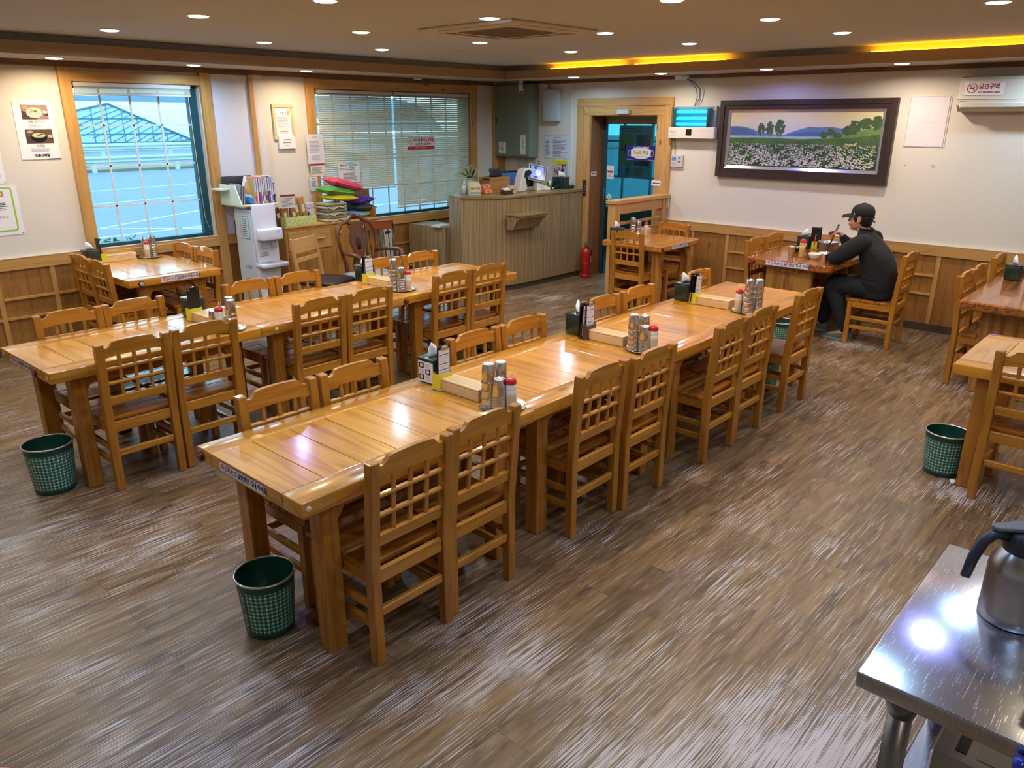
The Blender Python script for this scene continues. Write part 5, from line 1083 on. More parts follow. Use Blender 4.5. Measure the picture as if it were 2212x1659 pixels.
MB().m(P('blue_rule', (120, 130, 150), 0.6)).box(0, 0.462, 0, 0.002, 0.0002, 0.001).box(0, 0.462, 0.296, 0.298, 0.0002, 0.001).box(0, 0.002, 0, 0.298, 0.0002, 0.001).box(0.46, 0.462, 0, 0.298, 0.0002, 0.001).build('border', None, e)
text(e, '원산지 표시판', 0.225, 0.268, 0.020, INK, align='CENTER'); lines(e, 0.02, 0.035, 0.08, 0.21, 12, INKG, seed=20); lines(e, 0.15, 0.015, 0.27, 0.235, 13, INKG, seed=21, ragged=0.6)
e = sheet('meat_poster', 'poster with a yellow top and a photo of sliced meat above the payment counter', 'poster', 'E', -0.935, 1.295, 0.275, 0.208, part='sheet')
MB().m(P('poster_yellow', (226, 220, 60), 0.6)).box(0.003, 0.262, 0.128, 0.205, 0.0002, 0.001).m(P('poster_lilac', (186, 192, 222), 0.6)).box(0.003, 0.262, 0.003, 0.128, 0.0002, 0.001).build('background', None, e)
text(e, '맛있는 수육을 더 하게 드세요', 0.13, 0.185, 0.016, INK, align='CENTER', sx=0.9, z=0.0014); lines(e, 0.08, 0.135, 0.17, 0.04, 2, P('ink_darkred', (150, 40, 40), 0.6), z=0.001, seed=5, ragged=0)
mb = MB(); rn = random.Random(9)
for k in range(44):
    mb.m([P('meat_a', (150, 74, 66), 0.6), P('meat_b', (186, 116, 104), 0.6), P('meat_c', (214, 176, 166), 0.6)][k % 3]); a = rn.random()*6.28; q = rn.random()**0.5
    mb.ell((0.115+0.085*q*math.cos(a), 0.055+0.042*q*math.sin(a), 0.0012+k*0.00002), (0.016, 0.010, 0.0007), 8, Matrix.Rotation(a, 4, 'Z'))
mb.build('meat_photo', None, e)
e = empty('light_switches', label='row of five white light switch plates under the grey cabinet', cat='switch', mat=wallmat('E', -0.285, 1.372, 0.0))
for x in (0.0, 0.098, 0.183, 0.285, 0.375):
    p = MB().m(P('switch_white', (206, 202, 192), 0.45)).box(x, x+0.075, 0, 0.122, 0, 0.010, 0.004).build('switch_plate', None, e)
    mb = MB().m(P('switch_key', (190, 186, 176), 0.45)); [mb.box(x+0.012, x+0.063, 0.018+q*0.03, 0.043+q*0.03, 0.009, 0.0125, 0.001) for q in range(3)]; mb.build('switch_keys', None, p)
o = MB().m(P('conduit_white', (214, 222, 222), 0.5)).box(-0.022, 0, -1.262, -1.24, 0.9, 2.447, 0.003).build('cable_duct'); tag(o, 'white vertical cable duct on the wall left of the door casing', 'duct')
# fly trap lamp
e = empty('insect_light_trap', label='wall insect light trap with three glowing blue tubes right of the door', cat='insect trap', mat=wallmat('E', -2.76, 1.802, 0.0))
MB().m(P('trap_back', (176, 182, 184), 0.4)).box(0.018, 0.575, 0.115, 0.355, 0.0, 0.035, 0.004).build('back_panel', None, e)
MB().m(P('trap_body', (216, 212, 204), 0.45)).box(0.0, 0.598, 0.0, 0.128, 0.0, 0.10, 0.006).build('housing', None, e)
MB().m(BLACK).box(0.235, 0.31, 0.035, 0.105, 0.0995, 0.102, 0.002).build('sensor_window', None, e)
text(e, 'CESCO', 0.025, 0.078, 0.026, P('ink_slate', (90, 100, 130), 0.5), z=0.1015); MB().m(P('swoosh', (110, 90, 90), 0.5)).tube([(0.04, 0.048, 0.1005), (0.06, 0.045, 0.1005), (0.10, 0.058, 0.1005)], 0.001, 5).build('logo_mark', None, e); lines(e, 0.025, 0.025, 0.05, 0.01, 1, INKL, z=0.1005, seed=1, ragged=0)
UV = P('uv_tube_glow', (90, 220, 255), 0.5, emit=(60, 205, 255), es=UVG)
for yy in (0.160, 0.222, 0.300-0.005): MB().m(UV).tube([(0.085, yy, 0.062), (0.48, yy, 0.062)], 0.016, 12).build('uv_tube', None, e)
mb = MB().m(P('tube_socket', (150, 156, 150), 0.5)); mb.box(0.045, 0.085, 0.13, 0.33, 0.03, 0.085, 0.004).box(0.48, 0.52, 0.13, 0.33, 0.03, 0.085, 0.004); mb.build('tube_sockets', None, e)
MB().m(glass('trap_cover', (196, 226, 236))).box(0.03, 0.565, 0.128, 0.345, 0.094, 0.097).build('clear_cover', None, e)
e = empty('outlet_box', label='small white cable box under the soffit above the insect trap', cat='cable box', mat=wallmat('E', -2.80, 2.447, 0.035)); MB().m(WHITE).box(0, 0.11, 0, 0.045, 0, 0.06, 0.003).box(0.11, 0.155, 0.005, 0.040, 0, 0.04, 0.002).build('box', None, e)
o = MB().m(P('cord_grey', (96, 104, 106), 0.6)).tube([(-0.05, -2.93, 2.455), (-0.06, -3.00, 2.42), (-0.06, -3.07, 2.34), (-0.05, -3.085, 2.26), (-0.04, -3.05, 2.155)], 0.005, 6).tube([(-0.05, -2.93, 2.455), (-0.06, -3.03, 2.42), (-0.06, -3.12, 2.34), (-0.05, -3.11, 2.24), (-0.04, -3.06, 2.155)], 0.005, 6).build('power_cable'); tag(o, 'double grey cable hanging from the soffit to the insect trap', 'cable')
# alarm pad
e = empty('alarm_panel', label='small grey and white alarm keypad right of the door casing', cat='keypad', mat=wallmat('E', -2.775, 1.475, 0.0))
MB().m(P('pad_grey', (196, 198, 200), 0.4)).box(0, 0.165, 0, 0.14, 0, 0.03, 0.006).build('housing', None, e); MB().m(P('lcd_blue', (90, 140, 206), 0.3)).box(0.02, 0.075, 0.075, 0.115, 0.0298, 0.031).build('screen', None, e)
MB().m(P('pad_red', (190, 60, 60), 0.4)).box(0.10, 0.14, 0.055, 0.07, 0.0298, 0.031).m(INKG).box(0.105, 0.135, 0.09, 0.118, 0.0298, 0.0305).m(INKL).box(0.02, 0.075, 0.02, 0.055, 0.0298, 0.0305).build('keys', None, e)
MB().m(WHITE).box(0.03, 0.165, -0.025, 0.0, 0, 0.012, 0.002).build('base_plate', None, e)
o = MB().m(P('cord_grey', (96, 104, 106), 0.6)).tube([(-0.008, -2.80, 1.80), (-0.008, -2.81, 1.72), (-0.008, -2.82, 1.61)], 0.004, 6).build('power_cable'); tag(o, 'thin grey cable between the insect trap and the keypad', 'cable')
def arrow_sign(y, z, off, label, x_off=0.0):
    e = empty('arrow_sign', label=label, cat='sign', mat=wallmat('E', y, z, off)); MB().m(PAPER).box(0, 0.135, 0, 0.062, 0, 0.0015).build('sticker', None, e)
    MB().m(P('arrow_red', (130, 24, 44), 0.6)).prism([(0.015, 0.031), (0.045, 0.048), (0.045, 0.036), (0.12, 0.036), (0.12, 0.026), (0.045, 0.026), (0.045, 0.014)], 0.0015, 0.0022, 'xy').build('arrow', None, e)
arrow_sign(-2.525, 1.245, 0.0225, 'white sign with a red arrow on the right door casing')
M4 = Matrix(((1, 0, 0, 0.015), (0, 0, -1, -1.571), (0, 1, 0, 1.31), (0, 0, 0, 1)))
e = empty('arrow_sign', label='white sign with a red arrow on the left door lining', cat='sign', mat=M4); MB().m(PAPER).box(0, 0.12, 0, 0.055, 0, 0.0015).build('sticker', None, e); MB().m(P('arrow_red', (130, 24, 44), 0.6)).prism([(0.012, 0.028), (0.04, 0.043), (0.04, 0.033), (0.108, 0.033), (0.108, 0.023), (0.04, 0.023), (0.04, 0.013)], 0.0015, 0.0022, 'xy').build('arrow', None, e)
e = empty('door_plate', label='slim dark plate in a silver frame on the left door casing', cat='plate', mat=wallmat('E', -1.475, 1.055, 0.0225)); MB().m(STEELR).box(0, 0.055, 0, 0.21, 0, 0.008, 0.002).m(BLACK).box(0.010, 0.045, 0.015, 0.185, 0.0078, 0.0095).build('plate', None, e)
for k in range(5): MB().m(WHITE).box(0.02, 0.035, 0.04+k*0.028, 0.048+k*0.028, 0.0095, 0.010).build('mark', None, e)
e = empty('door_sensor', label='small white sensor bar under the door casing head', cat='sensor', mat=wallmat('E', -1.985, 2.055+0.02, 0.022)); MB().m(P('sensor_white', (196, 200, 206), 0.4)).box(0, 0.175, 0, 0.055, 0, 0.04, 0.005).build('housing', None, e)
o = MB().m(P('wire_white', (224, 224, 216), 0.5)).tube([(-0.026, -1.46, 2.165), (-0.028, -2.03, 2.172), (-0.03, -2.03, 2.13)], 0.003, 6).tube([(-0.026, -1.46, 2.165), (-0.026, -1.53, 2.08)], 0.003, 6).build('sensor_wire'); tag(o, 'thin white wire along the door casing to the sensor', 'wire')
# signs on the glass door
e = empty('mask_sign', label='dark blue mask wearing sign on the glass door', cat='sign', mat=Matrix(((0, 0, -1, 0.249), (-1, 0, 0, -1.945), (0, 1, 0, 1.515), (0, 0, 0, 1)))); 
MB().m(P('sign_blue', (30, 34, 130), 0.4)).box(0, 0.445, 0, 0.182, 0, 0.0015).build('sheet', None, e)
mk = MB().m(WHITE).prism([(0.075, 0.135), (0.14, 0.15), (0.225, 0.152), (0.31, 0.15), (0.375, 0.135), (0.372, 0.055), (0.30, 0.028), (0.225, 0.020), (0.15, 0.028), (0.078, 0.055)], 0.0015, 0.0022, 'xy').tube([(0.078, 0.13, 0.002), (0.045, 0.125, 0.002), (0.032, 0.09, 0.002), (0.045, 0.06, 0.002), (0.078, 0.055, 0.002)], 0.0025, 5).tube([(0.372, 0.13, 0.002), (0.405, 0.125, 0.002), (0.418, 0.09, 0.002), (0.405, 0.06, 0.002), (0.372, 0.055, 0.002)], 0.0025, 5).build('mask_shape', None, e)
text(mk, '마스크 착용', 0.225, 0.095, 0.056, P('ink_gold', (196, 150, 40), 0.5), align='CENTER', z=0.0028, bold=0.002, sx=0.86); text(mk, '식사할 때는 대화자제', 0.225, 0.05, 0.020, P('ink_pink', (190, 80, 100), 0.5), align='CENTER', z=0.0028); text(mk, '식사 전·후, 대화할 때', 0.225, 0.155, 0.030, WHITE, align='CENTER', z=0.003, bold=0.0007, sx=0.9)
lines(e, 0.015, 0.008, 0.10, 0.008, 1, WHITE, z=0.0016, seed=2, ragged=0); lines(e, 0.33, 0.008, 0.10, 0.008, 1, WHITE, z=0.0016, seed=3, ragged=0)
e = empty('notice_sticker', label='white sticker with an orange sweet potato picture on the glass door', cat='sticker', mat=Matrix(((0, 0, -1, 0.249), (-1, 0, 0, -1.655), (0, 1, 0, 1.27), (0, 0, 0, 1)))); MB().m(PAPER).box(0, 0.11, 0, 0.165, 0, 0.0015).m(P('icon_orange', (196, 84, 46), 0.5)).box(0.012, 0.095, 0.075, 0.105, 0.0015, 0.0022, 0.0003).build('sticker', None, e); lines(e, 0.02, 0.125, 0.07, 0.02, 1, INKG, z=0.0017, seed=4); lines(e, 0.015, 0.02, 0.08, 0.04, 3, INKG, z=0.0017, seed=5)
e = empty('notice_sticker', label='small round and diamond stickers low on the glass door', cat='sticker', mat=Matrix(((0, 0, -1, 0.249), (-1, 0, 0, -1.66), (0, 1, 0, 0.985), (0, 0, 0, 1)))); MB().m(PAPER).prism([(0, 0.055), (0.045, 0.10), (0.09, 0.055), (0.045, 0.01)], 0, 0.0015, 'xy').m(P('icon_green', (130, 196, 90), 0.5)).lathe([(0.018, 0.0015), (0.016, 0.0022)], (0.045, 0.05, 0), 16).build('sticker', None, e)
for i, (ch, yy) in enumerate((('서', 1.86), ('정', 1.74))):
    pass
e = empty('porch_poster', label='pale poster with dish pictures seen through the glass door', cat='poster', mat=Matrix(((0, 0, -1, 2.285), (-1, 0, 0, -0.42), (0, 1, 0, 1.12), (0, 0, 0, 1))))
MB().m(P('porch_poster_paper', (206, 226, 226), 0.6)).box(0, 0.62, 0, 0.80, 0, 0.004).m(P('porch_poster_yellow', (206, 214, 130), 0.6)).box(0.02, 0.25, 0.2, 0.66, 0.004, 0.005).m(P('porch_photo', (90, 120, 120), 0.6)).box(0.33, 0.59, 0.42, 0.66, 0.004, 0.005).box(0.30, 0.58, 0.20, 0.36, 0.004, 0.005).build('sheet', None, e)
lines(e, 0.05, 0.70, 0.5, 0.07, 2, INKG, z=0.005, seed=6); lines(e, 0.15, 0.04, 0.4, 0.12, 4, INKG, z=0.005, seed=7); text(e, '서정', 0.02, 0.44, 0.14, INK, z=0.006, bold=0.003)
# painting
e = empty('landscape_painting', label='wide framed landscape painting of a white flower field with trees and hills', cat='painting', mat=wallmat('E', -3.385, 1.395, 0.0)); w, h = 1.875, 0.82
FRD = wood('dark_frame_wood', (62, 46, 42), (34, 24, 24), 'y', 0.35, 0.2, ring=0.4); f = 0.095
def mitre(mb, x0, x1, y0, y1, f, za, zb):
    mb.prism([(x0, y0), (x1, y0), (x1-f, y0+f), (x0+f, y0+f)], za, zb, 'xy').prism([(x0, y1), (x0+f, y1-f), (x1-f, y1-f), (x1, y1)], za, zb, 'xy').prism([(x0, y0), (x0+f, y0+f), (x0+f, y1-f), (x0, y1)], za, zb, 'xy').prism([(x1, y0), (x1, y1), (x1-f, y1-f), (x1-f, y0+f)], za, zb, 'xy')
mb = MB().m(FRD); mitre(mb, 0, w, 0, h, f*0.55, 0, 0.055); mitre(mb, f*0.5, w-f*0.5, f*0.5, h-f*0.5, f*0.55, 0, 0.044); mb.build('frame', None, e)
# silver inner slip: sloped strips
mb = MB().m(P('silver_slip', (196, 196, 200), 0.25, 0.7)); a0, a1 = f*1.0, f*1.0+0.036
for (q0, q1, r0, r1) in (((a0, a0), (w-a0, a0), (w-a1, a1), (a1, a1)), ((w-a0, h-a0), (a0, h-a0), (a1, h-a1), (w-a1, h-a1)), ((a0, h-a0), (a0, a0), (a1, a1), (a1, h-a1)), ((w-a0, a0), (w-a0, h-a0), (w-a1, h-a1), (w-a1, a1))):
    mb.quad([q0+(0.042,), q1+(0.042,), r0+(0.020,), r1+(0.020,)]); 
mb.build('silver_slip', None, e)
def canvas_mat():
    m = bpy.data.materials.new('painted_canvas'); m.use_nodes = True; nt = m.node_tree; b = nt.nodes['Principled BSDF']; L = nt.links.new
    tcn = N(nt, 'TexCoord'); sp = N(nt, 'SeparateXYZ'); L(tcn.outputs['Object'], sp.inputs[0])
    nz = N(nt, 'TexNoise', Scale=6.0, Detail=5.0); L(tcn.outputs['Object'], nz.inputs['Vector'])
    cr = N(nt, 'ValToRGB'); mr = N(nt, 'MapRange'); mr.inputs['From Min'].default_value = 0.131; mr.inputs['From Max'].default_value = 0.689; L(sp.outputs['Y'], mr.inputs['Value'])
    j = N(nt, 'Math', operation='MULTIPLY_ADD'); j.inputs[1].default_value = 0.05; L(nz.outputs['Fac'], j.inputs[0]); L(mr.outputs[0], j.inputs[2]); L(j.outputs[0], cr.inputs[0])
    e = cr.color_ramp.elements; e[0].position = 0.0; e[0].color = lin((40, 66, 40))+(1,); e[1].position = 1.0; e[1].color = lin((226, 214, 160))+(1,)
    for p, c in ((0.44, (50, 84, 44)), (0.50, (96, 128, 60)), (0.545, (120, 160, 120)), (0.575, (196, 204, 200)), (0.72, (214, 204, 190)), (0.88, (226, 216, 176))):
        q = e.new(p); q.color = lin(c)+(1,)
    L(cr.outputs[0], b.inputs['Base Color']); b.inputs['Roughness'].default_value = 0.35; return m
cv = MB().m(canvas_mat()).box(a1-0.004, w-a1+0.004, a1-0.004, h-a1+0.004, 0.010, 0.020).build('canvas', None, e)
x0, x1, y0, y1 = a1, w-a1, a1, h-a1; PW, PH = x1-x0, y1-y0
def pp(u, v): return (x0+u*PW, y0+v*PH)
def blob(mb, pts, z): mb.prism([pp(*q) for q in pts], z, z+0.0004, 'xy')
mb = MB().m(P('paint_blue_hill', (96, 124, 168), 0.5)); blob(mb, [(0, .57), (0, .745), (.05, .75), (.10, .74), (.16, .70), (.21, .64), (.30, .60), (.38, .59), (.45, .66), (.52, .72), (.56, .75), (.60, .735), (.70, .745), (.76, .72), (.80, .62), (.80, .57)], 0.0202)
mb.m(P('paint_blue_hill2', (72, 106, 146), 0.5)); blob(mb, [(0, .57), (0, .735), (.05, .73), (.11, .715), (.17, .65), (.20, .58)], 0.0208); blob(mb, [(.40, .57), (.47, .63), (.55, .66), (.66, .65), (.68, .57)], 0.0208)
mb.m(P('paint_water', (150, 186, 190), 0.5)); blob(mb, [(0, .545), (0, .572), (.62, .575), (.62, .55)], 0.0212)
mb.m(P('paint_meadow', (84, 120, 62), 0.5, noise=(60, 92, 44), bscale=14)); blob(mb, [(0, .42), (0, .53), (.25, .54), (.5, .52), (.72, .55), (.85, .64), (1, .74), (1, .40)], 0.0216)
mb.m(P('paint_meadow_light', (120, 150, 84), 0.5, noise=(96, 130, 70), bscale=10)); blob(mb, [(.62, .52), (.75, .60), (.9, .70), (1, .76), (1, .62), (.82, .56)], 0.0221); 
mb.m(P('paint_path', (206, 196, 130), 0.5)); blob(mb, [(.80, .47), (.88, .475), (.875, .43), (.83, .425), (.78, .445)], 0.0226)
mb.build('painted_hills', None, cv)
mb = MB().m(P('paint_tree', (50, 76, 46), 0.5, noise=(84, 112, 66), bscale=24)); rn = random.Random(11)
def leafy(cx, cv_, rx, ry, n, s=0.012):
    for k in range(n):
        a, q = rn.random()*6.28, rn.random()**0.5; u, v = pp(cx+rx*q*math.cos(a), cv_+ry*q*math.sin(a)); mb.ell((u, v, 0.0225+rn.random()*0.0006), (s*(0.6+rn.random()*.8), s*(0.5+rn.random()*.7), 0.0006), 6, Matrix.Rotation(rn.random()*3, 4, 'Z'))
leafy(.225, .70, .022, .10, 50); leafy(.285, .71, .025, .115, 60); leafy(.355, .73, .032, .14, 90)
for (u, v0, v1) in ((.225, .555, .70), (.285, .55, .7), (.292, .55, .66), (.34, .55, .7), (.355, .55, .72), (.37, .55, .7)): a_, b_ = pp(u, v0), pp(u+0.003, v1); mb.box(a_[0]-0.002, a_[0]+0.002, a_[1], b_[1], 0.0225, 0.023)
for (cx, cy, rx, ry, n) in ((.84, .74, .035, .12, 70), (.80, .68, .03, .07, 40), (.91, .80, .04, .09, 70), (.975, .82, .03, .11, 70), (.70, .66, .025, .05, 30), (.655, .61, .02, .05, 26), (.74, .60, .03, .03, 26), (.93, .45, .07, .05, 70), (.80, .48, .05, .03, 40), (.50, .46, .05, .02, 30), (.1, .5, .06, .015, 20), (.97, .52, .03, .08, 40), (.40, .47, .1, .012, 30)): leafy(cx, cy, rx, ry, n, 0.014)
for k in range(16): leafy(.06+rn.random()*.92, .08+rn.random()*.2, .012, .07, 9, 0.010)
mb.build('painted_trees', None, cv)
mb = MB().m(P('paint_flowers', (214, 214, 208), 0.6))
for k in range(2600):
    v = 0.02+0.41*rn.random(); u = 0.005+0.985*rn.random(); s = 0.0028+0.0046*(1-v/0.45)*rn.random()
    if math.sin(u*23+v*9)+math.sin(u*57-v*31)*0.7+rn.random()*1.3 < -0.35: continue
    cx, cy = pp(u, v); r_ = rn.random()*3
    mb.bm.faces.ensure_lookup_table()
    c_, s_ = math.cos(r_), math.sin(r_); mb.quad([(cx+(a*c_-b_*s_)*s*2.0, cy+(a*s_+b_*c_)*s, 0.0236+k*1e-7) for a, b_ in ((-1, -0.5), (1, -0.6), (0.8, 0.7), (-0.9, 0.6))])
mb.build('painted_flowers', None, cv)
# blank poster, air conditioner
e = empty('blank_poster', label='blank curling white poster sheet in a thin rail right of the painting', cat='poster', mat=wallmat('E', -5.352, 1.765, 0.0) @ Matrix.Rotation(-0.0, 4, 'Z')); w, h = 0.362, 0.462
MB().m(P('poster_back', (222, 216, 216), 0.6)).box(0, w, 0, h, 0, 0.006).build('backing', None, e); MB().m(P('poster_sheet', (226, 218, 224), 0.6)).box(0.008, w-0.014, 0.006, h-0.008, 0.006, 0.0085).build('sheet', None, e)
MB().m(P('edge_dark', (96, 90, 100), 0.6)).box(w-0.014, w-0.012, 0.0, h-0.004, 0.006, 0.009).box(0.006, w-0.012, h-0.008, h-0.0065, 0.006, 0.009).box(0.006, 0.0075, 0, h-0.008, 0.006, 0.009).box(0.09, 0.27, h*0.475, h*0.478, 0.0084, 0.0092).ell((0.18, h-0.010, 0.009), (0.004, 0.004, 0.002), 8).build('edge_lines', None, e)
o = MB().m(P('wall_scar', (204, 184, 150), 0.8)).prism([(-5.385, 1.60), (-5.41, 1.60), (-5.405, 1.59), (-5.395, 1.59), (-5.39, 1.58)], -0.002, -0.0005, 'yz').prism([(-5.63, 1.60), (-5.655, 1.61), (-5.67, 1.59), (-5.66, 1.57), (-5.64, 1.575)], -0.002, -0.0005, 'yz').build('wall_scar'); tag(o, 'torn tan patches of wallpaper below the blank poster', 'torn patch')
e = empty('wall_air_conditioner', label='white wall mounted air conditioner cut by the right edge of the photo', cat='air conditioner', mat=wallmat('E', -5.80, 2.085, 0.0)); L_ = 1.05
AW = P('aircon_white', (222, 214, 200), 0.4)
MB().m(AW).prism([(0, 0.0), (0.12, 0.0), (0.19, 0.05), (0.20, 0.095), (0.18, 0.105), (0.185, 0.26), (0.16, 0.29), (0.02, 0.29), (0, 0.25)], 0, L_, 'yz', mat=Matrix(((1, 0, 0, 0), (0, 0, 1, 0), (0, 1, 0, 0), (0, 0, 0, 1))), bev=0.003).build('body', None, e)
MB().m(P('aircon_lip', (206, 198, 184), 0.4)).box(0.03, L_-0.03, 0.028, 0.078, 0.168, 0.205, 0.008).build('louvre', None, e)
mb = MB().m(P('aircon_dark', (120, 112, 98), 0.6)); mb.box(0.0, L_, 0.098, 0.103, 0.175, 0.1995); 
for k in range(10): mb.box(0.05+k*0.1, 0.054+k*0.1, 0.287, 0.2925, 0.03, 0.15)
mb.box(0.01, 0.05, 0.287, 0.292, 0.02, 0.17); mb.build('grille_gaps', None, e); lines(e, 0.03, 0.083, 0.04, 0.008, 1, INKG, z=0.2, seed=2, ragged=0)
e = empty('no_smoking_sign', label='white no smoking sign in red Hangul on the wall air conditioner', cat='sign', mat=wallmat('E', -5.845, 2.222, 0.187)); MB().m(PAPER).box(0, 0.315, 0, 0.108, 0, 0.0015).build('sticker', None, e)
nosmoke(e, 0.062, 0.058, 0.038); text(e, '금연구역', 0.112, 0.068, 0.052, P('ink_crimson', (170, 20, 50), 0.5), z=0.002, bold=0.0018, sx=0.86); text(e, 'NO SMOKING AREA', 0.115, 0.022, 0.019, P('ink_crimson', (170, 20, 50), 0.5), z=0.002, bold=0.0010, sx=0.98)

# ================================================================ PAYMENT COUNTER
def stripe_mat():
    m = bpy.data.materials.new('counter_laminate'); m.use_nodes = True; nt = m.node_tree; b = nt.nodes['Principled BSDF']; L = nt.links.new
    tcn = N(nt, 'TexCoord'); sp = N(nt, 'SeparateXYZ'); L(tcn.outputs['Object'], sp.inputs[0])
    ad = N(nt, 'Math', operation='SUBTRACT'); L(sp.outputs['X'], ad.inputs[0]); L(sp.outputs['Y'], ad.inputs[1])
    cb = N(nt, 'CombineXYZ'); L(ad.outputs[0], cb.inputs[0]); z = N(nt, 'Math', operation='MULTIPLY'); z.inputs[1].default_value = 0.01; L(sp.outputs['Z'], z.inputs[0]); L(z.outputs[0], cb.inputs[2])
    nz = N(nt, 'TexNoise', Scale=60.0, Detail=3.0); L(cb.outputs[0], nz.inputs['Vector'])
    wv = N(nt, 'TexWave', Scale=13.0); wv.inputs['Distortion'].default_value = 0.0; L(cb.outputs[0], wv.inputs['Vector'])
    mm = N(nt, 'Math', operation='MULTIPLY'); L(nz.outputs['Fac'], mm.inputs[0]); mm.inputs[1].default_value = 0.75
    m2 = N(nt, 'Math', operation='MULTIPLY_ADD'); L(wv.outputs['Fac'], m2.inputs[0]); m2.inputs[1].default_value = 0.30; L(mm.outputs[0], m2.inputs[2])
    cr = N(nt, 'ValToRGB'); L(m2.outputs[0], cr.inputs[0]); e = cr.color_ramp.elements; e[0].position = 0.30; e[0].color = lin((116, 96, 62))+(1,); e[1].position = 0.75; e[1].color = lin((168, 146, 106))+(1,)
    L(cr.outputs[0], b.inputs['Base Color']); b.inputs['Roughness'].default_value = 0.45; return m
CTM = stripe_mat(); CTT = P('counter_top', (146, 124, 84), 0.3, noise=(128, 106, 70), bscale=12)
e = empty('payment_counter', (-0.9, -1.2, 0), label='tall curved payment counter in striped beige laminate by the door', cat='counter')
def L2(p): return (p[0]+0.9, p[1]+1.2)
out = [(-0.06, -1.490)]
out += [(-1.20, -1.490)]
for k in range(1, 13):
    t = k/12; a = t*math.radians(52); out.append((-1.20-0.93*math.sin(a), -1.490+0.93*(1-math.cos(a))*1.02))
out += [(-1.93, -1.11), (-1.84, -0.85), (-1.82, -0.80)]
inner = [(-1.915, -0.80), (-1.915, -1.10)]
pin = [(-1.90, -0.80), (-1.90, -1.05), (-1.80, -1.15), (-1.5, -1.25), (-1.2, -1.28), (-0.06, -1.28)]
body = [L2(p) for p in out]+[L2(p) for p in [(-1.55, -0.80), (-1.45, -1.0), (-1.2, -1.10), (-0.06, -1.10)]]
MB().m(CTM).prism(body, 0.07, 1.118, 'xy').m(P('kick_dark', (70, 62, 50), 0.6)).prism([(p[0]+0.02, p[1]+0.02) for p in body], 0.0, 0.07, 'xy').build('body', None, e)
top = [(p[0]-0.008, p[1]-0.014) for p in [L2(q) for q in out]]+body[len(out):]
MB().m(CTT).prism(top, 1.118, 1.150, 'xy', bev=0.003).build('counter_top', None, e)
MB().m(CTM).box(-0.62, -0.25, 0.40, 1.06, 0.0, 0.755).build('low_desk', None, e).location = (-0.38, 0.0, 0)
sh = MB().m(CTM).prism([(-0.292, 0.965), (-0.502, 0.965), (-0.502, 0.945), (-0.46, 0.92), (-0.41, 0.86), (-0.375, 0.80), (-0.292, 0.80)], 0.02, 0.51, 'yz').m(CTT).box(0.0, 0.53, -0.515, -0.292, 0.965, 0.982, 0.002).build('bag_shelf', None, e); sh.location = (-0.64, 0.0, -0.04)
CZ = 1.1505
def at(n, lab, cat, x, y, z=CZ, rz=0.0, group=None): return empty(n, (x, y, z), rz, lab, cat, group)
# plant in a celadon pot
e = at('potted_plant', 'striped snake plant in an open-work celadon pot on the counter corner', 'plant', -1.47, -0.83, CZ-0.0)
MB().m(P('celadon', (122, 146, 130), 0.2, coat=0.6, noise=(156, 176, 160), bscale=26)).lathe([(0.05, 0), (0.062, 0.01), (0.085, 0.07), (0.088, 0.10), (0.07, 0.15), (0.066, 0.165), (0.076, 0.185), (0.07, 0.187), (0.06, 0.165)], seg=28, cap1=False).m(P('soil', (60, 46, 36), 0.9)).lathe([(0.064, 0.16), (0.002, 0.165)], seg=16).build('pot', None, e)
mb = MB().m(P('celadon_lattice', (196, 206, 190), 0.4))
for k in range(18):
    for q in range(3):
        a0 = 2*PI*k/18; a1 = a0+2*PI/18; z0, z1 = 0.055+q*0.02, 0.075+q*0.02; r_ = 0.0885 if q else 0.085
        for (aa, ab) in ((a0, a1), (a1, a0)): mb.tube([(r_*math.cos(aa), r_*math.sin(aa), z0), (r_*math.cos((aa+ab)/2)*1.005, r_*math.sin((aa+ab)/2)*1.005, (z0+z1)/2), (r_*math.cos(ab), r_*math.sin(ab), z1)], 0.0018, 4)
mb.build('openwork', None, e)
LF = P('leaf_green', (66, 96, 52), 0.35, coat=0.2); LE = P('leaf_cream_edge', (196, 200, 140), 0.4); rn = random.Random(3)
for k in range(15):
    a = 2*PI*k/15+rn.random()*.3; ln = 0.13+rn.random()*0.12; out_ = 0.25+0.75*rn.random(); pts = []; n = 7; wd_ = 0.019
    d = Vector((math.cos(a), math.sin(a), 0)); s_ = Vector((-math.sin(a), math.cos(a), 0))
    def cen(t): return d*(0.02+ln*t*out_)+Vector((0, 0, 0.17+ln*(t*(1.15-0.55*out_)-0.65*out_*t*t*0.8)))
    b_ = MB().m(LF); rr_ = []
    for i in range(n+1):
        t = i/n; w_ = wd_*math.sin(PI*min(0.97, 0.25+t*0.72))*(1 if t < .6 else 1-(t-.6)*1.8); c_ = cen(t); rr_.append([c_-s_*w_, c_-Vector((0, 0, 0.004)), c_+s_*w_, c_+Vector((0, 0, 0.002))])
    b_.loft(rr_, True, True)
    b_.m(LE).tube([cen(i/n)-s_*(wd_*math.sin(PI*min(.97, .25+i/n*.72))*(1 if i/n < .6 else 1-(i/n-.6)*1.8)) for i in range(n+1)], 0.0022, 4).tube([cen(i/n)+s_*(wd_*math.sin(PI*min(.97, .25+i/n*.72))*(1 if i/n < .6 else 1-(i/n-.6)*1.8)) for i in range(n+1)], 0.0022, 4)
    b_.build('leaf', None, e)
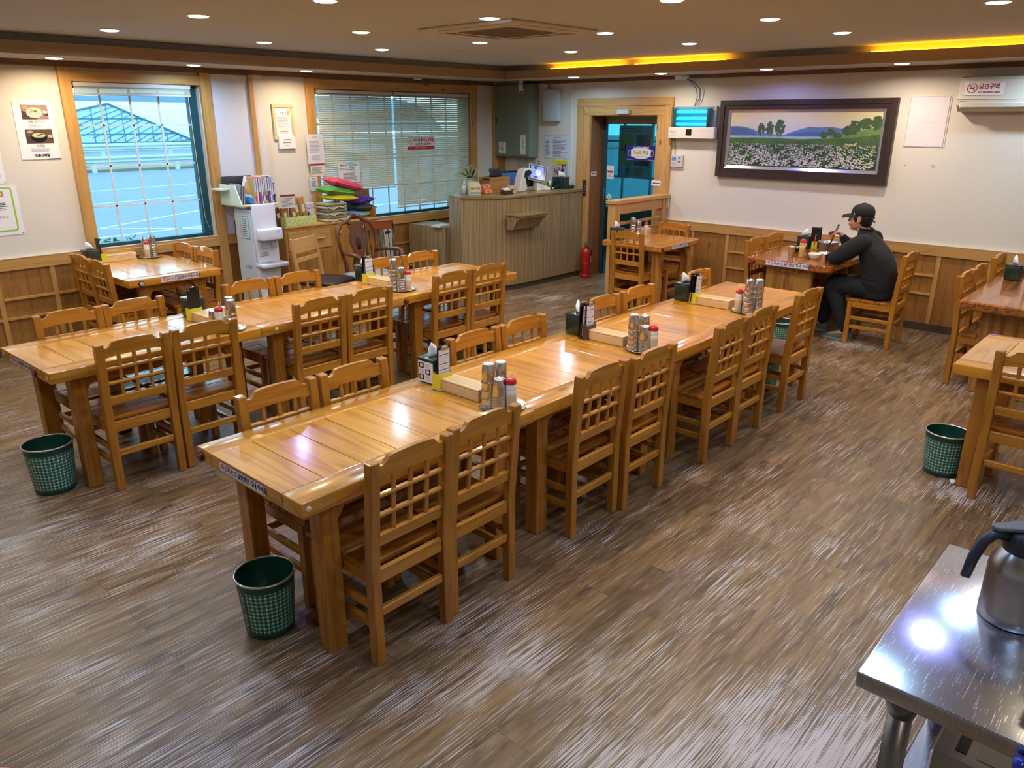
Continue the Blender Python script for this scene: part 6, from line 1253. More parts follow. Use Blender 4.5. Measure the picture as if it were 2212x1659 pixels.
e = at('sanitizer_bottle', 'small clear spray bottle at the left end of the counter', 'bottle', -1.68, -0.93); MB().m(P('clear_bluish', (196, 206, 214), 0.15, coat=0.5)).lathe([(0.026, 0), (0.027, 0.09), (0.012, 0.112)], seg=18).build('body', None, e); MB().m(WHITE).lathe([(0.012, 0.11), (0.012, 0.13), (0.006, 0.135), (0.006, 0.165)], seg=14).build('cap', None, e)
def gable(e, w, d, h, m): MB().m(m).box(-w/2, w/2, -d/2, d/2, 0, h*0.74).prism([(-w/2, h*0.74), (w/2, h*0.74), (w*0.36, h), (-w*0.36, h)], -d*0.4, d*0.4, 'xz').build('carton', None, e)
e = at('snack_carton', 'cream house-shaped paper carton with printed words at the counter front left', 'carton', -1.615, -1.035, rz=-0.45); gable(e, 0.135, 0.10, 0.15, P('carton_cream', (214, 210, 170), 0.6)); text(e, '메밀차 드세요', 0, 0.07, 0.026, P('ink_olive', (70, 70, 60), 0.6), align='CENTER', mtx=Matrix(((1, 0, 0, 0), (0, 0, -1, -0.0505), (0, 1, 0, 0), (0, 0, 0, 1))), bold=0.0006, sx=.8); MB().m(P('carton_teal', (110, 170, 170), 0.6)).box(-0.067, 0.067, -0.0515, -0.05, 0.012, 0.032).build('teal_band', None, e)
PK = P('tea_pink', (222, 120, 96), 0.5); 
for i, (x, y, z, lab) in enumerate(((-1.44, -1.09, 0, 'front orange-pink tea box lowest of the little stack on the counter'), (-1.43, -1.05, 0.055, 'orange-pink tea box on top of the front tea box'), (-1.50, -1.01, 0.0, 'pink tea box standing behind the front tea boxes'))):
    e = at('tea_box', lab, 'box', x, y, CZ+z, -0.35, 'small tea boxes on the counter'); MB().m(PK).box(-0.055, 0.055, -0.03, 0.03, 0, 0.054 if i < 2 else 0.105, 0.006).build('box', None, e)
    M4 = Matrix(((1, 0, 0, 0), (0, 0, -1, -0.0305), (0, 1, 0, 0), (0, 0, 0, 1))); MB().m(P('tea_yellow', (236, 190, 90), 0.5)).box(-0.038, 0.038, -0.0312, -0.030, 0.012, 0.044).build('yellow_label', None, e); text(e, '메밀', 0, 0.028, 0.028, P('ink_rust', (170, 60, 40), 0.6), align='CENTER', mtx=M4, z=0.0012, bold=0.0008)
CRW = wood('crate_wood', (176, 128, 72), (128, 84, 42), 'x', 0.5, 0.1, knots=0.6)
e = at('wooden_crate', 'small open pine crate on the counter with a card terminal on it', 'crate', -1.20, -0.98, rz=-0.12)
MB().m(CRW).box(-0.16, 0.16, -0.11, -0.098, 0, 0.185, 0.002).box(-0.16, 0.16, 0.098, 0.11, 0, 0.185, 0.002).box(-0.16, -0.148, -0.098, 0.098, 0, 0.15).box(0.148, 0.16, -0.098, 0.098, 0, 0.15).box(-0.148, 0.148, -0.098, 0.098, 0, 0.01).box(-0.12, 0.12, -0.08, 0.08, 0.165, 0.183).build('crate', None, e)
e = at('card_terminal', 'black tilted card terminal on top of the pine crate', 'terminal', -1.20, -1.0, CZ+0.186, -0.1); MB().m(BLACK).box(-0.085, 0.085, -0.02, 0.02, 0.0, 0.105, 0.008, rot=Matrix.Rotation(-0.45, 4, 'X')).box(-0.06, 0.06, 0.0, 0.06, 0, 0.02, 0.004).m(P('screen_dark', (40, 46, 56), 0.15)).box(-0.065, 0.065, -0.0235, -0.021, 0.025, 0.09, rot=Matrix.Rotation(-0.45, 4, 'X')).build('terminal', None, e)
e = at('card_basket', 'dark woven basket with white cards at the front of the counter', 'basket', -1.30, -1.28, rz=-0.1); MB().m(P('basket_dark', (60, 40, 28), 0.6)).box(-0.065, 0.065, -0.045, 0.045, 0, 0.045, 0.004).build('basket', None, e); MB().m(PAPER).box(-0.05, 0.045, -0.03, 0.03, 0.05, 0.062, rot=Matrix.Rotation(0.25, 4, 'X')).build('cards', None, e)
e = at('small_box', 'small tan box with dark print beside the card basket', 'box', -1.17, -1.24, rz=-0.1); MB().m(P('tan_box', (206, 182, 134), 0.6)).box(-0.05, 0.05, -0.035, 0.035, 0, 0.085, 0.002).build('box', None, e); lines(e, -0.04, -0.0, 0.08, 0.02, 1, INK, z=0.0, seed=1).__setattr__('matrix_local', Matrix(((1, 0, 0, 0), (0, 0, -1, -0.0354), (0, 1, 0, 0.035), (0, 0, 0, 1))))
# POS with arm and second monitor
e = at('pos_terminal', 'white angled till arm carrying a tilted touch screen on the counter', 'till', -0.80, -1.17, rz=0.10)
PW_ = P('pos_white', (214, 208, 196), 0.35, coat=0.2)
MB().m(PW_).prism([(-0.24, 0.0), (-0.09, 0.0), (-0.06, 0.05), (-0.10, 0.17), (0.02, 0.215), (0.10, 0.20), (0.11, 0.25), (-0.02, 0.285), (-0.13, 0.27), (-0.17, 0.20)], -0.055, 0.055, 'xz', bev=0.01, smooth=False).build('stand', None, e)
MB().m(BLACK).prism([(-0.135, 0.175), (-0.10, 0.17), (0.02, 0.215), (0.02, 0.235), (-0.03, 0.265), (-0.12, 0.245)], -0.057, 0.057, 'xz').build('dark_inset', None, e)
sc_ = empty('screen_mount', (0.115, -0.09, 0.215)); sc_.parent = e; sc_.rotation_euler = (math.radians(-24), math.radians(12), math.radians(-38))
sc_.name = 'touch_screen'
MB().m(WHITE).box(-0.125, 0.125, -0.004, 0.022, -0.105, 0.105, 0.008, 2).m(BLACK).box(-0.118, 0.118, -0.007, -0.003, -0.098, 0.098, 0.003).build('bezel', None, sc_)
MB().m(P('screen_blue', (96, 120, 200), 0.2, emit=(92, 116, 205), es=SCREEN)).box(-0.100, 0.100, -0.009, -0.0065, -0.082, 0.082).m(P('screen_pale', (150, 170, 225), 0.2, emit=(150, 170, 230), es=SCREEN)).ell((0.0, -0.0092, 0.0), (0.04, 0.0006, 0.042), 16).m(P('screen_dark2', (40, 40, 80), 0.2, emit=(40, 40, 90), es=SCREEN*0.5)).box(0.07, 0.096, -0.0098, -0.009, -0.078, 0.078).ell((-0.04, -0.0094, 0.06), (0.02, 0.0006, 0.02), 10).ell((-0.03, -0.0094, -0.06), (0.03, 0.0006, 0.012), 10).build('display', None, sc_)
MB().m(BLACK).box(-0.02, 0.30, -0.02, 0.11, 0.05, 0.16, 0.01).build('printer', None, e)
MB().m(P('pos_label_panel', (196, 192, 182), 0.4)).box(0.08, 0.27, -0.055, -0.035, 0.0, 0.13, 0.01, 2).build('front_cover', None, e)
e = at('monitor', 'small dark monitor behind the till stand', 'monitor', -0.80, -0.86, rz=-0.15, z=CZ-0.32); MB().m(BLACK).box(-0.21, 0.21, 0, 0.03, 0.22, 0.55, 0.006).box(-0.03, 0.03, 0, 0.03, 0.0, 0.24).box(-0.1, 0.1, -0.06, 0.08, 0, 0.012).build('body', None, e); MB().m(P('monitor_image', (60, 90, 130), 0.2, emit=(50, 84, 130), es=SCREEN*0.5)).box(-0.19, 0.19, -0.002, 0.0, 0.25, 0.53).m(P('monitor_image2', (140, 190, 220), 0.2, emit=(130, 180, 220), es=SCREEN*0.5)).ell((-0.12, -0.003, 0.40), (0.02, 0.0006, 0.05), 10).ell((-0.05, -0.003, 0.36), (0.015, 0.0006, 0.02), 10).build('display', None, e)
e = at('counter_stand', 'low back desk behind the counter carrying the monitor', 'desk', -0.80, -0.72, 0.0); MB().m(CTM).box(-0.30, 0.55, -0.25, 0.25, 0.0, 0.83).build('body', None, e)
e = at('card_reader', 'white sloping card reader with a small screen on the counter', 'card reader', -0.655, -1.235, rz=-0.25); MB().m(WHITE).prism([(-0.05, 0), (-0.05, 0.095), (-0.02, 0.098), (0.16, 0.028), (0.165, 0.0)], -0.045, 0.045, 'xz', bev=0.005).m(P('lcd_grey', (120, 140, 160), 0.2)).prism([(0.0, 0.0915), (0.06, 0.068), (0.061, 0.0705), (0.001, 0.094)], -0.03, 0.03, 'xz').build('body', None, e)
e = at('metal_cup', 'brushed metal cup at the front of the counter', 'cup', -0.49, -1.285); MB().m(P('cup_metal', (150, 140, 112), 0.3, 0.8)).lathe([(0.036, 0), (0.038, 0.10), (0.035, 0.10), (0.033, 0.01)], seg=22).m(P('cup_fill', (206, 196, 130), 0.6)).lathe([(0.034, 0.09), (0.002, 0.115)], seg=18).build('cup', None, e)
o = MB().m(WHITE).box(-0.05, 0.05, -0.02, 0.02, 0, 0.02, 0.006).build('card_stack'); o.location = (-0.385, -1.22, CZ); tag(o, 'small white plastic piece beside the metal cup', 'card')
tissue_box(-0.245, -1.275, CZ, 0.02, 'larger dark green tissue box on the right of the counter', None, 0.165, 0.15, 3)
e = at('pump_bottle', 'white pump bottle of hand sanitizer with a black pump', 'bottle', -0.135, -1.215); MB().m(P('pump_white', (222, 216, 204), 0.35)).lathe([(0.036, 0), (0.038, 0.01), (0.038, 0.17), (0.018, 0.205), (0.016, 0.21)], seg=22).build('body', None, e); MB().m(BLACK).lathe([(0.020, 0.21), (0.020, 0.24), (0.006, 0.245), (0.006, 0.285)], seg=16).tube([(-0.02, 0, 0.287), (0.05, 0.0, 0.285), (0.06, 0, 0.27)], [0.007, 0.006, 0.003], 8).build('pump', None, e)
o = MB().m(BLACK).ell((0, 0, 0.018), (0.085, 0.05, 0.026), 16).box(-0.07, 0.06, -0.04, 0.04, 0, 0.022, 0.01).build('black_pouch'); o.location = (-0.105, -1.345+0.02, CZ); o.rotation_euler = (0, 0, 0.2); tag(o, 'flat black pouch at the right end of the counter', 'pouch')
e = at('cable_clutter', 'dark cables and phone cradle between the till and the tissue box', 'cable', -0.40, -1.13); MB().m(BLACK).box(-0.03, 0.03, -0.02, 0.02, 0, 0.03, 0.003).tube([(0, 0, 0.02), (0.0, 0.0, 0.17), (0.01, 0, 0.21)], 0.004, 6).tube([(-0.1, 0, 0.01), (0, 0.03, 0.015), (0.1, 0.01, 0.008)], 0.006, 6).build('cables', None, e)
for i, (z, c, lab) in enumerate(((0.7555, (206, 206, 222), 'lower pale booklet on the low desk left of the counter'), (0.768, (226, 222, 206), 'upper booklet of the pair on the low desk left of the counter'))):
    o = MB().m(P('booklet_%d' % i, c, 0.6)).box(-0.09, 0.09, -0.07, 0.07, 0, 0.012, 0.001).build('booklet'); o.location = (-1.86+i*0.01, -0.68, z); o.rotation_euler = (0, 0, 0.1*i); tag(o, lab, 'booklet')
# fire extinguisher
e = empty('fire_extinguisher', (-0.14, -1.64, 0), 0.3, 'red fire extinguisher on the floor between the counter and the door', 'fire extinguisher')
MB().m(P('extinguisher_red', (176, 28, 26), 0.3, coat=0.4)).lathe([(0.060, 0), (0.066, 0.012), (0.067, 0.05), (0.062, 0.055), (0.064, 0.06), (0.064, 0.33), (0.058, 0.37), (0.035, 0.405), (0.022, 0.412)], seg=28).build('cylinder', None, e)
MB().m(STEELR).lathe([(0.065, 0.20), (0.0655, 0.205)], seg=28, cap0=False, cap1=False).lathe([(0.02, 0.41), (0.022, 0.44)], seg=14).box(-0.03, 0.06, -0.008, 0.008, 0.445, 0.457, 0.003).box(-0.03, 0.06, -0.008, 0.008, 0.468, 0.478, 0.003, rot=Matrix.Rotation(-0.15, 4, 'Y')).build('valve', None, e)
MB().m(BLACK).tube([(0.0, 0, 0.435), (-0.045, -0.01, 0.46), (-0.06, -0.03, 0.43), (0.02, -0.075, 0.36), (0.055, -0.055, 0.28), (0.058, -0.045, 0.13)], [0.006, 0.006, 0.006, 0.006, 0.008, 0.009], 8).build('hose', None, e)
MB().m(WHITE).box(-0.03, 0.03, -0.0665, -0.0645, 0.21, 0.29, mat=Matrix.Rotation(0.75, 4, 'Z')).build('label_plate', None, e)
# slatted partition
e = empty('slatted_partition', (-0.60, -2.72, 0), label='low pine partition with open slats beside the door', cat='partition')
mb = MB().m(DW).box(-0.52, -0.43, -0.055, 0.055, 0, 1.115, 0.003); mb.build('post', None, e)
MB().m(DW).box(0.48, 0.565, -0.045, 0.045, 0, 1.115, 0.003).build('post', None, e)
MB().m(TRX).box(-0.54, 0.598, -0.075, 0.075, 1.115, 1.155, 0.004).build('top_rail', None, e); MB().m(TRX).box(-0.43, 0.48, -0.035, 0.035, 0.995, 1.115, 0.002).build('header', None, e)
for z in (0.87, 0.775): MB().m(TRX).box(-0.43, 0.48, -0.02, 0.02, z, z+0.030, 0.003).build('slat', None, e)
mb = MB().m(WNZ)
for k in range(8): mb.box(-0.43+k*0.114, -0.318+k*0.114, -0.02, 0.02, 0.02, 0.69)
mb.build('lower_panel', None, e); MB().m(TRX).box(-0.43, 0.48, -0.03, 0.03, 0.69, 0.72, 0.002).build('mid_rail', None, e)
o = MB().m(P('bracket_cream', (214, 196, 150), 0.5)).box(-0.05, -0.0355, -2.80, -2.755, 1.00, 1.13, 0.002).build('wall_bracket'); tag(o, 'small cream bracket fixing the partition to the door casing', 'bracket')

# ================================================================ BETWEEN THE WINDOWS
# water purifier
e = empty('water_purifier', (-4.162, -0.495, 0), 0.0, 'white floor-standing water purifier with two taps below the book shelf', 'water purifier')
PWH = P('purifier_white', (226, 230, 240), 0.3, coat=0.2); PSD = P('purifier_side', (214, 228, 236), 0.35)
MB().m(PSD).box(-0.13, 0.13, -0.01, 0.33, 0.02, 1.14, 0.006).build('body', None, e)
MB().m(PWH).box(-0.128, 0.128, -0.055, -0.01, 0.60, 1.195, 0.012, 2).box(-0.128, 0.128, -0.055, -0.01, 0.02, 0.56, 0.006).build('front_panel', None, e)
MB().m(PWH).box(-0.118, 0.135, -0.15, -0.055, 0.835, 0.955, 0.018, 3).build('tap_head', None, e)
MB().m(P('purifier_display', (90, 100, 230), 0.3, emit=(80, 90, 240), es=1.2)).box(0.07, 0.085, -0.1515, -0.1495, 0.905, 0.93).build('display', None, e)
for x in (-0.06, 0.045): 
    t_ = MB().m(P('tap_grey', (150, 152, 158), 0.4)).box(x-0.03, x+0.03, -0.115, -0.095, 0.755, 0.815, 0.004).build('tap_lever', None, e); MB().m(STEELR).tube([(x-0.012, -0.14, 0.845), (x-0.016, -0.145, 0.828), (x+0.004, -0.145, 0.822)], 0.004, 6).build('spout', None, t_)
MB().m(PWH).box(-0.14, 0.165, -0.165, -0.01, 0.558, 0.600, 0.010, 2).m(P('drip_grey', (170, 174, 182), 0.4)).box(-0.10, 0.125, -0.15, -0.06, 0.5995, 0.602).build('drip_tray', None, e)
lines(e, 0, 0, 0.13, 0.05, 3, INKG, z=0, seed=2).matrix_local = Matrix(((1, 0, 0, -0.10), (0, 0, -1, -0.0555), (0, 1, 0, 0.665), (0, 0, 0, 1)))
MB().m(P('vent_grey', (196, 204, 212), 0.5)).box(-0.132, -0.129, 0.06, 0.20, 0.53, 0.575, 0.001).m(P('vent_dark', (140, 150, 160), 0.5)).box(-0.1325, -0.1315, 0.07, 0.19, 0.545, 0.552).build('side_grip', None, e)
e2 = empty('water_notice', label='blue-bordered notice sheet on the side of the water purifier', cat='paper', mat=Matrix(((0, 0, -1, -4.2935), (-1, 0, 0, -0.28), (0, 1, 0, 0.84), (0, 0, 0, 1))))
MB().m(P('notice_ice', (214, 234, 240), 0.5)).box(0, 0.16, 0, 0.23, 0, 0.0015).m(P('notice_blue', (90, 150, 200), 0.5)).box(0, 0.16, 0, 0.006, 0.0012, 0.002).box(0, 0.16, 0.224, 0.23, 0.0012, 0.002).box(0, 0.006, 0, 0.23, 0.0012, 0.002).box(0.154, 0.16, 0, 0.23, 0.0012, 0.002).build('sheet', None, e2); lines(e2, 0.03, 0.02, 0.1, 0.19, 9, INKG, z=0.002, seed=8)
# book shelf on top
SHM = P('shelf_mint_white', (216, 226, 206), 0.45)
e = empty('book_tray', (-4.168, -0.34, 1.1415), label='pale mint open book tray on top of the water purifier', cat='shelf')
MB().m(P('shelf_cream', (206, 200, 170), 0.5)).box(-0.13, 0.17, -0.10, 0.24, 0, 0.03, 0.004).box(-0.21, 0.21, -0.16, 0.26, 0.0305, 0.047, 0.003).build('base_board', None, e)
MB().m(SHM).prism([(-0.16, 0.047), (0.26, 0.047), (0.26, 0.24), (-0.05, 0.24)], -0.21, -0.197, 'yz').build('side_panel', None, e); MB().m(P('shelf_cream2', (196, 188, 160), 0.5)).prism([(-0.10, 0.047), (0.26, 0.047), (0.26, 0.21), (0.0, 0.21)], 0.197, 0.21, 'yz').build('side_panel', None, e)
MB().m(SHM).box(-0.31, -0.211, 0.05, 0.25, 0.19, 0.202).build('side_ledge', None, e)
MB().m(P('shelf_back', (206, 200, 180), 0.5)).box(-0.196, 0.196, 0.248, 0.26, 0.047, 0.18).build('back_panel', None, e)
o = MB().m(P('tray_navy', (26, 30, 46), 0.4)).box(-0.19, 0.16, 0, 0.015, 0, 0.265, 0.02, 2).build('dark_board'); o.location = (-4.17, -0.125, 1.19); o.rotation_euler = (-0.05, 0, 0); tag(o, 'dark navy board standing behind the books on the tray', 'board')
bx = -4.270; rn = random.Random(6)
for i, (t_, c, h_, nm) in enumerate(((0.075, (206, 160, 70), 0.27, 'white and ochre picture book leaning at the left of the books'), (0.022, (196, 170, 110), 0.265, 'tan spined book'), (0.02, (226, 220, 228), 0.26, 'pale pink spined book'), (0.024, (206, 40, 80), 0.265, 'crimson spined book'), (0.018, (226, 230, 234), 0.27, 'white spined book after the crimson one'), (0.02, (120, 170, 210), 0.26, 'light blue spined book'), (0.028, (214, 170, 50), 0.275, 'mustard spined book'), (0.02, (60, 90, 180), 0.27, 'blue spined book'), (0.018, (190, 170, 210), 0.262, 'lilac spined book'), (0.018, (226, 228, 232), 0.27, 'white spined book near the right end'), (0.018, (46, 66, 74), 0.2, 'short dark teal book at the right end'))):
    e = empty('book', (bx+t_/2, -0.34, 1.189), label=nm+' in the mint tray', cat='book', group=None)
    if i == 0:
        R = Matrix.Rotation(0.30, 4, 'Y') @ Matrix.Rotation(0.55, 4, 'Z')
        MB().m(P('book_pages', (226, 228, 232), 0.6)).box(-0.010, 0.010, -0.10, 0.08, 0.012, h_, mat=R).m(P('book_ochre', c, 0.5)).box(-0.0115, -0.010, -0.07, 0.05, 0.10, 0.22, mat=R).m(P('book_blue', (60, 140, 210), 0.5)).box(-0.012, -0.010, -0.10, 0.08, 0.012, 0.07, mat=R).build('cover', None, e)
    else:
        MB().m(P('book_%d' % i, c, 0.5)).box(-t_/2+0.001, t_/2-0.001, -0.11, 0.08, 0, h_, 0.002).m(P('book_pages', (226, 228, 232), 0.6)).box(-t_/2+0.002, t_/2-0.002, -0.1105, -0.109, h_*0.45, h_*0.95).m([P('lab_blue', (50, 90, 190), 0.5), P('lab_pink', (206, 60, 110), 0.5), WHITE][i % 3]).box(-t_/2+0.003, t_/2-0.003, -0.1112, -0.1102, h_*0.1, h_*0.3).build('cover', None, e)
    bx += t_+0.0035
for i in range(3):
    e = empty('newspaper', (-4.350+i*0.024, -0.31, 1.1887), label='folded grey newspaper at the left of the tray, %s of three' % ('leftmost', 'middle', 'rightmost')[i], cat='newspaper'); MB().m(P('newsprint', (176, 176, 180), 0.8, noise=(120, 120, 124), bscale=60)).box(-0.008, 0.008, -0.11, 0.10, 0, 0.205-0.01*i, 0.004, mat=Matrix.Rotation(0.12, 4, 'Y')).build('fold', None, e)
# wooden chest
CHW = wood('chest_wood', (184, 130, 62), (142, 92, 36), 'z', 0.4, 0.15, ring=0.45, vary=0.1)
e = empty('wooden_chest', (-3.247, -0.24, 0), label='honey wood chest with a drawer under the window, crowded with goods', cat='cabinet'); cw = 0.635
MB().m(CHW).box(-cw, cw, -0.20, 0.19, 0, 0.90, 0.004).m(TRX).box(-cw-0.005, cw+0.005, -0.21, 0.195, 0.90, 0.92, 0.003).build('body', None, e)
d1 = MB().m(TRX).box(-cw+0.03, -0.06, -0.212, -0.20, 0.66, 0.86, 0.003).build('drawer', None, e); MB().m(P('handle_pale', (196, 160, 110), 0.4)).tube([(-0.32, -0.212, 0.775), (-0.31, -0.235, 0.77), (-0.16, -0.235, 0.77), (-0.15, -0.212, 0.775)], 0.009, 8).build('handle', None, d1)
d2 = MB().m(CHW).box(0.0, cw-0.03, -0.212, -0.20, 0.06, 0.86, 0.003).build('door', None, e); MB().m(P('handle_pale', (196, 160, 110), 0.4)).ell((0.06, -0.222, 0.80), (0.016, 0.012, 0.012), 12).build('knob', None, d2)
MB().m(CHW).box(-cw+0.03, -0.06, -0.212, -0.20, 0.06, 0.63, 0.003).build('door', None, e)
KZ = 0.9205
e = empty('green_tray', (-3.665, -0.345, KZ), 0.03, 'translucent pale green tray holding packets on the chest', 'tray'); TG = P('tray_lime', (206, 216, 130), 0.3, coat=0.3)
mb = MB().m(TG).box(-0.195, 0.195, -0.09, -0.084, 0, 0.10, 0.002).box(-0.195, 0.195, 0.084, 0.09, 0, 0.10, 0.002).box(-0.195, -0.189, -0.084, 0.084, 0, 0.10).box(0.189, 0.195, -0.084, 0.084, 0, 0.10).box(-0.189, 0.189, -0.084, 0.084, 0, 0.006).m(P('tray_lime_round', (226, 232, 170), 0.3))
for k in range(6): mb.tube([(-0.155+k*0.062+0.026*math.cos(a), -0.0915, 0.05+0.03*math.sin(a)) for a in [2*PI*q/14 for q in range(15)]], 0.003, 5, cap=False)
mb.build('tray', None, e)
for i, (x, y, t_, c, lab) in enumerate(((-3.70, -0.36, -0.35, (196, 130, 70), 'brown noodle packet leaning left in the pale green tray'), (-3.655, -0.33, 0.30, (206, 180, 140), 'clear pale packet in the pale green tray'), (-3.60, -0.35, -0.15, (180, 120, 80), 'second brown packet in the pale green tray'), (-3.52, -0.33, -0.42, (226, 150, 60), 'tall orange packet leaning in the pale green tray'), (-3.455, -0.34, -0.30, (214, 160, 90), 'tall tan and orange packet beside the orange one'), (-3.75, -0.32, -0.5, (120, 80, 56), 'dark brown packet at the left end of the tray'))):
    e = empty('food_packet', (x-0.10, y, KZ+0.008), 0.2, lab, 'packet'); h_ = 0.30 if i in (3, 4) else 0.20; R = Matrix.Rotation(t_*0.6, 4, 'Y')
    MB().m(P('packet_%d' % i, c, 0.3, coat=0.4, noise=tuple(int(v*0.7) for v in c), bscale=18)).box(-0.04, 0.04, -0.016, 0.016, 0, h_, 0.010, 2, mat=R).build('packet', None, e); MB().m(P('packet_label', (226, 216, 190), 0.5)).box(-0.02, 0.02, -0.0175, -0.016, h_*0.45, h_*0.7, mat=R).m(P('packet_dark', (70, 50, 46), 0.5)).box(-0.03, -0.022, -0.0175, -0.016, h_*0.1, h_*0.4, mat=R).build('label', None, e)
e = empty('price_sign', (-3.745, -0.455, KZ+0.13), label='cream price sign with a dark red header above the packets', cat='sign', mat=wallmat('N', -3.90, 1.12, 0.44)); MB().m(P('paper_cream', (224, 224, 208), 0.7)).box(0, 0.175, 0, 0.14, 0, 0.002).m(P('header_red', (160, 40, 50), 0.6)).box(0, 0.175, 0.118, 0.14, 0.0015, 0.0028).build('sheet', None, e); lines(e, 0.012, 0.012, 0.15, 0.095, 7, INKG, z=0.0022, seed=13); MB().m(P('stick_clear', (206, 206, 206), 0.3)).box(0.083, 0.091, -0.19, 0.01, -0.003, 0, 0.0).build('stick', None, e)
for i, (x, y, c, lab) in enumerate(((-3.44, -0.22, (206, 206, 214), 'clear plastic bag behind the packets on the chest'), (-3.345, -0.28, (206, 204, 206), 'clear bag with a white label right of the packets'), (-3.31, -0.20, (220, 220, 224), 'clear bag against the post on the chest'))):
    e = empty('plastic_bag', (x-0.10, y, KZ), 0.1*i, lab, 'bag'); MB().m(P('bag_film', c, 0.15, coat=0.6, noise=(150, 146, 150), bscale=24, bump=0.6)).box(-0.055, 0.055, -0.02, 0.02, 0, 0.24-0.02*i, 0.014, 2).build('bag', None, e); MB().m(P('bag_label', (206, 204, 206), 0.5)).box(-0.045, 0.045, -0.0225, -0.02, 0.05, 0.17).m(P('bag_red', (196, 60, 60), 0.5)).box(-0.045, 0.045, -0.0232, -0.0222, 0.155, 0.166).m(BLACK).box(-0.05, -0.03, -0.0232, -0.0222, 0.02, 0.12).build('label', None, e)
# folded blankets
TW_ = [(196, 190, 150), (160, 152, 118), (186, 178, 140), (140, 136, 104), (176, 170, 136), (150, 144, 112)]
for i, c in enumerate(TW_):
    e = empty('folded_cloth', (-3.19+0.006*(i % 2), -0.32, KZ+0.001+i*0.034), 0.03*(i % 3-1), 'olive beige folded blanket, %s of the pile beside the cushions' % ('lowest', 'second from below', 'third from below', 'fourth from below', 'fifth from below', 'topmost')[i], 'blanket', 'folded blankets on the chest')
    MB().m(P('cloth_%d' % i, c, 0.9, noise=tuple(int(v*.88) for v in c), bscale=40, bump=0.5)).box(-0.14, 0.14, -0.11, 0.11, 0, 0.032, 0.014, 3).build('cloth', None, e)
    if i in (0, 2, 4): MB().m(P('strap_cream', (214, 208, 176), 0.8)).tube([(-0.12, -0.112, 0.028), (-0.06, -0.122, 0.0), (0.02, -0.12, 0.03), (0.09, -0.122, 0.004)], 0.005, 6).build('strap', None, e)
def cushion(x, y, z, rx, ry, rz, w, d, h, c, lab):
    e = empty('cushion', (x, y, z), 0, lab, 'cushion', 'coloured cushions piled on the chest'); e.rotation_euler = (rx, ry, rz)
    n = 14; top = []; bot = []
    b = bmesh.new(); grid = {}
    for s in (1, -1):
        for i in range(n+1):
            for j in range(n+1):
                u = -1+2*i/n; v = -1+2*j/n; pin = (1-0.10*(1-abs(v)**2)*abs(u)**3) ; pin2 = (1-0.10*(1-abs(u)**2)*abs(v)**3)
                zz = h/2*s*((1-u**4)*(1-v**4))**0.55
                if s == -1 and (i in (0, n) or j in (0, n)): grid[(s, i, j)] = grid[(1, i, j)]; continue
                grid[(s, i, j)] = b.verts.new((u*w/2*pin, v*d/2*pin2, zz))
    for s in (1, -1):
        for i in range(n):
            for j in range(n):
                q = [grid[(s, i, j)], grid[(s, i+1, j)], grid[(s, i+1, j+1)], grid[(s, i, j+1)]]
                b.faces.new(q if s > 0 else q[::-1])
    m_ = MB().m(P('cushion_%d_%d_%d' % c, c, 0.85, noise=tuple(int(v*.88) for v in c), bscale=90, bump=0.4)); m_._merge(b, None, None, True); m_.build('cushion', None, e)
    edge = [(grid, 0)]
    pts = []
    for k in range(n): pts.append((-1+2*k/n, -1))
    for k in range(n): pts.append((1, -1+2*k/n))
    for k in range(n): pts.append((1-2*k/n, 1))
    for k in range(n+1): pts.append((-1, 1-2*k/n))
    P3 = [(u*w/2*(1-0.10*(1-abs(v)**2)*abs(u)**3), v*d/2*(1-0.10*(1-abs(u)**2)*abs(v)**3), 0) for u, v in pts]
    MB().m(P('piping_%d_%d_%d' % c, tuple(min(255, int(v*1.15)+10) for v in c), 0.8)).tube(P3, 0.0045, 6, cap=False).build('piping', None, e)
cushion(-2.86, -0.28, KZ+0.040, 0, 0.02, 0.1, 0.22, 0.22, 0.075, (126, 166, 214), 'sky blue cushion at the bottom of the pile, left of the lime one')
cushion(-2.70, -0.20, KZ+0.038, 0, 0, -0.05, 0.22, 0.22, 0.072, (166, 196, 70), 'lime green cushion at the bottom right of the pile')
cushion(-2.72, -0.23, KZ+0.112, 0, 0.04, 0.1, 0.29, 0.26, 0.075, (70, 72, 76), 'dark grey cushion above the lime green cushion')
cushion(-3.05, -0.28, KZ+0.246, 0, 0.06, 0.05, 0.34, 0.28, 0.075, (232, 196, 30), 'bright yellow cushion in the middle of the pile')
cushion(-2.74, -0.24, KZ+0.196, 0, -0.06, 0.2, 0.28, 0.26, 0.085, (86, 50, 150), 'purple cushion on the right of the pile')
cushion(-3.08, -0.27, KZ+0.320, 0.03, 0.14, 0.05, 0.38, 0.30, 0.09, (92, 160, 66), 'grass green cushion under the pink cushion')
cushion(-2.96, -0.26, KZ+0.392, 0.05, 0.26, -0.1, 0.38, 0.32, 0.10, (214, 76, 104), 'coral pink cushion on top of the pile')
o = MB().m(wood('brown_board', (132, 100, 60), (92, 66, 38), 'z', 0.6, knots=0.3)).box(-0.17, 0.17, 0, 0.022, 0, 0.30, 0.004).build('brown_board'); o.location = (-2.62, -0.075, KZ+0.001); o.rotation_euler = (-0.02, 0, 0); tag(o, 'brown carved wooden board behind the cushions before the blinds', 'board')
MB().m(CHW).box(-0.005, 0.015, -0.15, 0.10, 0.0, 0.11, 0.003).build('side_lip', None, bpy.data.objects['wooden_chest']).location = (cw-0.02, 0, 0.92)

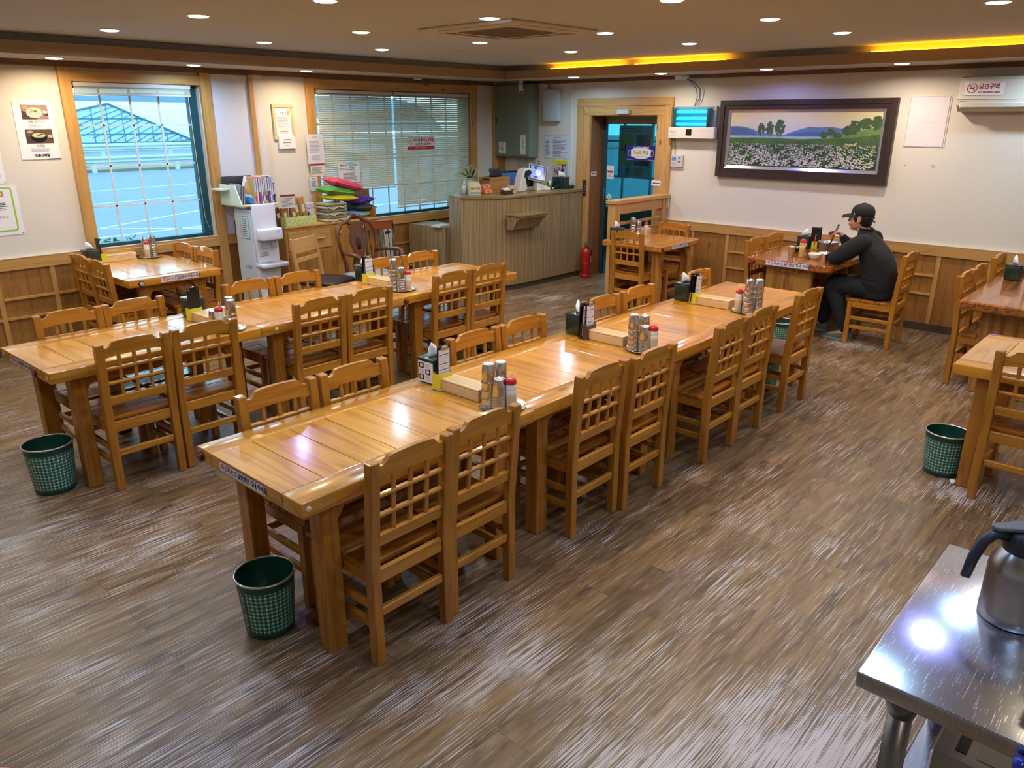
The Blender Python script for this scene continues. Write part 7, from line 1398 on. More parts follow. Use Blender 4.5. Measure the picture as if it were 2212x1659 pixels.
# ---- odd chairs
OAK = wood('plain_oak', (206, 160, 96), (170, 122, 62), 'z', 0.45, 0.1, ring=0.35); OAKX = wood('plain_oak_level', (206, 160, 96), (170, 122, 62), 'x', 0.45, 0.1, ring=0.35); LEA = P('black_leather', (34, 32, 36), 0.4, coat=0.15)
e = empty('dining_chair', (-3.85, -1.10, 0), math.radians(202), 'plain oak chair with two back slats and a black leather seat, before the chest', 'chair')
for s in (-1, 1):
    MB().m(OAK).prism([(-0.22, 0), (-0.185, 0), (-0.165, 0.45), (-0.235, 0.875), (-0.265, 0.875), (-0.20, 0.43)], s*0.205-0.014, s*0.205+0.014, 'yz', bev=0.004).build('rear_leg', None, e); MB().m(OAK).box(s*0.20-0.017, s*0.20+0.017, 0.17, 0.204, 0, 0.42, 0.004).build('front_leg', None, e)
SH2 = lambda v: (v.x, v.y-max(0, v.z-0.43)*0.15, v.z)
MB().m(OAKX).box(-0.195, 0.195, -0.195, -0.175, 0.72, 0.865, 0.004, shear=SH2).build('back_slat', None, e); MB().m(OAKX).box(-0.195, 0.195, -0.195, -0.175, 0.635, 0.675, 0.004, shear=SH2).build('back_slat', None, e)
MB().m(OAKX).box(-0.19, 0.19, -0.18, 0.19, 0.375, 0.42, 0.003).build('apron', None, e); MB().m(LEA).box(-0.225, 0.225, -0.19, 0.23, 0.42, 0.462, 0.018, 3).build('seat', None, e)
# carved armchair
MAH = wood('mahogany', (104, 58, 30), (58, 28, 14), 'z', 0.25, 0.6, ring=0.4)
e = empty('armchair', (-3.38, -1.27, 0), math.radians(176), 'dark carved wooden armchair with a pierced splat and a patterned cushion', 'armchair')
def cm(mb, pts, r): return mb.tube(pts, r, 10)
for s in (-1, 1):
    cm(MB().m(MAH), [(s*0.19, -0.22, 0), (s*0.20, -0.21, 0.25), (s*0.19, -0.20, 0.42), (s*0.185, -0.225, 0.56), (s*0.225, -0.25, 0.72), (s*0.235, -0.275, 0.86), (s*0.18, -0.295, 0.965), (s*0.10, -0.30, 0.99), (s*0.06, -0.30, 1.03), (0, -0.305, 1.05)], [0.022, 0.022, 0.024, 0.020, 0.018, 0.017, 0.02, 0.024, 0.022, 0.02]).build('back_post', None, e)
    cm(MB().m(MAH), [(s*0.225, 0.22, 0), (s*0.235, 0.22, 0.10), (s*0.215, 0.215, 0.25), (s*0.235, 0.215, 0.40)], [0.026, 0.018, 0.026, 0.034]).build('front_leg', None, e)
    ar = cm(MB().m(MAH), [(s*0.20, -0.235, 0.665), (s*0.25, -0.12, 0.69), (s*0.285, 0.05, 0.70), (s*0.28, 0.15, 0.695), (s*0.255, 0.185, 0.665), (s*0.25, 0.17, 0.63)], [0.018, 0.018, 0.022, 0.026, 0.024, 0.012]).build('armrest', None, e)
    cm(MB().m(MAH), [(s*0.275, 0.11, 0.69), (s*0.265, 0.06, 0.60), (s*0.24, 0.08, 0.50), (s*0.235, 0.10, 0.40)], [0.018, 0.018, 0.016, 0.02]).build('arm_support', None, e)
mb = MB().m(MAH)
spl = [(-0.055, 0.46), (-0.05, 0.52), (-0.04, 0.60), (-0.075, 0.70), (-0.10, 0.78), (-0.085, 0.85), (-0.07, 0.90), (-0.105, 0.955), (0.105, 0.955), (0.07, 0.90), (0.085, 0.85), (0.10, 0.78), (0.075, 0.70), (0.04, 0.60), (0.05, 0.52), (0.055, 0.46)]
mb.prism(spl, -0.225, -0.205, 'xz', shear=lambda v: (v.x, v.y-max(0, v.z-0.5)*0.16, v.z)); mb.m(P('carving_dark', (20, 10, 8), 0.6))
for k, q in enumerate((-2, -1, 0, 1, 2)): mb.tube([(q*0.007, -0.203-0.03, 0.69), (q*0.016, -0.203-0.043, 0.75+0.01*(2-abs(q))), (q*0.013, -0.203-0.052, 0.80+0.014*(2-abs(q)))], 0.0045, 6)
mb.build('splat', None, e)
MB().m(MAH).tube([(-0.10, -0.30, 0.985), (-0.05, -0.302, 0.955), (0.05, -0.302, 0.955), (0.10, -0.30, 0.985)], 0.018, 10).build('crest', None, e)
MB().m(MAH).prism([(-0.24, -0.23), (0.24, -0.23), (0.275, 0.24), (-0.275, 0.24)], 0.37, 0.43, 'xy', bev=0.01).build('seat_frame', None, e)
MB().m(P('patterned_cushion', (206, 204, 198), 0.8, noise=(90, 90, 92), bscale=14)).box(-0.235, 0.235, -0.20, 0.225, 0.43, 0.475, 0.02, 3).build('seat_cushion', None, e)
# third chair with spindles
e = empty('dining_chair', (-2.80, -0.84, 0), math.radians(170), 'red-brown chair with thin black spindles and a checked seat pad, right of the armchair', 'chair'); RB = wood('redbrown_rail', (150, 78, 40), (104, 46, 20), 'x', 0.35, 0.3)
BKM = P('black_lacquer', (20, 18, 18), 0.3, coat=0.3)
for s in (-1, 1): MB().m(BKM).tube([(s*0.17, -0.20, 0), (s*0.17, -0.19, 0.43), (s*0.185, -0.245, 0.87)], 0.014, 8).build('rear_leg', None, e); MB().m(BKM).tube([(s*0.19, 0.19, 0), (s*0.18, 0.18, 0.43)], 0.015, 8).build('front_leg', None, e)
MB().m(RB).box(-0.20, 0.20, -0.262, -0.238, 0.80, 0.905, 0.006).build('crest_rail', None, e); mb = MB().m(BKM)
for k in range(5): mb.tube([(-0.12+k*0.06, -0.19, 0.44), (-0.125+k*0.0625, -0.25, 0.80)], 0.006, 6)
mb.build('spindles', None, e); MB().m(RB).box(-0.21, 0.21, -0.20, 0.21, 0.425, 0.445, 0.006).build('seat', None, e); MB().m(P('checked_pad', (150, 146, 130), 0.8, noise=(40, 40, 40), bscale=60)).box(-0.19, 0.19, -0.18, 0.19, 0.446, 0.475, 0.012, 2).build('seat_pad', None, e)
e = empty('shopping_box', (-2.43, -0.28, 0), 0.2, 'cream paper bag with dark print standing right of the chest', 'bag'); MB().m(P('bag_cream', (206, 200, 184), 0.7)).box(-0.09, 0.09, -0.07, 0.07, 0, 0.80, 0.004).build('bag', None, e); MB().m(NAVY).box(-0.06, 0.04, -0.0715, -0.07, 0.70, 0.73).m(INK).box(-0.07, 0.06, -0.0715, -0.07, 0.50, 0.53).build('print', None, e)
o = MB().m(BLACK).box(-0.03, 0.05, 0, 0.12, 0, 0.04, 0.01).build('black_case'); o.location = (-2.46, -0.28, 0.801); tag(o, 'small black case on top of the cream bag', 'case')
o = MB().m(P('orange_cord', (196, 96, 50), 0.5)).tube([(-4.36, -0.30, 0.38), (-4.32, -0.34, 0.42), (-4.24, -0.36, 0.43), (-4.18, -0.36, 0.39), (-4.155, -0.36, 0.30)], 0.006, 6).build('power_cable'); tag(o, 'orange cable beside the base of the water purifier', 'cable')
o = MB().m(BLACK).tube([(-4.22, -0.03, 1.0), (-4.23, -0.04, 0.86), (-4.20, -0.06, 0.60), (-4.16, -0.10, 0.50)], 0.004, 6).build('power_cable'); tag(o, 'thin black cable running down the wall left of the water purifier', 'cable')
o = MB().m(P('bucket_blue', (60, 130, 180), 0.5)).lathe([(0.07, 0), (0.09, 0.22), (0.085, 0.22), (0.066, 0.01)], seg=24).build('blue_bucket'); o.location = (-4.40, -0.62, 0); tag(o, 'small blue bucket on the floor left of the water purifier', 'bucket')

# ================================================================ STEEL SERVING TABLE (lower right)
ZK = 0.85
def steel_mat():
    m = bpy.data.materials.new('scratched_steel'); m.use_nodes = True; nt = m.node_tree; b = nt.nodes['Principled BSDF']; L = nt.links.new
    b.inputs['Metallic'].default_value = 1.0; b.inputs['Base Color'].default_value = (0.60, 0.65, 0.76, 1)
    tcn = N(nt, 'TexCoord'); acc = None
    for rot, s in ((0.3, 1.0), (1.2, 1.3), (-0.5, 0.8)):
        mp = N(nt, 'Mapping'); mp.inputs['Rotation'].default_value = (0, 0, rot); mp.inputs['Scale'].default_value = (16*s, 520*s, 16); L(tcn.outputs['Object'], mp.inputs[0])
        nz = N(nt, 'TexNoise', Scale=1.0, Detail=1.5); L(mp.outputs[0], nz.inputs['Vector'])
        th = N(nt, 'MapRange'); th.inputs['From Min'].default_value = 0.66; th.inputs['From Max'].default_value = 0.76; L(nz.outputs['Fac'], th.inputs['Value'])
        if acc is None: acc = th.outputs[0]
        else: a = N(nt, 'Math', operation='MAXIMUM'); L(acc, a.inputs[0]); L(th.outputs[0], a.inputs[1]); acc = a.outputs[0]
    ro = N(nt, 'MapRange'); ro.inputs['To Min'].default_value = 0.20; ro.inputs['To Max'].default_value = 0.34; L(acc, ro.inputs['Value']); L(ro.outputs[0], b.inputs['Roughness'])
    bp = N(nt, 'Bump'); bp.inputs['Strength'].default_value = 0.0; bp.inputs['Distance'].default_value = 0.001; L(acc, bp.inputs['Height']); L(bp.outputs[0], b.inputs['Normal'])
    return m
SM = steel_mat(); e = empty('steel_serving_table', (-6.81, -8.10, 0), label='scratched stainless steel serving table in the lower right corner', cat='table')
LX, WY = 0.745, 0.67
MB().m(SM).box(0, LX, 0, WY, ZK-0.042, ZK, 0.004, 2).build('tabletop', None, e)
SD = P('steel_leg', (130, 132, 130), 0.32, 0.9)
for (x, y) in ((0.09, WY-0.085), (LX-0.09, WY-0.085), (0.09, 0.09), (LX-0.09, 0.09)):
    lg = MB().m(SD).tube([(x, y, 0.0), (x, y, ZK-0.09)], 0.027, 20).build('leg', None, e); MB().m(SD).lathe([(0.029, -0.125), (0.038, -0.095), (0.040, -0.042)], (x, y, ZK), 24).build('leg_socket', None, lg)
MB().m(SM).box(0.05, LX-0.05, 0.05, WY-0.05, 0.28, 0.30, 0.003).build('undershelf', None, e)
# caddy on the shelf with a blue brush
e = empty('steel_pan', (-6.42, -7.70, 0.3005), 0.0, 'steel tray with a dark slot on the undershelf of the serving table', 'tray'); MB().m(STEELR).box(-0.17, 0.17, -0.15, 0.13, 0, 0.26, 0.006).m(BLACK).box(-0.13, 0.13, 0.06, 0.085, 0.259, 0.262).m(P('pan_inner', (170, 172, 170), 0.3, 0.8)).box(-0.13, 0.13, -0.12, 0.04, 0.2585, 0.2615).build('pan', None, e)
def jug(x, y, rz, label):
    e = empty('insulated_jug', (x, y, ZK+0.0005), rz, label, 'jug', 'insulated steel water jugs on the serving table')
    MB().m(STEELR).lathe([(0.070, 0), (0.074, 0.004), (0.0745, 0.028), (0.0735, 0.030), (0.0735, 0.135), (0.070, 0.160), (0.054, 0.190), (0.052, 0.193)], seg=44).build('body', None, e)
    DG_ = P('jug_grey_plastic', (46, 50, 60), 0.4)
    MB().m(DG_).lathe([(0.0535, 0.190), (0.055, 0.195), (0.058, 0.232), (0.054, 0.243), (0.02, 0.250), (0.002, 0.25)], seg=40).prism([(0.03, -0.02), (0.074, -0.008), (0.074, 0.008), (0.03, 0.02)], 0.212, 0.240, 'xy').build('collar', None, e)
    MB().m(DG_).tube([(-0.045, 0, 0.228), (-0.085, 0, 0.238), (-0.112, 0, 0.215), (-0.128, 0, 0.17), (-0.137, 0, 0.12)], [0.012, 0.012, 0.012, 0.011, 0.0095], 14, sx=1.25).build('handle', None, e)
    MB().m(P('jug_lid_grey', (96, 100, 112), 0.4)).prism([(-0.085+0.012*math.cos(a), 0.014*math.sin(a)) for a in [PI/2+PI*k/8 for k in range(9)]]+[(0.03, -0.03), (0.03, 0.03)], 0.248, 0.258, 'xy', bev=0.002).build('lid_lever', None, e)
jug(-6.352, -7.642, math.radians(-47), 'brushed steel insulated jug with a grey handle on the steel table'); jug(-6.475, -7.80, math.radians(-20), 'second steel insulated jug cut by the right edge of the photo')
e = empty('blue_brush', (-6.845, -7.755, ZK-0.13), 0.0, 'glossy blue plastic brush handle sticking up by the steel table edge', 'brush')
BLU = P('brush_blue', (24, 44, 150), 0.25, coat=0.5)
MB().m(BLU).tube([(0, 0, -0.02), (0.0, 0.0, 0.0), (0.005, 0, 0.04), (0.01, 0, 0.09), (0.012, 0, 0.115)], [0.03, 0.028, 0.013, 0.012, 0.013], 16).build('handle', None, e)
# rim of a red plastic tub at the lower left
e = empty('red_tub', (-7.62, -6.33, 0), 0.0, 'red plastic tub whose pale pink rim shows in the lower left corner', 'tub')
TUBR = P('tub_red', (196, 34, 48), 0.4, coat=0.2); TUBP = P('tub_rim_pink', (236, 130, 150), 0.4)
TX, TY, TR = TUBC
e.location = (TX, TY, 0)
MB().m(TUBR).lathe([(TR*0.72, 0), (TR*0.98, TUBH-0.02), (TR*0.965, TUBH-0.02), (TR*0.70, 0.01), (0.003, 0.01)], seg=64).build('tub', None, e)
MB().m(TUBP).tube([((TR-0.004)*math.cos(a), (TR-0.004)*math.sin(a), TUBH-0.012) for a in [2*PI*k/64 for k in range(65)]], 0.0125, 10, cap=False).build('rim', None, e)

# ================================================================ THE DINER
def chain(mb, pts, rad, seg=14, squash=None):
    """overlapping capsule chain; pts world points, rad per-point radius"""
    P3 = [Vector(p) for p in pts]; ext = [P3[0]+(P3[0]-P3[1]).normalized()*rad[0]*0.6]+P3+[P3[-1]+(P3[-1]-P3[-2]).normalized()*rad[-1]*0.6]
    rr_ = [rad[0]*0.5]+list(rad)+[rad[-1]*0.5]
    # subdivide smoothly
    out, ro = [], []
    for i in range(len(ext)-1):
        n = 4
        for k in range(n):
            t = k/n; p0 = ext[max(i-1, 0)]; p1 = ext[i]; p2 = ext[i+1]; p3 = ext[min(i+2, len(ext)-1)]
            c = 0.5*((2*p1)+(p2-p0)*t+(2*p0-5*p1+4*p2-p3)*t*t+(3*p1-p0-3*p2+p3)*t**3); out.append(c); ro.append(rr_[i]*(1-t)+rr_[i+1]*t)
    out.append(ext[-1]); ro.append(rr_[-1]); mb.tube(out, ro, seg); return mb
def torso(mb, rings, seg=24):
    """rings: (centre, half width x, half depth y, tilt) stacked"""
    R = []
    for (c, a, b, t) in rings:
        row = []
        for k in range(seg):
            th = 2*PI*k/seg; ct, st = math.cos(th), math.sin(th); e_ = 0.85
            x = a*math.copysign(abs(ct)**e_, ct); y = b*math.copysign(abs(st)**e_, st)
            row.append((c[0]+x, c[1]+y*math.cos(t), c[2]+y*math.sin(t)))
        R.append(row)
    mb.loft(R, True, True); return mb
def remesh(o, vox, smooth=4, fac=0.5):
    m = o.modifiers.new('remesh', 'REMESH'); m.mode = 'VOXEL'; m.voxel_size = vox; m.use_smooth_shade = True
    if smooth: s = o.modifiers.new('smooth', 'SMOOTH'); s.iterations = smooth; s.factor = fac
    dg = bpy.context.evaluated_depsgraph_get(); me = bpy.data.meshes.new_from_object(o.evaluated_get(dg)); mats = [s_.material for s_ in o.material_slots]
    o.modifiers.clear(); o.data = me
    for p in me.polygons: p.use_smooth = True
    me.materials.clear(); [me.materials.append(q) for q in mats[:1]]
    return o
PX = -0.83
SKIN = P('skin', (206, 152, 122), 0.5, noise=(194, 138, 110), bscale=14)
pe = empty('person', (PX, -5.58, 0), label='person in a black cap and black sweatshirt eating with black chopsticks at the slab table', cat='person')
bpy.context.view_layer.update(); PI_ = pe.matrix_world.inverted()
def padd(mb, name, mat=None, parent=pe, off=None):
    """link a mesh built in world coordinates as a child of the person"""
    o = mb.build(name, mat, parent); o.data.transform(PI_); return o
HY, HZ_ = -5.330, 1.150       # head centre
# --- body: head, neck, torso, arms, hands, legs in one surface
mb = MB().m(SKIN)
def H(dx, dy, dz): return (PX+dx, HY+dy, HZ_+dz)     # dy>0 is forward (+y), towards the table
heads = [(-0.112, 0.030, 0.030, 0.040), (-0.098, 0.046, 0.045, 0.036), (-0.080, 0.058, 0.064, 0.020), (-0.055, 0.066, 0.080, 0.008), (-0.02, 0.072, 0.091, 0.0), (0.02, 0.075, 0.096, -0.004), (0.06, 0.072, 0.092, -0.008), (0.09, 0.058, 0.074, -0.010), (0.11, 0.030, 0.040, -0.012)]
rings = []
for (dz, a, b, dy) in heads: rings.append((H(0, dy, dz), a, b, 0))
torso(mb, rings, 28)
mb.ell(H(0, 0.068, -0.072), (0.036, 0.026, 0.028), 14)     # jaw and chin
mb.ell(H(0, 0.078, -0.100), (0.022, 0.016, 0.014), 12)
mb.ell(H(-0.040, 0.052, -0.045), (0.026, 0.030, 0.034), 12); mb.ell(H(0.040, 0.052, -0.045), (0.026, 0.030, 0.034), 12)   # cheeks
mb.tube([H(0, 0.090, 0.012), H(0, 0.101, -0.010), H(0, 0.112, -0.030), H(0, 0.102, -0.040)], [0.008, 0.010, 0.012, 0.008], 10)   # nose
mb.ell(H(-0.010, 0.100, -0.036), (0.009, 0.009, 0.007), 8); mb.ell(H(0.010, 0.100, -0.036), (0.009, 0.009, 0.007), 8)
mb.ell(H(0, 0.096, -0.060), (0.021, 0.010, 0.0055), 12); mb.ell(H(0, 0.094, -0.072), (0.019, 0.011, 0.0065), 12)      # lips
mb.ell(H(0, 0.090, 0.026), (0.052, 0.012, 0.010), 12)      # brow
for s in (-1, 1):                                           # ears
    mb.ell(H(s*0.079, -0.012, -0.012), (0.008, 0.017, 0.030), 12, Matrix.Rotation(0.25, 4, 'X')); mb.tube([H(s*0.083, -0.004+0.018*math.cos(a)-0.008, -0.008+0.028*math.sin(a)) for a in [-1.6+k*0.52 for k in range(9)]], 0.0055, 6)
mb.tube([H(0, 0.0, -0.06), (PX, -5.375, 1.03), (PX, -5.42, 0.97)], [0.050, 0.055, 0.065], 18)
LSH, RSH = Vector((PX-0.185, -5.425, 0.945)), Vector((PX+0.185, -5.405, 0.945))
LEL, REL = Vector((-1.085, -5.215, 0.785)), Vector((-0.560, -5.205, 0.79))
LHD, RHD = Vector((-0.845, -5.205, 0.772)), Vector((-0.635, -5.105, 0.958))
torso(mb, [((PX, -5.60, 0.47), 0.16, 0.11, 0), ((PX, -5.58, 0.60), 0.15, 0.11, 0), ((PX, -5.55, 0.75), 0.15, 0.11, 0.1), ((PX, -5.49, 0.88), 0.17, 0.11, 0.2), ((PX, -5.43, 0.97), 0.14, 0.075, 0.2), ((PX, -5.41, 1.0), 0.07, 0.055, 0.2)], 24)
chain(mb, [LSH, LSH.lerp(LEL, 0.5), LEL], [0.05, 0.045, 0.038]); chain(mb, [LEL, LEL.lerp(LHD, 0.35), LHD], [0.038, 0.038, 0.026])
chain(mb, [RSH, RSH.lerp(REL, 0.5), REL], [0.05, 0.045, 0.038]); chain(mb, [REL, REL.lerp(RHD, 0.35), RHD], [0.038, 0.036, 0.025])
def hand(mb, wrist, fwd, palm_n, curl, s=1.0, side=1):
    """palm with four fingers of unequal length and a thumb from its side"""
    f = fwd.normalized(); n = (palm_n-f*palm_n.dot(f)).normalized(); a = f.cross(n)*side
    def L_(u, v, w): return wrist+f*u*s+a*v*s+n*w*s
    rings = []
    for (u, hw, ht) in ((-0.01, 0.022, 0.017), (0.02, 0.030, 0.017), (0.055, 0.038, 0.014), (0.085, 0.038, 0.012)):
        rings.append([L_(u, hw*math.cos(t), ht*math.sin(t)) for t in [2*PI*k/14 for k in range(14)]])
    mb.loft(rings, True, True)
    for i, (v, l1, l2, l3) in enumerate(((0.029, 0.040, 0.024, 0.018), (0.010, 0.044, 0.028, 0.020), (-0.010, 0.041, 0.025, 0.019), (-0.028, 0.032, 0.020, 0.016))):
        c1, c2, c3 = curl[i]; p = L_(0.083, v, 0.0); ang = c1; pts = [L_(0.070, v, 0), p]
        for (l, c) in ((l1, c1), (l2, c1+c2), (l3, c1+c2+c3)):
            p = p+(f*math.cos(c)+n*math.sin(c))*l*s; pts.append(p)
        mb.tube(pts, [0.0088*s, 0.0088*s, 0.0082*s, 0.0076*s, 0.0062*s], 10); mb.ell(pts[-1], (0.0064*s,)*3, 8)
    c1, c2 = curl[4]
    p0 = L_(0.018, 0.026, 0.004); p1 = L_(0.045, 0.046, 0.014+0.01*c1); p2 = L_(0.070, 0.046-0.012*c1, 0.026+0.014*c1); p3 = L_(0.088, 0.038-0.02*c1, 0.034+0.016*c1)
    mb.tube([p0, p1, p2, p3], [0.013*s, 0.0105*s, 0.0092*s, 0.007*s], 10); mb.ell(p3, (0.0072*s,)*3, 8)
# right hand pinches the chopsticks, knuckles up, fingers towards the table (+y)
hand(mb, RHD+Vector((0, 0.008, 0.008)), Vector((-0.30, 0.90, 0.12)), Vector((-0.55, -0.05, -0.85)), ((0.55, 0.8, 0.3), (0.7, 0.9, 0.4), (0.95, 1.0, 0.5), (1.1, 1.0, 0.5), (0.9, 0.3)), 0.92, 1)
hand(mb, LHD, Vector((0.98, 0.05, -0.03)), Vector((0, -0.1, -1)), ((0.15, 0.35, 0.2), (0.18, 0.4, 0.25), (0.22, 0.45, 0.3), (0.3, 0.5, 0.3), (0.3, 0.2)), 0.95, -1)
LK, RK = Vector((-0.945, -5.180, 0.520)), Vector((-0.725, -5.125, 0.515)); LA, RA = Vector((-0.935, -5.375, 0.10)), Vector((-0.71, -5.06, 0.10))
for (hp, k_, a_) in ((Vector((PX-0.085, -5.58, 0.50)), LK, LA), (Vector((PX+0.085, -5.58, 0.50)), RK, RA)):
    chain(mb, [hp, hp.lerp(k_, 0.5), k_], [0.072, 0.066, 0.050]); chain(mb, [k_, k_.lerp(a_, 0.3), k_.lerp(a_, 0.7), a_], [0.050, 0.050, 0.038, 0.030]); chain(mb, [a_, a_+Vector((0, 0.06, -0.045)), a_+Vector((0, 0.15, -0.06))], [0.032, 0.032, 0.022])
body = padd(mb, 'body'); remesh(body, 0.0045, 3, 0.45)
# eyes, brows
EB = P('eye_dark', (24, 18, 16), 0.2); 
for s in (-1, 1):
    padd(MB().m(P('eye_white', (226, 218, 210), 0.3)).ell(H(s*0.030, 0.0835, 0.004), (0.012, 0.007, 0.005), 12).m(EB).ell(H(s*0.030, 0.0885, 0.004), (0.005, 0.0035, 0.0045), 10), 'eye')
    padd(MB().m(EB).tube([H(s*0.014, 0.097, 0.024), H(s*0.032, 0.0975, 0.029), H(s*0.052, 0.082, 0.023)], 0.0035, 6), 'eyebrow')
padd(MB().m(P('lip_colour', (170, 96, 86), 0.5)).ell(H(0, 0.1015, -0.060), (0.018, 0.0055, 0.0042), 12).ell(H(0, 0.1005, -0.0715), (0.016, 0.006, 0.0048), 12), 'lips')
# hair: sideburns and nape, below the cap
HAIR = P('black_hair', (16, 14, 15), 0.5)
mb = MB().m(HAIR); torso(mb, [(H(0, -0.052, -0.075), 0.050, 0.040, 0), (H(0, -0.038, -0.045), 0.070, 0.062, 0), (H(0, -0.028, -0.01), 0.080, 0.076, 0), (H(0, -0.016, 0.03), 0.083, 0.088, 0), (H(0, -0.014, 0.06), 0.078, 0.088, 0)], 26)
for s in (-1, 1): mb.ell(H(s*0.074, 0.028, 0.005), (0.010, 0.020, 0.034), 12, Matrix.Rotation(-0.2, 4, 'X')); mb.ell(H(s*0.074, 0.022, -0.018), (0.007, 0.007, 0.022), 10)
hair = padd(mb, 'hair'); remesh(hair, 0.004, 2)
# --- black cap: crown, brim, strap, badge
CAPM = P('cap_black', (24, 24, 26), 0.8, bump=0.4, bscale=300); CB = P('cap_seam', (30, 30, 33), 0.8)
mb = MB().m(CAPM); rings = []
tilt = math.radians(8)
for (z, a, b) in ((0.0, 0.086, 0.104), (0.025, 0.087, 0.105), (0.055, 0.083, 0.100), (0.082, 0.069, 0.085), (0.100, 0.045, 0.056), (0.109, 0.018, 0.022)):
    row = []
    for k in range(32):
        th = 2*PI*k/32; x, y = a*math.cos(th), b*math.sin(th)-0.006; yy = y*math.cos(tilt)-z*math.sin(tilt)*0.6; zz = z+y*math.sin(tilt)*0.45; row.append(H(x, yy-0.004, 0.024+zz))
    rings.append(row)
mb.loft(rings, True, True); crown = padd(mb, 'cap')
mb = MB().m(CAPM); rings = []
for i in range(9):
    t = i/8; r_ = []
    yy = 0.072+0.098*t
    hw_ = 0.078*math.sqrt(max(0.0, 1-(max(0, t-0.25)/0.78)**2.4))
    for k in range(13):
        u = -1+2*k/12; x = hw_*u; drop = 0.026*u*u+0.022*t*t; r_.append(H(x, yy-0.022*u*u*(1-t), 0.040-drop))
    for k in range(12, -1, -1):
        u = -1+2*k/12; x = hw_*u; drop = 0.026*u*u+0.022*t*t; r_.append(H(x, yy-0.022*u*u*(1-t), 0.0355-drop))
    rings.append(r_)
mb.loft(rings, True, True); brim = padd(mb, 'cap_brim')
padd(MB().m(CB).tube([H(0, b*math.cos(a)*0.104-0.012, 0.028+0.108*math.sin(a)) for a, b in [(PI*k/16, 1) for k in range(17)]], 0.0022, 5).ell(H(0, -0.014, 0.137), (0.008, 0.008, 0.004), 10), 'cap_seam')
padd(MB().m(WHITE).ell(H(-0.0865, 0.040, 0.040), (0.003, 0.006, 0.006), 8).tube([H(-0.0875, 0.040, 0.029), H(-0.0875, 0.040, 0.051)], 0.0018, 5), 'cap_badge')
padd(MB().m(CAPM).tube([H(-0.040, -0.098, 0.000), H(-0.012, -0.118, -0.020), H(0.0, -0.128, -0.030)], [0.006, 0.007, 0.004], 8).tube([H(-0.072, -0.062, 0.012), H(-0.045, -0.098, 0.008), H(0, -0.112, 0.004), H(0.045, -0.098, 0.008), H(0.072, -0.062, 0.012)], 0.008, 8), 'cap_strap')
# --- sweatshirt
SWM = P('sweatshirt_black', (24, 25, 30), 0.9, noise=(19, 20, 24), bscale=24, bump=0.5)
mb = MB().m(SWM)
torso(mb, [((PX, -5.585, 0.500), 0.185, 0.130, 0), ((PX, -5.580, 0.545), 0.200, 0.145, 0), ((PX, -5.565, 0.64), 0.205, 0.150, 0.05), ((PX, -5.545, 0.74), 0.205, 0.150, 0.1), ((PX, -5.510, 0.83), 0.210, 0.148, 0.15), ((PX, -5.465, 0.91), 0.215, 0.132, 0.2), ((PX, -5.430, 0.965), 0.19, 0.105, 0.25), ((PX, -5.412, 1.010), 0.120, 0.082, 0.25), ((PX, -5.400, 1.045), 0.075, 0.066, 0.28), ((PX, -5.395, 1.055), 0.066, 0.060, 0.28)], 30)
o_ = Vector((0, 0, 0.0))
chain(mb, [LSH+Vector((0.03, -0.01, 0.0)), LSH, LSH.lerp(LEL, 0.5)+Vector((-0.005, 0, 0)), LEL+Vector((0, -0.005, 0.01))], [0.080, 0.086, 0.082, 0.064], 18)
chain(mb, [LEL+Vector((0, -0.005, 0.01)), LEL.lerp(LHD, 0.4)+Vector((0, 0, 0.01)), LHD+Vector((-0.02, 0, 0.0))], [0.060, 0.056, 0.034], 16)
chain(mb, [RSH+Vector((-0.03, -0.01, 0.0)), RSH, RSH.lerp(REL, 0.5), REL+Vector((0, 0, 0.01))], [0.085, 0.084, 0.076, 0.058], 18)
chain(mb, [REL+Vector((0, 0, 0.01)), REL.lerp(RHD, 0.45), RHD+Vector((0.004, -0.012, -0.022))], [0.058, 0.056, 0.036], 16)
for k in range(7):    # folds at the elbow and waist
    mb.tube([(PX-0.19, -5.62+0.02*k, 0.56+0.05*k), (PX-0.205, -5.56, 0.59+0.045*k), (PX-0.17, -5.47, 0.60+0.04*k)], [0.010, 0.014, 0.009], 6)
sw = padd(mb, 'sweatshirt'); remesh(sw, 0.007, 14, 0.6)
padd(MB().m(P('collar_black', (20, 20, 24), 0.9)).tube([(PX+0.068*math.cos(a), -5.392+0.060*math.sin(a), 1.058+0.060*math.sin(a)*0.20-(0.012 if math.sin(a) > 0 else -0.006)*abs(math.sin(a))) for a in [2*PI*k/28 for k in range(29)]], 0.010, 8, cap=False), 'collar')
# --- trousers
TRM = P('trousers_black', (20, 21, 27), 0.9, noise=(26, 27, 34), bscale=20, bump=0.5)
mb = MB().m(TRM)
torso(mb, [((PX, -5.585, 0.445), 0.175, 0.125, 0), ((PX, -5.585, 0.50), 0.188, 0.138, 0), ((PX, -5.58, 0.56), 0.180, 0.130, 0)], 26)
for (hp, k_, a_) in ((Vector((PX-0.092, -5.57, 0.528)), LK, LA), (Vector((PX+0.092, -5.57, 0.528)), RK, RA)):
    chain(mb, [hp, hp.lerp(k_, 0.5)+Vector((0, 0, 0.004)), k_], [0.092, 0.088, 0.072], 20); chain(mb, [k_, k_.lerp(a_, 0.3)+Vector((0, -0.01, 0)), k_.lerp(a_, 0.72), a_+Vector((0, 0, 0.005))], [0.074, 0.076, 0.066, 0.052], 18)
tr = padd(mb, 'trousers'); remesh(tr, 0.008, 10, 0.5)
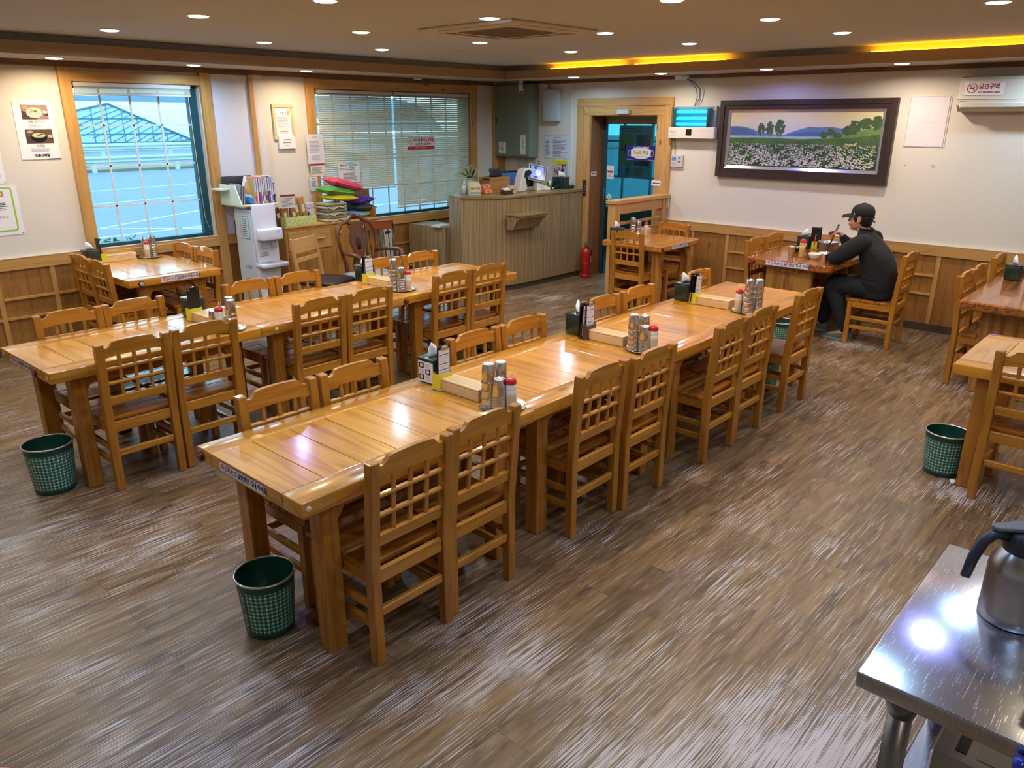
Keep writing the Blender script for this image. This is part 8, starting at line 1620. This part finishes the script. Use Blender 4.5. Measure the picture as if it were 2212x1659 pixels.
# --- shoes
SHO = P('shoe_grey', (92, 98, 98), 0.8, noise=(74, 80, 80), bscale=60); SOL = P('sole_grey', (120, 124, 120), 0.7)
for a_ in (LA, RA):
    mb = MB().m(SHO); y0 = a_.y-0.065; x = a_.x; rings = []
    for (dy, hw, h_) in ((0.0, 0.030, 0.075), (0.02, 0.036, 0.095), (0.06, 0.040, 0.105), (0.10, 0.041, 0.092), (0.15, 0.044, 0.072), (0.20, 0.046, 0.058), (0.245, 0.040, 0.046), (0.275, 0.024, 0.036)):
        rings.append([(x+hw*math.cos(t), y0+dy, 0.018+(h_-0.018)*max(0, math.sin(t))**0.7 if math.sin(t) > 0 else 0.018+0.008*math.sin(t)) for t in [2*PI*k/20 for k in range(20)]])
    mb.loft(rings, True, True); s_ = padd(mb, 'shoe')
    padd(MB().m(SOL).prism([(x+hw*sg*1.04, y0+dy) for (dy, hw, sg) in ((-0.004, 0.020, 1), (0.02, 0.037, 1), (0.10, 0.042, 1), (0.2, 0.047, 1), (0.25, 0.040, 1), (0.282, 0.018, 1), (0.282, 0.018, -1), (0.25, 0.040, -1), (0.2, 0.047, -1), (0.10, 0.042, -1), (0.02, 0.037, -1), (-0.004, 0.020, -1))], 0.001, 0.026, 'xy', bev=0.004), 'sole')
    padd(MB().m(P('lace', (140, 146, 144), 0.8)).tube([(x-0.02, y0+0.10, 0.095), (x+0.02, y0+0.115, 0.09), (x-0.02, y0+0.13, 0.083), (x+0.02, y0+0.145, 0.076)], 0.0028, 6), 'laces')
# --- chopsticks held in the right hand
CK = P('chopstick_black', (20, 16, 18), 0.35, coat=0.3)
for i, (a_, b_) in enumerate((((-0.655, -5.070, 1.055), (-0.685, -5.000, 0.800)), ((-0.648, -5.078, 1.052), (-0.690, -5.008, 0.800)))):
    o = MB().m(CK).tube([a_, b_], [0.0045, 0.0028], 8).build('chopstick'); tag(o, 'black chopstick in the hand of the diner, %s of the pair' % ('front', 'rear')[i], 'chopstick', 'chopsticks held by the diner')
